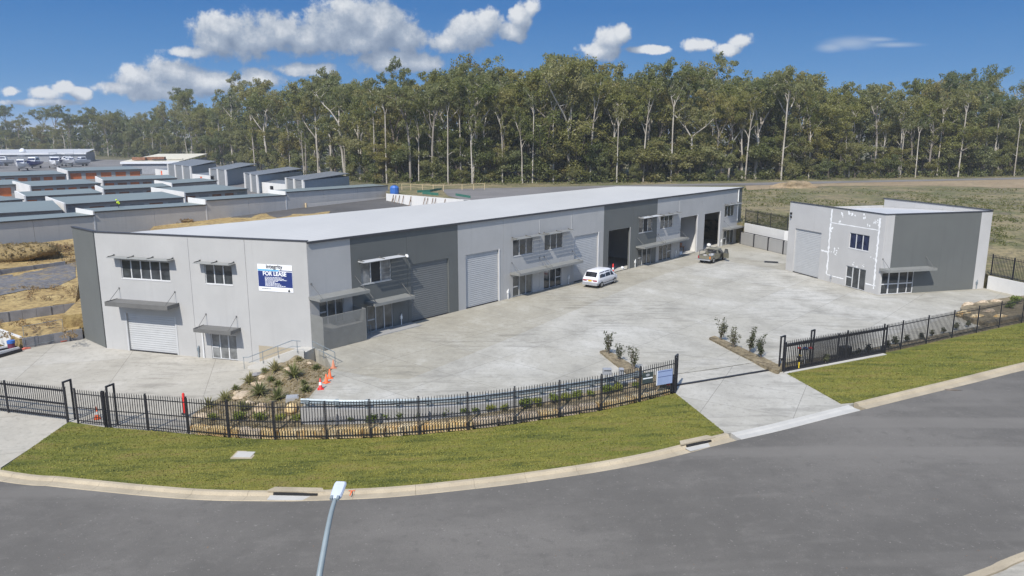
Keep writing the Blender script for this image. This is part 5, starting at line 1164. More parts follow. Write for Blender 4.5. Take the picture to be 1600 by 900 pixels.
    # orange survey mark sprayed on the kerb
    p = at(550, 766.5, lambda x, y: zs(x) - .23); mb = MB(); mb.box(-.17, .17, -.03, .03, 0, .004); mb.box(-.03, .03, -.52, -.034, 0, .004, Matrix.Rotation(0, 4, 'Z')); tag(mb.build('survey_mark', MAT['orange'], None, T(p.x, p.y - .03, zs(p.x) - .225, .02)), 'orange survey mark painted on the kerb beside the lamp head', 'paint mark')
    # drain grate in the yard, bark strip on the road
    p = at(1205, 409.5, 0); t = thing('drain_grate', 'dark steel drain grate in the yard near the corner warehouse', 'drain', T(p.x, p.y, 0, -.3)); mb = MB(); mb.box(-.9, .9, -.7, .7, -.1, .006); mb.build('frame', MAT['charcoal'], t); mb = MB()
    for k in range(9): mb.box(-.8, .8, -.6 + k * .14, -.53 + k * .14, .007, .02)
    mb.build('bars', MAT['black'], t)
    p = at(1488, 609.5, zroad); mb = MB(); mb.blob((0, 0, .02), .4, rng, (1.3, .32, .1), .3); tag(mb.build('bark_strip', MAT['bark'], None, T(p.x, p.y, p.z + .01, -.1)), 'dark strip of bark lying on the road near the kerb', 'bark')
    mb = MB(); rl = random.Random(31)
    for _ in range(46):
        px, py = rl.uniform(0, 1600), rl.uniform(690, 895); q = at(px, py, zroad)
        if q.y > yk(q.x) - 1.2 or q.y < 24: continue
        n_ = rl.randint(1, 2)
        for _k in range(n_):
            x, y = q.x + rl.gauss(0, .12), q.y + rl.gauss(0, .12); a_ = rl.uniform(0, 6.28); L_ = rl.uniform(.02, .055); z = zroad(x, y) + .012; c_, s_ = math.cos(a_), math.sin(a_)
            mb.add([(x - c_ * L_, y - s_ * L_, z), (x + s_ * L_ * .4, y - c_ * L_ * .4, z + .01), (x + c_ * L_, y + s_ * L_, z + .012), (x - s_ * L_ * .4, y + c_ * L_ * .4, z + .006)], [(0, 1, 2, 3)])
    tag(mb.build('leaf_litter', MAT['timber']), 'scattered dry brown leaves lying on the asphalt road', kind='stuff')
    # street lamp: post on the near verge, arm reaching out over the road
    b = Vector((-5.22, 17.95, zs(-5) - .3)); t = thing('street_lamp', 'tall grey street lamp with pale flat head reaching over the road', 'street lamp', b)
    h = Vector((-5.17, 20.40, 6.02)); path = [b, b + Vector((0, 0, 3.2))] + smooth_poly([b + Vector((0, 0, 5.2)), Vector((-5.215, 18.15, 4.5)), Vector((-5.20, 18.9, 5.18)), Vector((-5.19, 19.75, 5.75)), h], 6)
    n = len(path); mb = MB(); mb.tube(path, [lerp(.10, .062, i / (n - 1)) for i in range(n)], 14); mb.build('pole', MAT['lampgrey'], t, world=True)
    mb = MB(); mb.box(-.2, .2, -.2, .2, 0, .04); mb.build('base_plate', MAT['lampgrey'], t)
    M = Matrix.Translation(h) @ Matrix.Rotation(R(-4), 4, 'Z') @ Matrix.Rotation(R(18), 4, 'X'); mb = MB()
    out = [(-.10, -.12), (-.17, .02), (-.185, .2), (-.185, .52), (-.15, .62), (.15, .62), (.185, .52), (.185, .2), (.17, .02), (.10, -.12)]
    n = len(out); vs = [Vector((x * .93, y, -.035)) for x, y in out] + [Vector((x, y, .02)) for x, y in out] + [Vector((x * .8, .25 + (y - .25) * .86, .075)) for x, y in out]
    mb.add(vs, [tuple(reversed(range(n))), tuple(range(2 * n, 3 * n))] + [(j * n + i, j * n + (i + 1) % n, (j + 1) * n + (i + 1) % n, (j + 1) * n + i) for j in range(2) for i in range(n)])
    mb.build('lamp_head', MAT['lampwhite'], t, M); mb = MB(); mb.box(-.13, -.06, -.15, -.02, .03, .1); mb.build('clip', MAT['lampgrey'], t, M); mb = MB(); mb.box(.06, .13, -.15, -.02, .03, .1); mb.build('clip', MAT['lampgrey'], t, M)
    # left forecourt: temporary fence panels, steel lengths and a paint tin
    for k, (pa, pb) in enumerate((((40, 545.5), (101, 533)), ((-10, 556), (34, 546)))):
        a, b = at(*pa, ZL), at(*pb, ZL); dv = b - a; L = dv.length; F = Matrix.Translation(a) @ Matrix.Rotation(math.atan2(dv.y, dv.x), 4, 'Z')
        if k: continue
        t = thing('temporary_fence', 'temporary wire fence panel on pinkish plastic feet at the forecourt edge', 'fence', F)
        for x in (0, L): mb = MB(); mb.tube([(x, 0, 0.05), (x, 0, 2.0)], .022, 8); mb.build('post', MAT['galv'], t)
        mb = MB(); mb.tube([(0, 0, 2.0), (L, 0, 2.0)], .02, 8); mb.tube([(0, 0, .25), (L, 0, .25)], .02, 8)
        for i in range(1, 40): x = L * i / 40; mb.bar((x, 0, .25), (x, 0, 2), .004)
        for i in range(1, 9): z = .25 + i * .19; mb.bar((0, 0, z), (L, 0, z), .004)
        mb.build('mesh', MAT['galv'], t)
        for x in (0, L):
            mb = MB(); mb.box(x - .35, x + .35, -.16, .16, 0, .09); mb.box(x - .12, x + .12, -.12, .12, .091, .15); mb.build('foot', MAT['pink_foot'], t)
    rng2 = random.Random(2)
    for k, (pa, pb, m, lb) in enumerate((((-60, 576), (34, 549), 'fence', 'dark steel length lying at the far left, nearest the gate'), ((-60, 568.5), (30, 546.5), 'white_metal', 'white steel length lying between two dark lengths'), ((-60, 562), (27, 545), 'fence', 'dark steel length lying behind the white length'), ((-60, 556), (22, 543.5), 'white_metal', 'white steel length farthest back in the pile on forecourt'))):
        a, b = at(*pa, ZL), at(*pb, ZL); mb = MB(); u2 = Vector((0, 0, .12)); mb.bar(a + u2, b + u2, .22, .2); mb.bar(a + u2 + Vector((0, 0, .13)), b + u2 + Vector((0, 0, .13)), .12, .04); tag(mb.build('steel_length', MAT[m]), lb, 'steel section', 'steel lengths on the forecourt')
    p = at(20, 547, ZL); t = thing('paint_tin', 'blue and maroon paint drum on the steel lengths at far left', 'drum', p + Vector((0, -.1, .26))); mb = MB(); mb.lathe([(0, 0), (.28, 0), (.28, .38), (0, .38)], n=16, smooth=False); mb.build('body', MAT['maroon'], t); mb = MB(); mb.lathe([(.29, .382), (.31, .39), (.31, .62), (0, .64)], n=16, smooth=False); mb.build('lid', MAT['blue'], t)
small_things()

# ------------------------------------------------------------------ vehicles
def ring_body(st):
    """lofted car shell from stations (y, zbottom, hw_low, zbelt, hw_belt, ztop, hw_top)"""
    mb = MB(); k = 0
    for (y, zb, wl, zm, wm_, zt, wt) in st:
        half = [(0, zb), (wl * .82, zb), (wl, zb + (zm - zb) * .3), (wm_ * 1.01, zb + (zm - zb) * .72), (wm_, zm), (lerp(wm_, wt, .62), lerp(zm, zt, .62)), (wt, zt - (zt - zm) * .10), (wt * .82, zt - .008), (wt * .4, zt + .012), (0, zt + .015)]
        ringp = [(x, y, z) for x, z in half] + [(-x, y, z) for x, z in reversed(half[1:-1])]
        k = len(ringp); mb.v += ringp
    for i in range(len(st) - 1):
        for j in range(k): mb.f.append((i * k + j, i * k + (j + 1) % k, (i + 1) * k + (j + 1) % k, (i + 1) * k + j)); mb.sm.append(True)
    mb.f += [tuple(range(k - 1, -1, -1)), tuple((len(st) - 1) * k + j for j in range(k))]; mb.sm += [False] * 2
    return mb
def st_at(st, y):
    for a, b in zip(st, st[1:]):
        if a[0] <= y <= b[0]: t = (y - a[0]) / (b[0] - a[0] + 1e-9); return [lerp(p, q, t) for p, q in zip(a, b)]
    return list(st[-1])
def side_pt(st, y, t, sx, off=.008):
    s = st_at(st, y); x = lerp(s[4], s[6], t) + off + .012 * math.sin(t * 3.14); return Vector((sx * x, y, lerp(s[3], s[5] - (s[5] - s[3]) * .10, t)))
def side_panel(st, y0, y1, t0, t1, sx, cut0=0., cut1=0., n=4):
    mb = MB(); rows = []
    for i in range(n + 1):
        f = i / n; rows.append((side_pt(st, lerp(y0, y1, f), t0, sx), side_pt(st, lerp(y0 + cut0, y1 - cut1, f), t1, sx)))
    for (a, b), (c, d) in zip(rows, rows[1:]): mb.quad(a, c, d, b)
    return mb
def end_panel(st, y0, y1, w0, w1, off=.012):
    a, b = st_at(st, y0), st_at(st, y1); mb = MB(); d = Vector((0, y1 - y0, b[5] - a[5])).normalized(); nn = Vector((0, -d.z, d.y)) * (1 if d.y > 0 else -1)
    if nn.z < 0: nn = -nn
    n = 6; r0 = []; r1 = []
    for i in range(n + 1):
        u = -1 + 2 * i / n; r0.append(Vector((u * a[6] * w0, y0, a[5] + .012 - .02 * u * u)) + nn * off); r1.append(Vector((u * b[6] * w1, y1, b[5] + .012 - .02 * u * u)) + nn * off)
    for i in range(n): mb.quad(r0[i], r0[i + 1], r1[i + 1], r1[i])
    return mb
def wheel(t, x, y, r=.32, w=.2):
    mb = MB(); sx = 1 if x > 0 else -1; M = wm(t) @ Matrix.Translation((x, y, r)) @ Matrix.Rotation(R(90) * sx, 4, 'Y')
    mb.lathe([(r * .62, -w / 2), (r * .9, -w / 2), (r, -w * .36), (r, w * .36), (r * .9, w / 2), (r * .62, w / 2)], n=22); o = mb.build('wheel', MAT['tyre'], t, M)
    m2 = MB(); m2.lathe([(r * .63, w * .1), (r * .61, w * .44), (r * .5, w * .40), (r * .2, w * .46), (0, w * .47)], n=22)
    for k in range(5): a = k * 1.2566; m2.box(r * .2, r * .58, -.03, .03, w * .42, w * .47, Matrix.Rotation(a, 4, 'Z'))
    m2.build('rim', MAT['rim'], o, M); return o
def white_van(M):
    t = thing('parked_van', 'white people mover van with yellow rear plate parked before the factory', 'van', M)
    st = [(-2.36, .34, .78, .62, .80, .78, .76), (-2.33, .30, .84, .80, .86, .96, .80), (-2.27, .28, .86, .98, .88, 1.06, .81), (-1.93, .34, .88, 1.0, .90, 1.70, .68), (-1.70, .36, .89, 1.0, .905, 1.755, .69), (-.6, .36, .89, 1.0, .91, 1.80, .70), (.45, .36, .89, .99, .905, 1.775, .69), (.85, .36, .89, .97, .90, 1.70, .68), (1.62, .36, .88, .92, .885, 1.10, .72), (2.05, .27, .84, .80, .83, .86, .66), (2.28, .32, .72, .62, .72, .70, .58), (2.36, .36, .6, .5, .62, .56, .5)]
    ring_body(st).build('body', MAT['car_white'], t)
    for sx, lab in ((1, ''), (-1, '')):
        for a, b, c0, c1 in ((-1.85, -.72, .12, .0), (-.64, .38, 0, .0), (.47, 1.22, 0, .50)): side_panel(st, a, b, .08, .86, sx, c0, c1).build('side_window', MAT['car_glass'], t)
        mb = side_panel(st, -2.2, -1.95, -.35, .1, sx); 
        m2 = MB(); m2.box(sx * .905 - .03, sx * .905 + .03, 1.2, 1.34, .98, 1.1); m2.build('mirror', MAT['car_white'], t)
        m3 = MB(); m3.box(min(sx * .86, sx * .915), max(sx * .86, sx * .915), -1.05, 1.1, .27, .40); m3.build('side_skirt', MAT['bumper'], t)
    end_panel(st, -2.22, -1.97, .80, .92).build('rear_window', MAT['car_glass'], t); end_panel(st, .95, 1.58, .92, .95).build('windscreen', MAT['car_glass'], t)
    mb = MB(); mb.box(-.80, .80, -2.42, -2.30, .33, .62); mb.box(-.86, .86, -2.405, -2.05, .34, .60); mb.build('rear_bumper', MAT['bumper'], t)
    for sx in (-1, 1): mb = MB(); mb.box(min(sx * .38, sx * .80), max(sx * .38, sx * .80), -2.385, -2.345, .74, .88); mb.build('tail_light', MAT['red_lens'], t)
    mb = MB(); mb.box(-.19, .19, -2.395, -2.36, .72, .85); mb.build('number_plate', MAT['plate'], t)
    mb = MB(); mb.box(-.37, .37, -2.378, -2.35, .855, .90); mb.build('garnish', MAT['red_lens'], t)
    for sx in (-1, 1): mb = MB(); mb.box(sx * .56 - .16, sx * .56 + .16, 2.05, 2.24, .66, .78); mb.build('headlight', MAT['rim'], t)
    for x in (-.81, .81):
        for y in (-1.45, 1.40): wheel(t, x, y, .33, .22)
def gold_ute(M):
    t = thing('pickup_truck', 'champagne pickup truck with loaded tray and open driver door', 'pickup truck', M)
    st = [(-.35, .42, .86, 1.05, .88, 1.64, .66), (-.25, .40, .87, 1.06, .885, 1.76, .68), (.55, .40, .87, 1.05, .885, 1.78, .68), (.95, .40, .87, 1.04, .88, 1.70, .66), (1.55, .40, .86, 1.02, .87, 1.12, .72), (2.2, .42, .84, .95, .85, 1.02, .74), (2.5, .46, .78, .8, .8, .88, .7), (2.56, .5, .7, .62, .7, .68, .6)]
    ring_body(st).build('cab', MAT['car_gold'], t)
    for sx in (-1, 1):
        side_panel(st, -.22, .48, .10, .84, sx, .05, .0).build('side_window', MAT['car_glass'], t)
        side_panel(st, .55, 1.25, .10, .84, sx, .0, .42).build('side_window', MAT['car_glass'], t)
    end_panel(st, .98, 1.5, .92, .95).build('windscreen', MAT['car_glass'], t)
    mb = MB(); mb.box(-.6, .6, -.372, -.352, 1.15, 1.58); mb.build('rear_window', MAT['car_glass'], t)
    # tray: sides, floor, tailgate
    mb = MB(); mb.box(-.86, -.79, -2.45, -.37, .48, 1.06); mb.box(.79, .86, -2.45, -.37, .48, 1.06); mb.box(-.785, .785, -2.42, -.37, .52, .62); mb.build('tray', MAT['car_gold'], t)
    mb = MB(); mb.box(-.785, .785, -2.50, -2.43, .62, 1.03); mb.build('tailgate', MAT['car_gold'], t)
    mb = MB(); mb.box(-.84, .84, -2.60, -2.505, .42, .58); mb.build('rear_bumper', MAT['bumper'], t)
    for sx in (-1, 1):
        mb = MB(); mb.box(min(sx * .70, sx * .868), max(sx * .70, sx * .868), -2.53, -2.455, .66, .98); mb.build('tail_light', MAT['amber_lens' if sx > 0 else 'red_lens'], t)
        for y in (-2.3, -.5): mb = MB(); mb.bar((sx * .8, y, 1.062), (sx * .76, y, 1.62), .05); mb.build('rack_post', MAT['charcoal'], t)
    mb = MB()
    for sx in (-1, 1): mb.bar((sx * .76, -2.36, 1.645), (sx * .76, -.42, 1.645), .05)
    for y in (-2.3, -.5): mb.bar((-.734, y, 1.645), (.734, y, 1.645), .05)
    mb.build('rack', MAT['charcoal'], t)
    # open driver door on the right, hinged at its front edge
    Md = wm(t) @ Matrix.Translation((.905, 1.25, .45)) @ Matrix.Rotation(R(62), 4, 'Z'); mb = MB()
    mb.add([(x, y, z) for x in (0, .05) for y, z in ((0, 0), (-1.0, 0), (-1.02, .6), (0, .6))], [(0, 1, 2, 3), (7, 6, 5, 4), (0, 4, 5, 1), (1, 5, 6, 2), (2, 6, 7, 3), (3, 7, 4, 0)])
    for a, b in (((.02, -.03, .6), (-.12, -.45, 1.2)), ((-.12, -.45, 1.2), (-.12, -.95, 1.2)), ((-.12, -.95, 1.2), (.02, -1.0, .6))): mb.bar(a, b, .05)
    d = mb.build('door', MAT['car_gold'], t, Md); mb = MB(); mb.quad((.02, -.08, .6), (.02, -.98, .6), (-.11, -.92, 1.18), (-.11, -.46, 1.18)); mb.build('door_glass', MAT['grey_glass'], d, Md)
    mb = MB(); mb.box(.878, .893, .30, 1.22, .5, 1.05); mb.build('door_opening', MAT['black'], t)
    rng = random.Random(3)
    for x, y, h, m, lb in ((-.4, -1.5, .45, 'bundle', 'grey bundle loaded at the left of the pickup tray'), (.3, -1.0, .6, 'bumper', 'tall grey bag loaded against the pickup cab'), (.35, -1.9, .4, 'black', 'dark bag loaded at the tail of the pickup tray')):
        mb = MB(); mb.blob((0, 0, h / 2), .36, rng, (1, 1.1, h / .72), .2); tag(mb.build('load_bag', MAT[m], None, wm(t) @ Matrix.Translation((x, y, .6))), lb, 'bag')
    for x in (-.78, .78):
        for y in (-1.55, 1.6): wheel(t, x, y, .38, .24)
def dark_car(M):
    t = thing('parked_car', 'dark green car parked inside the first open garage', 'car', M)
    st = [(-2.2, .4, .7, .6, .75, .8, .7), (-2.15, .3, .8, .85, .84, .95, .76), (-1.9, .26, .84, .92, .86, 1.0, .78), (-1.2, .25, .85, .95, .87, 1.40, .62), (-.3, .25, .85, .95, .87, 1.45, .62), (.4, .25, .85, .94, .87, 1.40, .62), (1.0, .25, .85, .9, .86, .98, .74), (1.9, .28, .82, .78, .83, .86, .7), (2.2, .35, .7, .55, .72, .65, .6)]
    ring_body(st).build('body', MAT['car_dark'], t)
    for sx in (-1, 1):
        for a, b, c0, c1 in ((-1.35, -.45, .35, .0), (-.38, .62, 0, .3)): side_panel(st, a, b, .10, .84, sx, c0, c1).build('side_window', MAT['car_glass'], t)
    end_panel(st, -1.75, -1.25, .9, .92).build('rear_window', MAT['car_glass'], t); end_panel(st, .45, .95, .92, .95).build('windscreen', MAT['car_glass'], t)
    for sx in (-1, 1): mb = MB(); mb.box(sx * .6 - .15, sx * .6 + .15, -2.215, -2.16, .7, .84); mb.build('tail_light', MAT['red_lens'], t)
    for x in (-.74, .74):
        for y in (-1.3, 1.3): wheel(t, x, y, .31, .2)
white_van(T(9.85, 81.85, 0, R(-35)) @ Matrix.Scale(1.06, 4))
gold_ute(T(26.25, 97.25, 0, R(-40)))
p = F1W @ Vector((43.6, 5.2, 0)); dark_car(T(p.x, p.y, .015, R(62)))

# ------------------------------------------------------------------ small plants
def leafball(mb, rng, c, r, n, size, flat=.8, up=.3):
    c = Vector(c)
    for _ in range(n):
        d = Vector((rng.gauss(0, 1), rng.gauss(0, 1), rng.gauss(0, 1))).normalized() * (rng.random() ** .45)
        p = c + Vector((d.x * r, d.y * r, d.z * r * flat)); s = size * rng.uniform(.65, 1.3)
        nn = (d + Vector((rng.gauss(0, .6), rng.gauss(0, .6), rng.gauss(0, .6) + up))).normalized(); a = nn.orthogonal().normalized(); a = Matrix.Rotation(rng.uniform(0, 6.28), 3, nn) @ a; b = nn.cross(a)
        mb.add([p - a * s * .5, p + b * s * .28 + nn * s * .08, p + a * s * .5, p - b * s * .28 + nn * s * .08], [(0, 1, 2, 3)])
def small_shrub(seed, h, r, n, size):
    rng = random.Random(seed); f = MB(); st = MB()
    for k in range(7):
        a = rng.uniform(0, 6.28); q = rng.uniform(.1, .6) * r; e = Vector((math.cos(a) * q, math.sin(a) * q, h * rng.uniform(.4, .9))); st.tube([(0, 0, -.05), e * .5 + Vector((0, 0, .05)), e], [.02, .014, .006], 5); leafball(f, rng, e, r * .55, n // 7, size)
    return f, st
def spiky(seed, h, r, n):
    rng = random.Random(seed); f = MB()
    for k in range(n):
        a = rng.uniform(0, 6.28); el = rng.uniform(.25, 1.4); L = h * rng.uniform(.7, 1.1); d = Vector((math.cos(a) * math.cos(el), math.sin(a) * math.cos(el), math.sin(el))); s = Vector((-math.sin(a), math.cos(a), 0)) * .045
        p0 = Vector((0, 0, .05)); p1 = p0 + d * L * .6; p2 = p0 + d * L + Vector((0, 0, -L * .28 * math.cos(el)))
        f.add([p0 - s, p0 + s, p1 + s * .8, p1 - s * .8, p2], [(0, 1, 2, 3), (3, 2, 4)])
    return f
def tall_shrub(seed, h):
    rng = random.Random(seed); f = MB(); st = MB()
    for k in range(9):
        a = rng.uniform(0, 6.28); q = rng.uniform(.1, .45); hh = h * rng.uniform(.55, 1); e = Vector((math.cos(a) * q, math.sin(a) * q, hh)); m = e * .5 + Vector((rng.uniform(-.05, .05), 0, .1)); st.tube([(0, 0, -.05), m, e], [.022, .014, .005], 5)
        for t in (.35, .5, .62, .75, .88, 1): leafball(f, rng, e * t + Vector((rng.gauss(0, .06), rng.gauss(0, .06), 0)), .15, 7, .13)
    return f, st
def plants():
    protos = [small_shrub(10 + k, .5, .42, 260, .15) for k in range(3)]
    meshes = [(f.mesh('foliage', MAT['shrub']), s.mesh('stems', MAT['bark'])) for f, s in protos]
    rng = random.Random(21)
    def put(name, label, cat, group, me, p, sc_=1., rz=0.):
        r = bpy.data.objects.new(name, None); link(r, None, T(p[0], p[1], p[2], rz) @ Matrix.Scale(sc_, 4)); tag(r, label, cat, group)
        for nm, m in zip(('foliage', 'stem'), me):
            if m: o = bpy.data.objects.new(nm, m); link(o, r)
        return r
    pts = []
    for px in (335, 372, 408, 438, 466, 487, 520, 548, 582, 605, 631, 652, 676, 700, 723, 745, 769, 792, 815, 837, 863, 882, 905, 926, 948, 968, 990):
        py = interp(px, [(330, 657), (400, 659), (470, 660), (560, 661), (640, 655), (725, 648), (800, 640), (863, 630), (926, 620), (990, 607)]); pts.append((px + rng.uniform(-5, 5), py))
    for i, (px, py) in enumerate(pts):
        p = at(px, py, zmul); put('low_shrub', f'small bright green shrub on the mulch strip behind sandstone, {ordinal(i + 1)} from left', 'shrub', 'low shrubs behind the sandstone edge', meshes[i % 3], (p.x, p.y, p.z), rng.uniform(.7, 1.25), rng.uniform(0, 6))
    d = (small_shrub(40, .7, .5, 300, .16)); dm = (d[0].mesh('foliage', MAT['dkshrub']), d[1].mesh('stems', MAT['bark']))
    for i, px in enumerate((1290, 1340, 1358, 1384, 1400, 1418, 1438, 1457, 1475, 1494, 1513)):
        py = interp(px, [(1290, 568), (1340, 556), (1400, 540), (1457, 526), (1513, 512)]); p = at(px, py - 2, .1); put('low_shrub', f'dark green shrub behind the right palisade fence, {ordinal(i + 1)} from the gate', 'shrub', 'shrubs behind the right fence', dm, (p.x, p.y, p.z), rng.uniform(.5, .8), rng.uniform(0, 6))
    for i, (px, py, lb) in enumerate(((1586, 475, 'bright round shrub at the top of the right-hand rock bed'), (1578, 482, 'low dull shrub lower in the right-hand rock bed'))):
        p = at(px, py, .4); put('low_shrub', lb, 'shrub', None, meshes[i], (p.x, p.y, .42), 1.5 - .3 * i, 1)
    # island shrubs
    tl = [tall_shrub(60 + k, 1.6) for k in range(3)]; tm = [(f.mesh('foliage', MAT['dkshrub']), s.mesh('stems', MAT['bark'])) for f, s in tl]
    for i, (px, py, s_, lb) in enumerate(((951, 553, 1.15, 'sparse upright shrub, tallest at the rounded tip of left driveway island'), (968, 562, .85, 'sparse short shrub second from the tip of left driveway island'), (990, 577, 1.05, 'sparse shrub nearest the fence on left driveway island'), (1126, 531, 1.15, 'sparse upright shrub at the rounded tip of right driveway island'), (1146, 543, 1.05, 'sparse shrub second from the tip of right driveway island'), (1171, 550, 1.2, 'tall sparse shrub third from the tip of right driveway island'), (1189, 559, 1.1, 'sparse shrub nearest the gate on right driveway island'))):
        p = at(px, py, .14); put('upright_shrub', lb, 'shrub', 'upright shrubs on the driveway islands', tm[i % 3], (p.x, p.y, .12), s_, i * 1.3)
    # garden slope: spiky plants, tussocks, rocks
    sm = [spiky(80 + k, .95, .6, 70).mesh('foliage', MAT['spiky']) for k in range(2)]; ts = spiky(90, .55, .4, 90).mesh('foliage', MAT['spiky'])
    for i, (px, py, s_, lb) in enumerate(((430, 581, 1.1, 'spiky rosette plant beside the stair stringer at garden top'), (459, 590, 1.35, 'largest spiky rosette plant in the middle of the garden slope'), (390, 599, 1.05, 'spiky rosette plant at the forecourt edge above flat pale rock'), (405, 617, 1.2, 'spiky rosette plant below the flat pink rock on slope'), (434, 626, 1.2, 'bright spiky plant beside the grey pit lid on slope'), (352, 628, 1.0, 'bright grassy plant at the lower left corner of garden'), (326, 637, .9, 'grassy plant at the foot of the garden behind fence'), (381, 641, .9, 'dark grassy plant low on the garden slope behind fence'))):
        p = at(px, py, zgarden); put('spiky_plant', lb, 'plant', 'spiky plants on the garden slope', (sm[i % 2], None), (p.x, p.y, zgarden(p.x, p.y)), s_, i * .9)
    for i, (px, py, lb) in enumerate(((467, 564, 'dry tussock highest on the garden slope'), (494, 577, 'dark tussock near the weathered cone'), (424, 596, 'tussock between two spiky plants on the slope'), (435, 603, 'dry tussock in the centre of the garden slope'), (368, 609, 'small tussock on the forecourt edge of garden'), (475, 601, 'tussock right of the largest rosette plant'), (414, 582, 'small tussock at the foot of the stair'), (477, 612, 'grey tussock near banded red cone'))):
        p = at(px, py, zgarden); put('grass_tussock', lb, 'plant', 'tussocks on the garden slope', (ts, None), (p.x, p.y, zgarden(p.x, p.y)), rng.uniform(.8, 1.1), i)
    for i, (px, py, r, sq, m, lb) in enumerate(((403, 601, .62, (1.3, .8, .4), 'pale_stone', 'flat pinkish rock in the middle of the garden slope'), (380, 618, .8, (1.4, .9, .35), 'pale_stone', 'large flat buff rock near the forecourt edge of slope'), (370, 615, .5, (1.2, .7, .4), 'pale_stone', 'pale rock touching the large flat buff rock'), (410, 590, .42, (1, .8, .5), 'pale_stone', 'rounded pale rock above the flat pinkish rock'), (402, 585, .55, (1.4, .7, .35), 'sleeper', 'grey flat rock at the forecourt edge near stair'), (483, 568, .3, (1.2, .8, .5), 'pale_stone', 'small white rock high on the garden slope'), (452, 577, .45, (1.3, .8, .4), 'pale_stone', 'buff rock half buried below the stair'), (408, 641, .75, (.9, .8, .7), 'pale_stone', 'big whitish boulder behind fence at foot of slope'), (455, 641, .75, (1.1, .8, .7), 'stone', 'orange brown boulder behind fence beside the low wall'), (317, 652, .8, (1.5, .6, .4), 'pale_stone', 'long white boulder at left end of the sandstone edge'), (390, 632, .5, (1, .8, .6), 'pale_stone', 'pale boulder behind fence below the grassy plants'))):
        p = at(px, py, zgarden); r *= .72; mb = MB(); mb.blob((0, 0, 0), r, rng, sq, .26, 2, False); tag(mb.build('garden_rock', MAT[m], None, T(p.x, p.y, zgarden(p.x, p.y) + r * sq[2] * .15, i)), lb, 'rock', 'rocks on the garden slope')
    mb = MB()
    for _ in range(3200):
        px, py = rng.uniform(300, 520), rng.uniform(556, 668); p = at(px, py, zgarden)
        if not inside(px, py, [(342, 626), (376, 605), (411, 584), (440, 569), (466, 558), (494, 569), (516, 579), (498, 600), (481, 621), (468, 640), (468, 660), (400, 668), (320, 664), (305, 650)]): continue
        leafball(mb, rng, (p.x, p.y, zgarden(p.x, p.y) + .02), .09, 3, rng.uniform(.07, .17), .5)
    tag(mb.build('bark_mulch', MAT['dry']), 'coarse dry bark mulch and twigs over the sloping garden', kind='stuff')
    # right-hand bed edging rocks
    for i, (px, py, w, lb) in enumerate(((1512, 479, 1.3, 'buff edging rock first along the right-hand bed'), (1535, 476, 1.2, 'buff edging rock second along the right-hand bed'), (1556, 474, 1.2, 'buff edging rock third along the right-hand bed'), (1506, 492, 1.4, 'ochre edging rock on the near side of right-hand bed'), (1525, 498, 1.4, 'ochre edging rock between fence posts at right-hand bed'), (1545, 490, 1.2, 'pinkish rock inside the right-hand bed'), (1562, 498, 1.5, 'long pink rock at lower edge of right-hand bed'))):
        p = at(px, py, .2); mb = MB(); mb.blob((0, 0, 0), .6, rng, (w, .6, .55), .18, 2, False); tag(mb.build('garden_rock', MAT['pale_stone' if i in (0, 1, 2, 5) else 'stone'], None, T(p.x, p.y, .3, .3)), lb, 'rock', 'rocks of the right-hand bed')
    # loose ground cover on bare banks and the scrub field: one scattered mass each
    mb = MB()
    for _ in range(15000):
        px, py = rng.uniform(1110, 1640), 262 + 150 * rng.random() ** 1.2
        if 276 < py < 296: continue
        p = at(px, py, zfield)
        if p.y > 262 or p.y < 78 or not inside(p.x, p.y, [(40, 107), (62, 96), (55, 72), (75, 76), (190, 90), (230, 330), (20, 330), (20, 133)]): continue
        if inside(p.x, p.y, [(SL.x - 1, SL.y - 1), (SN.x, SN.y - 1), (SR.x + 2, SR.y), (SB.x + 3, SB.y + 4), (SL.x, SL.y + 12)]): continue
        if mnoise.noise(Vector((p.x * .05, p.y * .05, 0))) + .5 * mnoise.noise(Vector((p.x * .2, p.y * .2, 4))) < -.22 + .35 * rng.random(): continue
        r = rng.uniform(.15, .5) * (1.8 if rng.random() < .04 else 1); leafball(mb, rng, (p.x, p.y, zfield(p.x, p.y) + r * .3), r, 6, .38 * (r + .35), .6)
    tag(mb.build('scrub', MAT['scrub']), 'low olive scrub growing over the raised field', kind='stuff')
    mb = MB()
    for _ in range(5000):
        px, py = rng.uniform(-60, 122), rng.uniform(380, 530)
        if mnoise.noise(Vector((px * .05, py * .09, 0))) < .05: continue
        if 413 < py < 448 or 470 < py < 500: continue
        z = -.75 if py > 500 else (.0 if py > 448 else .45); p = at(px, py, z); leafball(mb, rng, (p.x, p.y, z + .12), rng.uniform(.1, .24), 4, .17, .7)
    tag(mb.build('dry_grass', MAT['dry']), 'dry straw coloured weeds on the bare banks', kind='stuff')
    for i, (px, py, r, sq, lb) in enumerate(((20, 404, 3.2, (1.9, .9, .62), 'large straw covered soil mound in front of the long wall'), (68, 398, 2.2, (2.0, .9, .55), 'smaller straw mound right of the large straw mound'), (262, 350, 1.8, (2.2, .9, .5), 'brown soil heap against the long wall above the roof'))):
        p = at(px, py, .5); mb = MB(); mb.blob((0, 0, 0), r, rng, sq, .3, 4); mo = tag(mb.build('soil_mound', MAT['straw'], None, T(p.x, p.y, .55, .35)), lb, 'mound')
        cv = MB(); vv = [v for v in mb.v if v[2] > .1]
        for _k in range(int(420 * r / 2)): v = rng.choice(vv); leafball(cv, rng, (v[0] + rng.gauss(0, .15), v[1] + rng.gauss(0, .15), v[2] + .06), .22, 4, .30, .6)
        cv.build('straw_cover', MAT['dry'], mo)
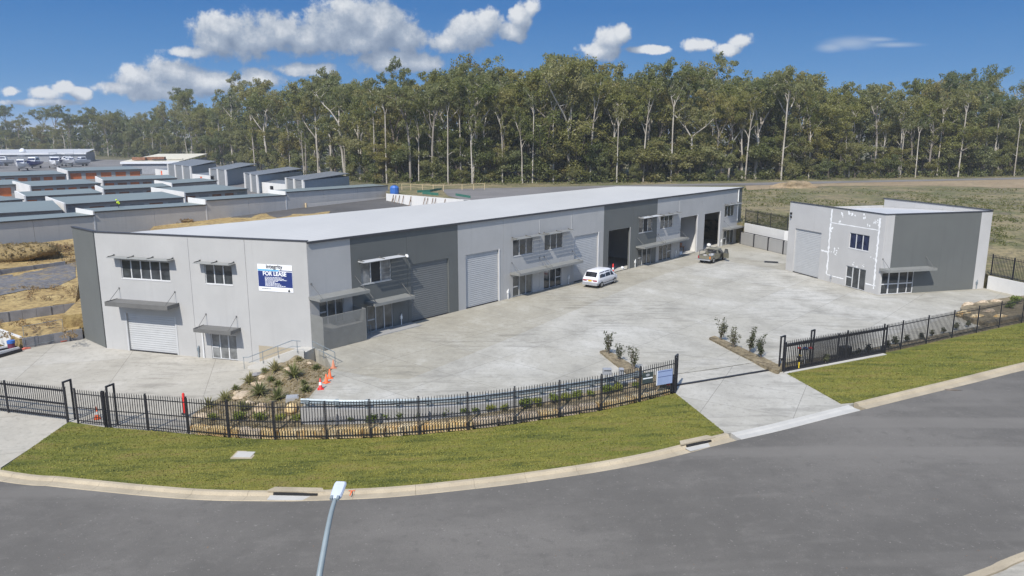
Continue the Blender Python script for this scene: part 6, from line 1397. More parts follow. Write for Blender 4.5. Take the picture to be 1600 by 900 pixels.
    p = at(1240, 293, zfield); mb = MB(); mb.blob((0, 0, 0), 2.9, rng, (1.6, 1.1, .58), .3, 4); tag(mb.build('sand_pile', MAT['sand'], None, T(p.x, p.y, p.z, 0)), 'tan sand pile beside the gravel road beyond the field', 'mound')
plants()

# ------------------------------------------------------------------ storage sheds, boats and the yard behind on the left
def onwall(px, py, A, d):
    r = ray(px, py); n = Vector((-d.y, d.x, 0)); t = (n.x * A.x + n.y * A.y) / (n.x * r.x + n.y * r.y); p = Vector((r.x * t, r.y * t, CAM_H + r.z * t)); return (Vector((p.x, p.y, 0)) - A).dot(d), p.z
ROOF0 = {}
def storage():
    W0, W1, wd = WALLLINE; F = frame(W0, W1); M = MAT
    segs = [(-200, 362, 147, 336.2, 'long raw concrete rear wall of storage row, lowest bay at far left', (-160, 350)), (147, 331, 322, 319.8, 'raw concrete rear wall of storage row, second bay from left', (98, 326.8)), (322, 313.2, 447, 304.8, 'raw concrete rear wall of storage row, third bay from left', (274, 311)), (447, 300.3, 606, 289.8, 'raw concrete rear wall of storage row, bay ending at the blue tank', (400, 300.6))]
    for k, (x0, y0, x1, y1, lb, bl) in enumerate(segs):
        s0, z0 = onwall(x0, y0, W0, wd); s1, z1 = onwall(x1, y1, W0, wd)
        if k == 0: s0, z0 = -32, 4.3
        t = thing('storage_block', lb, 'storage shed', F @ Vector((s0, 0, 0)), 'storage blocks'); n = max(2, round((s1 - s0) / 9)); L = s1 - s0
        for i in range(n):
            a, b = s0 + L * i / n + .02, s0 + L * (i + 1) / n - .02; za, zb = lerp(z0, z1, i / n) - .06, lerp(z0, z1, (i + 1) / n) - .06
            mb = MB(); vs = [(a, 0, -.8), (b, 0, -.8), (b, 0, zb), (a, 0, za)]; mb.add(vs + [(x, .2, z) for x, y, z in vs], [(0, 1, 2, 3), (7, 6, 5, 4), (0, 4, 5, 1), (1, 5, 6, 2), (2, 6, 7, 3), (3, 7, 4, 0)]); mb.build('wall_panel', M['grey_wall'], t, F)
        dp = 5.2; rise = .18
        mb = MB(); vs = [(s0, -.06, z0), (s1, -.06, z1), (s1, dp, z1 + rise), (s0, dp, z0 + rise)]; mb.add(vs + [(x, y, z - .14) for x, y, z in vs], [(0, 1, 2, 3), (7, 6, 5, 4), (0, 4, 5, 1), (1, 5, 6, 2), (2, 6, 7, 3), (3, 7, 4, 0)]); rf = mb.build('roof', M['roof_green'], t, F)
        mb = MB(); mb.bar((s0, -.12, z0 - .02), (s1, -.12, z1 - .02), .1, .16); mb.build('gutter', M['trim'], rf, F)
        mb = MB(); vs = [(s0 + .1, dp - .2, -.5), (s1 - .1, dp - .2, -.5), (s1 - .1, dp - .2, z1 + rise - .16), (s0 + .1, dp - .2, z0 + rise - .16)]; mb.add(vs + [(x, y - .15, z) for x, y, z in vs], [(0, 3, 2, 1), (4, 5, 6, 7), (0, 1, 5, 4), (2, 3, 7, 6)]); mb.build('front_wall', M['low_wall'], t, F)
        if k: mb = MB(); vs = [(s0, -.04, -.5), (s0, dp, -.5), (s0, dp, z0 + rise + .18), (s0, -.04, z0 + .16)]; mb.add(vs + [(x - .22, y, z) for x, y, z in vs], [(0, 1, 2, 3), (7, 6, 5, 4), (0, 4, 5, 1), (1, 5, 6, 2), (2, 6, 7, 3), (3, 7, 4, 0)]); mb.build('end_wall', M['white'], t, F)
        ROOF0[k] = (F, s0, s1, z0, z1, rise, dp)
    ZE = 3.5
    def block(label, fl, fr, bl, nd, mat, ze=ZE, divider=True, hgt=3.0, doorh=2.2):
        a, b = at(*fl, ze), at(*fr, ze); c = at(*bl, ze + .5); dv = (b - a); dv.z = 0; L = dv.length; Fb = frame(a, b); inv = Fb.inverted(); cl = inv @ c; dp = min(16, max(5.5, cl.y)); zg = ze - hgt
        t = thing('storage_block', label, 'storage shed', Vector((a.x, a.y, zg)), 'storage blocks')
        mb = MB(); wall_mesh(mb, 0, L, zg - .5, ze - .02, [(L * (i + .14) / nd, L * (i + .86) / nd, zg, zg + doorh) for i in range(nd)], .15, T(0, .5, 0)); mb.build('front_wall', M['low_wall'], t, Fb)
        for i in range(nd):
            mb = MB(); x0, x1 = L * (i + .14) / nd, L * (i + .86) / nd; mm = mat[i % len(mat)]
            for j in range(8): z0, z1 = zg + doorh * j / 8, zg + doorh * (j + 1) / 8; mb.quad((x0, .60, z0), (x1, .60, z0), (x1, .57, (z0 + z1) / 2), (x0, .57, (z0 + z1) / 2)); mb.quad((x0, .57, (z0 + z1) / 2), (x1, .57, (z0 + z1) / 2), (x1, .60, z1), (x0, .60, z1))
            mb.build('roller_door', M[mm], t, Fb)
        mb = MB(); vs = [(0, 0, ze), (L, 0, ze), (L, dp, ze + .5), (0, dp, ze + .5)]; mb.add(vs + [(x, y, z - .12) for x, y, z in vs], [(0, 1, 2, 3), (7, 6, 5, 4), (0, 4, 5, 1), (1, 5, 6, 2), (2, 6, 7, 3), (3, 7, 4, 0)]); rf = mb.build('roof', M['roof_green'], t, Fb)
        mb = MB(); mb.bar((0, -.07, ze - .1), (L, -.07, ze - .1), .12, .22); mb.build('gutter', M['trim'], rf, Fb)
        mb = MB(); mb.box(.05, L - .05, dp - .25, dp - .05, zg - .5, ze + .36); mb.build('rear_wall', M['grey_wall'], t, Fb)
        mb = MB(); vs = [(0, -.15, zg - .5), (0, dp, zg - .5), (0, dp, ze + .74), (0, -.15, ze + .2)]; mb.add(vs + [(x - .3, y, z) for x, y, z in vs], [(0, 1, 2, 3), (7, 6, 5, 4), (0, 4, 5, 1), (1, 5, 6, 2), (2, 6, 7, 3), (3, 7, 4, 0)]); mb.build('end_wall', M['white' if divider else 'low_wall'], t, Fb)
    O, D, W = 'roller_orange', 'shed_dark', 'rust'
    block('green roofed storage block with dark doors at left of the second row', (-60, 336), (97, 328), (-100, 320), 6, [D], divider=False)
    block('long green roofed storage block behind the worker in yellow', (102, 319), (288, 308), (60, 309.5), 6, [D, W, D])
    block('storage block with red and dark doors left of the tall sheds', (289, 301.5), (388, 294.5), (240, 294), 5, [W, D, W])
    block('small storage block at the left end of the third row', (-60, 318), (37, 311.2), (-80, 306), 4, [D, W])
    block('storage block with one orange door at its left end, third row', (40, 307), (160, 301), (20, 300), 6, [O, D, D, D, D, D])
    block('storage block with red doors in the middle of the third row', (162, 296), (267, 291), (138, 291.6), 5, [W, W, D])
    block('storage block with dark doors nearest the tall sheds', (269, 287), (340, 282), (225, 284), 4, [D])
    block('storage block with bright orange doors at left of the fourth row', (-60, 291.5), (46, 287), (-80, 284), 4, [O])
    block('storage block with brown orange doors behind the small left block', (48, 291), (158, 286), (36, 283.4), 6, [W, O])
    block('storage block with half hidden orange doors in the fourth row', (161, 282), (277, 278), (131, 277.2), 6, [O, W])
    block('storage block with red orange doors below the parked boats', (-60, 277), (104, 271.6), (-80, 269.5), 8, [O, W])
    block('tallest row end with five orange doors right of the boats', (106, 267.4), (222, 264), (84, 260.8), 5, [O])
    # four tall sheds
    def shed(label, fl, nc, se, z=5.0, piers=3):
        a, b, c = at(*fl, z), at(*nc, z), at(*se, z); Fb = frame(a, b); L = (b - a).length; cl = Fb.inverted() @ c; dp = max(12, min(30, math.hypot(cl.x - L, cl.y)))
        dv = (c - b); dv.z = 0; dv.normalize(); e = (b - a).normalized(); e.z = 0
        t = thing('tall_shed', label, 'shed', Vector((b.x, b.y, 0)), 'tall sheds at the end of the storage rows')
        a0, b0 = Vector((a.x, a.y, 0)), Vector((b.x, b.y, 0)); A2, B2 = a0 + dv * dp, b0 + dv * dp
        mb = MB(); mb.prism([b0, B2, B2 - e * .15, b0 - e * .15], -.3, z - .12); mb.build('side_wall', M['shed_wall'], t, world=True)
        mb = MB(); mb.prism([a0, A2, A2 + e * .15, a0 + e * .15], -.3, z - .12); mb.prism([A2 + e * .16, B2 - e * .16, B2 - e * .16 - dv * .15, A2 + e * .16 - dv * .15], -.3, z - .12); mb.build('rear_wall', M['shed_wall'], t, world=True)
        for i in range(piers): x = lerp(.25, L - .25, i / (piers - 1)); mb = MB(); mb.box(x - .38, x + .38, -.25, .2, -.3, z + .02); mb.build('pier', M['white'], t, Fb)
        for i in range(piers - 1):
            x0, x1 = lerp(.25, L - .25, i / (piers - 1)) + .39, lerp(.25, L - .25, (i + 1) / (piers - 1)) - .39; mb = MB()
            for j in range(12): z0, z1 = (z - .3) * j / 12, (z - .3) * (j + 1) / 12; mb.quad((x0, .05, z0), (x1, .05, z0), (x1, 0, (z0 + z1) / 2), (x0, 0, (z0 + z1) / 2)); mb.quad((x0, 0, (z0 + z1) / 2), (x1, 0, (z0 + z1) / 2), (x1, .05, z1), (x0, .05, z1))
            mb.build('roller_door', M['shed_dark'], t, Fb)
        ov = .25; q = [a0 - e * ov - dv * .1, b0 + e * ov - dv * .1, B2 + e * ov, A2 - e * ov]; zz = [z, z, z + .75, z + .75]; top = [Vector((p.x, p.y, h)) for p, h in zip(q, zz)]; bot = [p - Vector((0, 0, .18)) for p in top]
        mb = MB(); mb.add(top + bot, [(0, 1, 2, 3), (7, 6, 5, 4), (0, 4, 5, 1), (1, 5, 6, 2), (2, 6, 7, 3), (3, 7, 4, 0)]); mb.build('roof', M['roof_shed'], t, world=True)
    shed('tall grey shed with white piers nearest the blue tank', (446.6, 277.5), (474, 281.5), (545.4, 275)); shed('tall grey shed with white piers, second from the blue tank', (382, 270), (402, 273.6), (473, 267))
    shed('tall grey shed with white piers, third from the blue tank', (327.6, 263), (353, 265.5), (404, 258.5)); shed('tall grey shed with white piers farthest from the blue tank', (262, 256), (298, 260), (357, 252), piers=4)
    for lb, (x0, y0), (x1, y1), z, door in (('white walled low annex between the two nearest tall sheds', (402, 284), (447, 288), 3.0, 'black'), ('white walled low annex with orange door beside the third tall shed', (300, 271.5), (328, 274.5), 2.8, 'orange'), ('white walled low annex with orange door beside the far sheds', (242, 264), (262, 266), 2.6, 'orange'), ('white walled low annex on the right of the nearest tall shed', (475, 291), (500, 293.5), 2.4, 'shed_dark')):
        a, b = at(x0, y0, z), at(x1, y1, z); Fb = frame(a, b); L = (b - a).length; t = thing('shed_annex', lb, 'annex', Vector((a.x, a.y, 0)))
        mb = MB(); wall_mesh(mb, 0, L, -.3, z, [(L * .44, L * .56, 0, 2.2)], .2); mb.build('wall', M['white'], t, Fb); mb = MB(); mb.box(L * .44, L * .56, .1, .14, 0, 2.2); mb.build('door', M[door], t, Fb)
        mb = MB(); mb.add([(0, .21, z - .1), (L, .21, z - .1), (L, 6, z + .3), (0, 6, z + .3), (0, .21, z - .2), (L, .21, z - .2), (L, 6, z + .2), (0, 6, z + .2)], [(0, 1, 2, 3), (7, 6, 5, 4), (0, 4, 5, 1), (1, 5, 6, 2), (2, 6, 7, 3), (3, 7, 4, 0)]); mb.build('roof', M['roof_shed'], t, Fb)
    # far workshop roofs
    def far_shed(name, label, fl, fr, bl, z, wallm, roofm, fascia=None):
        a, b, c = at(*fl, z), at(*fr, z), at(*bl, z + 1.5); Fb = frame(a, b); L = (b - a).length; dp = max(10, min(60, (Fb.inverted() @ c).y)); t = thing(name, label, 'workshop', Vector((a.x, a.y, 0)))
        mb = MB(); mb.box(0, L, .3, .5, -.5, z - .15); mb.box(0, .2, .51, dp, -.5, z - .15); mb.box(L - .2, L, .51, dp, -.5, z - .15); mb.build('wall', M[wallm], t, Fb)
        mb = MB(); vs = [(-.5, -.2, z), (L + .5, -.2, z), (L + .5, dp, z + 1.5), (-.5, dp, z + 1.5)]; mb.add(vs + [(x, y, q - .14) for x, y, q in vs], [(0, 1, 2, 3), (7, 6, 5, 4), (0, 4, 5, 1), (1, 5, 6, 2), (2, 6, 7, 3), (3, 7, 4, 0)]); rf = mb.build('roof', M[roofm], t, Fb)
        mb = MB(); mb.box(-.5, L + .5, -.40, -.21, z - .9, z - .02); mb.build('fascia', M[fascia or 'hull_white'], rf, Fb); return t, Fb, L, dp
    t, Fb, L, dp = far_shed('workshop_shed', 'large far workshop with long white roof behind the boats', (-60, 240), (133, 238.5), (-60, 234), 5.2, 'bumper', 'roof_white')
    mb = MB(); mb.lathe([(1.6, 0), (1.6, .6), (.9, 1.6), (0, 1.9)], n=12); mb.build('roof_vent', M['hull_white'], t, Fb @ Matrix.Translation((L * .46, 6, 5.9)))
    t, Fb, L, dp = far_shed('old_shed', 'weathered shed with patched rusty roof and white fascia', (190, 252.6), (278, 252), (168, 238.5), 5.0, 'bumper', 'cream')
    for x, y, w, m in ((.12, 5, 5, 'rust'), (.35, 7, 7, 'rust'), (.48, 5, 5, 'trim'), (.22, 9, 4, 'trim'), (.7, 9, 6, 'cream')):
        yy = min(y, dp - 4); mb = MB(); z = 5.0 + 1.5 * yy / dp; mb.box(L * x, L * x + w, yy, yy + 3, z + .25, z + .5 + (.9 if m == 'rust' else 0)); mb.build('roof_patch', M[m], t, Fb)
    # boats parked on the hardstand
    def boat(label, px, py, L, rz, hull, cab=1., top=True):
        K2 = 1.55
        p = at(px, py, 0); t = thing('boat', label, 'boat', T(p.x, p.y, 0.02, rz) @ Matrix.Scale(K2, 4), 'boats parked on the hardstand'); mb = MB(); st = []
        for f, w, zb, zt in ((0, .80, .75, 1.9), (.25, 1., .7, 1.95), (.5, 1., .7, 2.05), (.75, .72, .8, 2.2), (.92, .3, 1.1, 2.4), (1, .03, 1.6, 2.5)):
            W_ = L * .17 * w; st.append([(0, L * f, zb), (W_ * .7, L * f, zb + .45), (W_, L * f, zt), (W_ * .85, L * f, zt + .02), (-W_ * .85, L * f, zt + .02), (-W_, L * f, zt), (-W_ * .7, L * f, zb + .45)])
        for r_ in st: mb.v += r_
        k = 7
        for i in range(len(st) - 1):
            for j in range(k): mb.f.append((i * k + j, i * k + (j + 1) % k, (i + 1) * k + (j + 1) % k, (i + 1) * k + j)); mb.sm.append(False)
        mb.f.append(tuple(range(k - 1, -1, -1))); mb.sm.append(False); mb.build('hull', M[hull], t)
        w = L * .125; mb = MB(); mb.add([(x, y, z) for y, z in ((L * .25, 2.0), (L * .68, 2.1)) for x in (-w, w)] + [(x * .85, y, z) for y, z in ((L * .28, 2.0 + 1.15 * cab), (L * .56, 2.0 + 1.1 * cab)) for x in (-w, w)], [(0, 1, 5, 4), (1, 3, 7, 5), (3, 2, 6, 7), (2, 0, 4, 6), (4, 5, 7, 6)]); cb = mb.build('cabin', M['hull_white'], t)
        mb = MB()
        for sx in (-1, 1): mb.quad((sx * w * .985, L * .3, 2.0 + .4 * cab), (sx * w * .965, L * .58, 2.0 + .4 * cab), (sx * w * .90, L * .54, 2.0 + .9 * cab), (sx * w * .915, L * .31, 2.0 + .9 * cab))
        mb.quad((-w * .9, L * .655, 2.0 + .35 * cab), (w * .9, L * .655, 2.0 + .35 * cab), (w * .85, L * .60, 2.0 + .88 * cab), (-w * .85, L * .60, 2.0 + .88 * cab)); mb.build('windscreen', M['blue_glass'], cb)
        if top:
            mb = MB(); mb.box(-w * .9, w * .9, L * .12, L * .5, 2.02 + 1.9 * cab, 2.1 + 1.9 * cab); mb.build('canopy', M['hull_grey'], t)
            for x in (-w * .8, w * .8):
                for y in (.15, .46): mb = MB(); mb.tube([(x, L * y, 2.0), (x, L * y, 2.0 + 1.89 * cab)], .04, 5); mb.build('canopy_post', M['galv'], t)
        mb = MB()
        for x in (-L * .1, L * .1): mb.bar((x, L * .1, .55), (x * .6, L * .8, .6), .14)
        tr = mb.build('trailer', M['galv'], t)
        for x in (-L * .13, L * .13): mb = MB(); mb.cyl((x - .12, L * .3, .36), (x + .12, L * .3, .36), .36, 14); mb.build('wheel', M['tyre'], tr)
    boat('grey and white motor boat at the far left end of the row', 4, 263, 11, R(100), 'hull_grey', .8, False); boat('white cabin boat with tall grey canopy, lowest in the row', 40, 266, 8, R(200), 'hull_white', 1.1)
    boat('white and cream boat with navy hull stripe beside the canopy boat', 63, 262, 9, R(190), 'hull_blue', 1.2, False); boat('white cruiser with dark windscreen at the middle of the row', 84, 262, 9.5, R(215), 'hull_white', 1.3)
    boat('small boat with red cover and white dome at row end', 104, 260, 7, R(230), 'hull_grey', .8, False); boat('half hidden pale boat among masts near the old shed', 122, 258, 7, R(120), 'hull_white', .9)
    boat('pale motor boat half hidden behind the grey one at far left', 22, 259, 7, R(110), 'hull_grey', .9, False); boat('navy hulled boat with low cabin between two white cruisers', 94, 259, 8, R(200), 'hull_blue', .9); boat('white half cabin boat closest to the old shed', 140, 259, 6, R(160), 'hull_white', .8, False)
    for k, (px, h) in enumerate(((116, 7.5), (131, 7.0))):
        p = at(px, 258, 0); mb = MB(); mb.tube([p, p + Vector((.4, 0, h))], [.09, .04], 6); mb.tube([p + Vector((0, 0, 1.2)), p + Vector((2.2, 0, 1.5))], .05, 6); tag(mb.build('mast', M['galv']), ('bare silver mast left of the other mast by the boats', 'bare silver mast nearest the old patched shed')[k], 'mast')
    # worker crouching on the roof of the second bay
    F, s0, s1, z0, z1, rise, dp = ROOF0[1]; s_, _ = onwall(206, 326, W0, wd); y = 3.6; z = lerp(z0, z1, (s_ - s0) / (s1 - s0)) + rise * y / dp + .01
    Mp = F @ T(s_, y, z, R(60)); t = thing('person', 'worker in a yellow hi-vis top crouching on a storage roof', 'person', Mp)
    vs = {'pel': (0, 0, .48, .15), 'wai': (0, .10, .70, .14), 'che': (0, .24, .92, .17), 'nec': (0, .34, 1.10, .06), 'hd': (0, .40, 1.22, .10), 'top': (0, .42, 1.34, .085)}
    ed = [('pel', 'wai'), ('wai', 'che'), ('che', 'nec'), ('nec', 'hd'), ('hd', 'top')]
    for sx, n in ((-1, 'l'), (1, 'r')):
        vs |= {n + 'hip': (sx * .11, .0, .44, .10), n + 'kn': (sx * .16, .34, .50, .07), n + 'an': (sx * .15, .10, .09, .05), n + 'to': (sx * .16, .26, .045, .045), n + 'sh': (sx * .19, .25, 1.0, .07), n + 'el': (sx * .26, .36, .74, .05), n + 'wr': (sx * .16, .56, .60, .035), n + 'ha': (sx * .14, .64, .56, .04)}
        ed += [('pel', n + 'hip'), (n + 'hip', n + 'kn'), (n + 'kn', n + 'an'), (n + 'an', n + 'to'), ('che', n + 'sh'), (n + 'sh', n + 'el'), (n + 'el', n + 'wr'), (n + 'wr', n + 'ha')]
    ks = list(vs); me = bpy.data.meshes.new('body'); me.from_pydata([vs[k][:3] for k in ks], [(ks.index(a), ks.index(b)) for a, b in ed], []); o = bpy.data.objects.new('tmp', me); COL.objects.link(o); o.modifiers.new('s', 'SKIN')
    for i, k in enumerate(ks): r = vs[k][3]; me.skin_vertices[0].data[i].radius = (r, r); me.skin_vertices[0].data[i].use_root = k == 'pel'
    sb = o.modifiers.new('d', 'SUBSURF'); sb.levels = 1; bpy.context.view_layer.update()
    m2 = bpy.data.meshes.new_from_object(o.evaluated_get(bpy.context.evaluated_depsgraph_get())); bpy.data.objects.remove(o); m2.materials.clear(); m2.materials.append(M['navy']); m2.materials.append(M['skin'])
    for f in m2.polygons: f.material_index = 1 if f.center.z > 1.1 or (f.center.y > .58 and f.center.z > .5) else 0
    link(bpy.data.objects.new('body', m2), t)
    mb = MB(); mb.tube([(0, .04, .60), (0, .12, .74), (0, .25, .93), (0, .31, 1.03)], [.19, .19, .225, .12], 12)
    for sx in (-1, 1): mb.tube([(sx * .16, .25, 1.0), (sx * .27, .36, .74)], [.10, .075], 10)
    mb.build('hi_vis_top', M['yellow'], t); mb = MB(); mb.lathe([(.16, 0), (.13, .03), (.12, .1), (.06, .15), (0, .16)], (0, .42, 1.28), 14); mb.build('hat', M['yellow'], t)
    # blue tank, wire fence and silt cloth on the raised ground behind
    p = at(616.5, 303, zfield); t = thing('water_tank', 'blue plastic tank at the end of the long storage wall', 'tank', p); mb = MB(); mb.lathe([(0, 0), (.95, 0), (1.0, .4), (1.0, 1.4), (.7, 1.8), (.3, 1.9), (0, 1.9)], n=10, smooth=False); mb.build('shell', M['blue'], t); mb = MB(); mb.lathe([(.35, 1.901), (.35, 2.05), (0, 2.1)], n=12); mb.build('lid', M['trim'], t)
    t = thing('wire_fence', 'pale railed temporary fence on the bank behind the roof', 'fence', at(642, 297, zfield)); q = [at(x, y, zfield) for x, y in ((628, 297), (642, 297), (660, 298.5), (677, 299), (693, 299), (722, 297.5), (740, 297), (757, 296.5))]
    for p in q: mb = MB(); mb.bar(p, p + Vector((0, 0, 1.5)), .11); mb.build('post', M['pine'], t, world=True)
    mb = MB()
    for a, b in zip(q, q[1:]): mb.bar(a + Vector((0, 0, 1.45)), b + Vector((0, 0, 1.45)), .09); mb.bar(a + Vector((0, 0, .8)), b + Vector((0, 0, .8)), .04)
    mb.build('rails', M['pine'], t, world=True)
    for k, pts in enumerate((((652, 301), (672, 300), (690, 296.5)), ((660, 303), (685, 305.5)), ((712, 306), (735, 310)))):
        q = [at(x, y, zfield) for x, y in pts]; mb = MB()
        for a, b in zip(q, q[1:]): mb.bar(a + Vector((0, 0, .25)), b + Vector((0, 0, .25)), .06, .6)
        tag(mb.build('silt_fence', M['mesh_green']), ('green silt cloth fence nearest the railed fence', 'green silt cloth strip lying on the red soil bank', 'green silt cloth strip closest to the factory roof')[k], 'silt fence')
storage()

# ------------------------------------------------------------------ the forest
EDGE = [(-70, 238), (0, 239), (150, 244), (280, 250), (400, 266), (500, 279), (600, 286.5), (720, 287.5), (900, 286.5), (1060, 284), (1240, 281), (1400, 278), (1660, 274.5)]
PROF = [(-60, 172), (0, 172), (60, 176), (135, 165), (150, 152), (175, 150), (240, 158), (260, 142), (300, 142), (350, 128), (410, 114), (445, 122), (480, 110), (540, 104), (600, 102), (640, 105), (680, 108), (710, 92), (740, 74), (775, 84), (800, 96), (850, 56), (900, 54), (925, 72), (960, 92), (1010, 74), (1050, 92), (1110, 98), (1160, 88), (1200, 84), (1250, 88), (1280, 110), (1330, 122), (1400, 116), (1450, 108), (1490, 88), (1520, 92), (1545, 124), (1580, 116), (1660, 116)]
def zforest(x, y): return 2.8 * sstep(-70, -20, x + (y - 170) * .12)
def limb(mb, p0, d, L, r0, r1, rng, wob=.12, n=5, seg=7):
    pts = [p0.copy()]; p = p0.copy(); dd = d.normalized()
    for i in range(n):
        dd = (dd + Vector((rng.gauss(0, wob), rng.gauss(0, wob), rng.gauss(0, wob * .6) + .05))).normalized(); p = p + dd * L / n; pts.append(p.copy())
    mb.tube(pts, [lerp(r0, r1, i / n) for i in range(n + 1)], seg, False); return pts, dd
def gum(seed, H, fork, nl, spread, clump=1.6, quads=24, lean=.06, lower=0, leafs=.56, dense=1.0):
    rng = random.Random(seed); tb = MB(); lf = MB(); ends = []
    base, d = limb(tb, Vector((0, 0, -.6)), Vector((rng.uniform(-lean, lean) * 2, rng.uniform(-lean, lean) * 2, 1)), H * fork, H * .0125, H * .0085, rng, .035, 7, 9)
    tops = []
    for k in range(nl):
        a = 6.28 * k / nl + rng.uniform(-.5, .5); sp = spread * rng.uniform(.55, 1.2); s0 = base[-1] if k < 2 else base[-1 - rng.randint(0, 2)]
        pts, dd = limb(tb, s0, Vector((math.cos(a) * sp, math.sin(a) * sp, 1)), H * (1 - fork) * rng.uniform(.55, .78), H * .0065, H * .003, rng, .13)
        tops.append(pts[-1])
        for j in range(rng.randint(3, 5)):
            q = pts[rng.randint(2, 5)]; b = rng.uniform(0, 6.28); e2, d2 = limb(tb, q, Vector((math.cos(b) * .8, math.sin(b) * .8, rng.uniform(.25, .9))), H * rng.uniform(.08, .17), H * .0028, H * .0012, rng, .16, 4, 5)
            ends += [e2[-1], e2[-2], e2[-1] + Vector((rng.gauss(0, 1), rng.gauss(0, 1), rng.gauss(.3, .7))) * H * .03]
        ends += [pts[-1], pts[-2]]
    for j in range(lower):
        q = base[rng.randint(3, 6)]; b = rng.uniform(0, 6.28); e2, d2 = limb(tb, q, Vector((math.cos(b), math.sin(b), rng.uniform(.3, .8))), H * rng.uniform(.08, .16), H * .004, H * .0014, rng, .18, 4, 5); ends += [e2[-1], e2[-2]]
    zm = max(e.z for e in ends); k = (H - clump * .5) / zm
    for e in ends:
        for r_ in range(max(1, int(round(dense * 2)))):
            c = e + Vector((rng.gauss(0, .9), rng.gauss(0, .9), rng.gauss(0, .5))) * (clump * .75 if r_ else .1); rr = clump * rng.uniform(.65, 1.25)
            for _ in range(quads):
                dv = Vector((rng.gauss(0, 1), rng.gauss(0, 1), rng.gauss(0, .8) + .25)).normalized() * (rng.random() ** .35); p = c + Vector((dv.x * rr * .9, dv.y * rr * .9, dv.z * rr * .85)); s = leafs * rng.uniform(.6, 1.35)
                nn = (dv * .8 + Vector((rng.gauss(0, .6), rng.gauss(0, .6), .15 + rng.gauss(0, .4)))).normalized(); a_ = nn.orthogonal().normalized(); a_ = Matrix.Rotation(rng.uniform(0, 6.28), 3, nn) @ a_; b_ = nn.cross(a_)
                lf.add([p - a_ * s * .5, p + b_ * s * .33, p + a_ * s * .5 - nn * s * .12, p - b_ * s * .33], [(0, 1, 2, 3)])
    return tb, lf
def forest():
    M = MAT; rng = random.Random(77)
    spec = [(1, .50, 3, .55, 1.5, 40, .05, 3, 'pale_bark', 'gum'), (2, .58, 4, .5, 1.45, 38, .03, 4, 'bark', 'gum'), (3, .42, 3, .7, 1.6, 40, .12, 3, 'pale_bark', 'gum_grey'), (4, .62, 4, .6, 1.35, 38, .03, 5, 'grey_bark', 'gum_grey'), (5, .46, 4, .6, 1.6, 40, .08, 7, 'grey_bark', 'gum'), (6, .54, 3, .75, 1.45, 38, .10, 2, 'pale_bark', 'gum_grey'), (7, .48, 5, .6, 1.6, 40, .05, 9, 'bark', 'gum'), (8, .70, 3, .45, 1.3, 40, .04, 6, 'grey_bark', 'gum'), (9, .66, 4, .7, 1.2, 36, .09, 3, 'pale_bark', 'gum_grey'), (10, .38, 4, .5, 1.6, 40, .06, 8, 'pale_bark', 'gum'), (11, .74, 3, .45, 1.15, 34, .14, 1, 'pale_bark', 'gum_grey'), (12, .66, 4, .5, 1.2, 34, .12, 2, 'pale_bark', 'gum')]
    tall = []
    for s, fk, nl, sp, cl, q, ln, lo, bk, lf in spec:
        a, b = gum(s, 36, fk, nl, sp, cl, q, ln, lo); tall.append((a.mesh('trunk', M[bk]), b.mesh('crown', M[lf]), bk))
    bushy = []
    for s, fk, nl, lf in ((21, .28, 6, 'gum'), (22, .22, 6, 'bush'), (23, .30, 5, 'gum_grey')):
        a, b = gum(s, 36, fk, nl, .65, 2.2, 44, .05, 11, .72, 1.2); bushy.append((a.mesh('trunk', M['bark']), b.mesh('crown', M[lf]), 'bark'))
    und = []
    for s, lf in ((31, 'bush'), (32, 'gum_grey'), (33, 'gum_grey')):
        a, b = gum(s, 9, .22, 5, .6, .8, 34, .1, 6, .36, 1.1); und.append((a.mesh('trunk', M['bark']), b.mesh('crown', M[lf]), 'bark'))
    def put(name, p, h, me, href, rz, label, cat, group, wide=1.):
        s = h / href; wide *= rng.uniform(.8, 1.1); r = bpy.data.objects.new(name, None); link(r, None, Matrix.Translation(p) @ Matrix.Rotation(rz, 4, 'Z') @ Matrix.Diagonal((s * wide, s * wide, s, 1))); tag(r, label, cat, group)
        for nm, m in zip(('trunk', 'crown'), me): o = bpy.data.objects.new(nm, m); link(o, r)
    def place(px, back, jit=0):
        py = interp(px, EDGE); p = at(px, py, zforest); d = Vector((p.x, p.y, 0)).normalized(); p = p + d * back; p.z = zforest(p.x, p.y); return p
    def hfor(p, topy):
        r = ray(*[proj(p)[0], topy]); t = p.y / r.y; return max(8, CAM_H + r.z * t - p.z)
    names = {'pale_bark': 'pale trunked gum tree', 'bark': 'dark trunked gum tree', 'grey_bark': 'grey trunked gum tree'}
    # front rank
    px = -55; i = 0; front = []
    special = {890: 2, 960: 0, 1011: 3, 1180: 2, 1214: 5, 1326: 0, 1366: 3, 420: 0, 540: 5, 738: 0, 872: 4}
    sp_x = sorted(special)
    while px < 1650:
        front.append((px, None)); px += rng.uniform(.75, 1.25) * (16 if px < 400 else 20 if px < 700 else 24)
    front = [f for f in front if all(abs(f[0] - s) > 10 for s in sp_x)] + [(s, special[s]) for s in sp_x]; front.sort()
    for i, (px, k) in enumerate(front):
        p = place(px, rng.uniform(0, 6)); ty = interp(px, PROF) + (rng.uniform(0, 16) if k is not None else rng.uniform(10, 62)); h = hfor(p, ty); bz = k is None and rng.random() < .42
        me = bushy[rng.randint(0, 2)] if bz else tall[k if k is not None else rng.randint(0, 9)]
        if bz: h *= rng.uniform(.42, .85)
        put('gum_tree', p, h, me, 36, rng.uniform(0, 6.28), (('bushy leafy gum tree' if bz else names[me[2]]) + f' in the front rank of the forest, {ordinal(i + 1)} from left'), 'tree', 'trees in the front rank of the forest', 1.0 if h > 24 else 1.25)
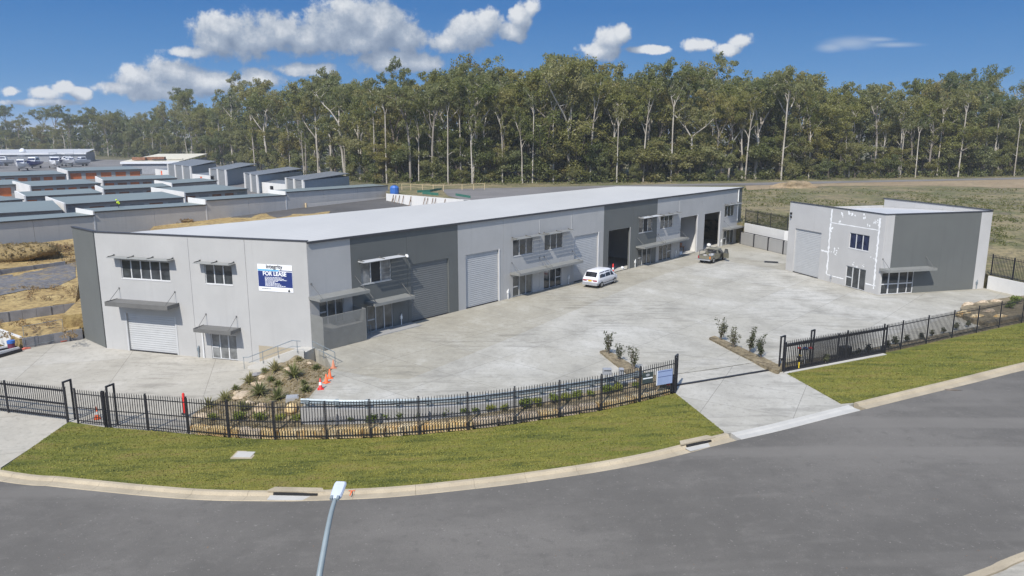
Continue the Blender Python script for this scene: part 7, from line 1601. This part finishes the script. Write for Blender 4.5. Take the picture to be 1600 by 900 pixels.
    # deeper ranks: crowns over and between the front rank
    for rank, (b0, b1, step) in enumerate(((9, 17, 22), (20, 30, 23.5), (34, 48, 27))):
        px = -60 + rank * 5
        while px < 1655:
            p = place(px, rng.uniform(b0, b1)); ty = interp(px, PROF) + (rng.uniform(2, 44), rng.uniform(-4, 26), rng.uniform(-16, 22))[rank]; h = hfor(p, ty); bz = rng.random() < (.6, .25, .1)[rank]; me = bushy[rng.randint(0, 2)] if bz else tall[rng.randint(0, 9)]
            if bz: h *= rng.uniform(.5, .9) if rank == 0 else .85
            put('gum_tree', p, h, me, 36, rng.uniform(0, 6.28), ('tall gum tree crowded just behind the front rank of the forest', 'tall gum tree in the middle ranks of the forest', 'tall gum tree in the rearmost ranks against the sky')[rank], 'tree', ('trees behind the front rank', 'trees in the middle ranks', 'trees in the rear ranks')[rank])
            px += rng.uniform(.75, 1.25) * step * (.85 if px < 400 else 1)
    # slender pale poles standing just in front of the leafy wall
    px = 215; i = 0
    while px < 1640:
        p = place(px, rng.uniform(-4, 2)); h = hfor(p, interp(px, PROF) + rng.uniform(22, 80)); i += 1
        put('gum_tree', p, h, tall[rng.choice((10, 11))], 36, rng.uniform(0, 6.28), f'slender pale pole-like gum tree at the forest edge, {ordinal(i)} from left', 'tree', 'slender pale trees along the forest edge', .72); px += rng.uniform(.4, 1.6) * 38
    # understory along the edge
    px = 195; i = 0
    while px < 1650:
        p = place(px, rng.uniform(-5, 3)); h = rng.uniform(4, 15) * (1.2 if px < 500 else 1); me = und[rng.randint(0, 2)]; i += 1
        put('understory_tree', p, h, me, 9, rng.uniform(0, 6.28), f'low bushy tree at the forest edge, {ordinal(i)} from left', 'small tree', 'low trees along the forest edge', rng.uniform(.9, 1.2)); px += rng.uniform(.6, 1.4) * 24
    # leaf mass of the deep forest and its shaded floor growth, one scattered body each
    mb = MB()
    for _ in range(30000):
        px = rng.uniform(-70, 1660); p = place(px, rng.uniform(22, 60)); top = hfor(p, interp(px, PROF) + 30); z = p.z + top * rng.random() ** .8 * .93; s = rng.uniform(.9, 2.0) * (1 + max(0, p.y - 260) / 500)
        nn = Vector((rng.gauss(0, .6), rng.gauss(0, .6) - .5, rng.gauss(.6, .5))).normalized(); a = nn.orthogonal().normalized(); a = Matrix.Rotation(rng.uniform(0, 6.28), 3, nn) @ a; b = nn.cross(a); c = Vector((p.x, p.y, z)); mb.add([c - a * s * .5, c + b * s * .35, c + a * s * .5, c - b * s * .35], [(0, 1, 2, 3)])
    tag(mb.build('forest', M['gum_grey']), 'deep eucalypt forest foliage behind the countable trees', kind='stuff')
    mb = MB()
    for _ in range(3600):
        px = rng.uniform(150, 1660); p = place(px, rng.uniform(-8, 14)); r = rng.uniform(.4, 1.2); leafball(mb, rng, (p.x, p.y, p.z + rng.random() ** 2.2 * 2.6), r, 4, .6, .8)
    tag(mb.build('undergrowth', M['bush']), 'tangled green undergrowth along the foot of the forest', kind='stuff')
forest()

# ------------------------------------------------------------------ thin coastal air
def haze():
    m = bpy.data.materials.new('haze_air'); m.use_nodes = True; nt = m.node_tree; nt.nodes.clear()
    v = nt.nodes.new('ShaderNodeVolumePrincipled'); v.inputs['Color'].default_value = (.86, .90, .96, 1); v.inputs['Density'].default_value = HAZE; v.inputs['Anisotropy'].default_value = 0
    o = nt.nodes.new('ShaderNodeOutputMaterial'); nt.links.new(v.outputs[0], o.inputs['Volume'])
    mb = MB(); mb.box(-6200, 6200, -1700, 9300, -9, 62); tag(mb.build('haze', m), 'thin pale haze in the air over the site and forest', kind='stuff')
HAZE = .00022
haze()
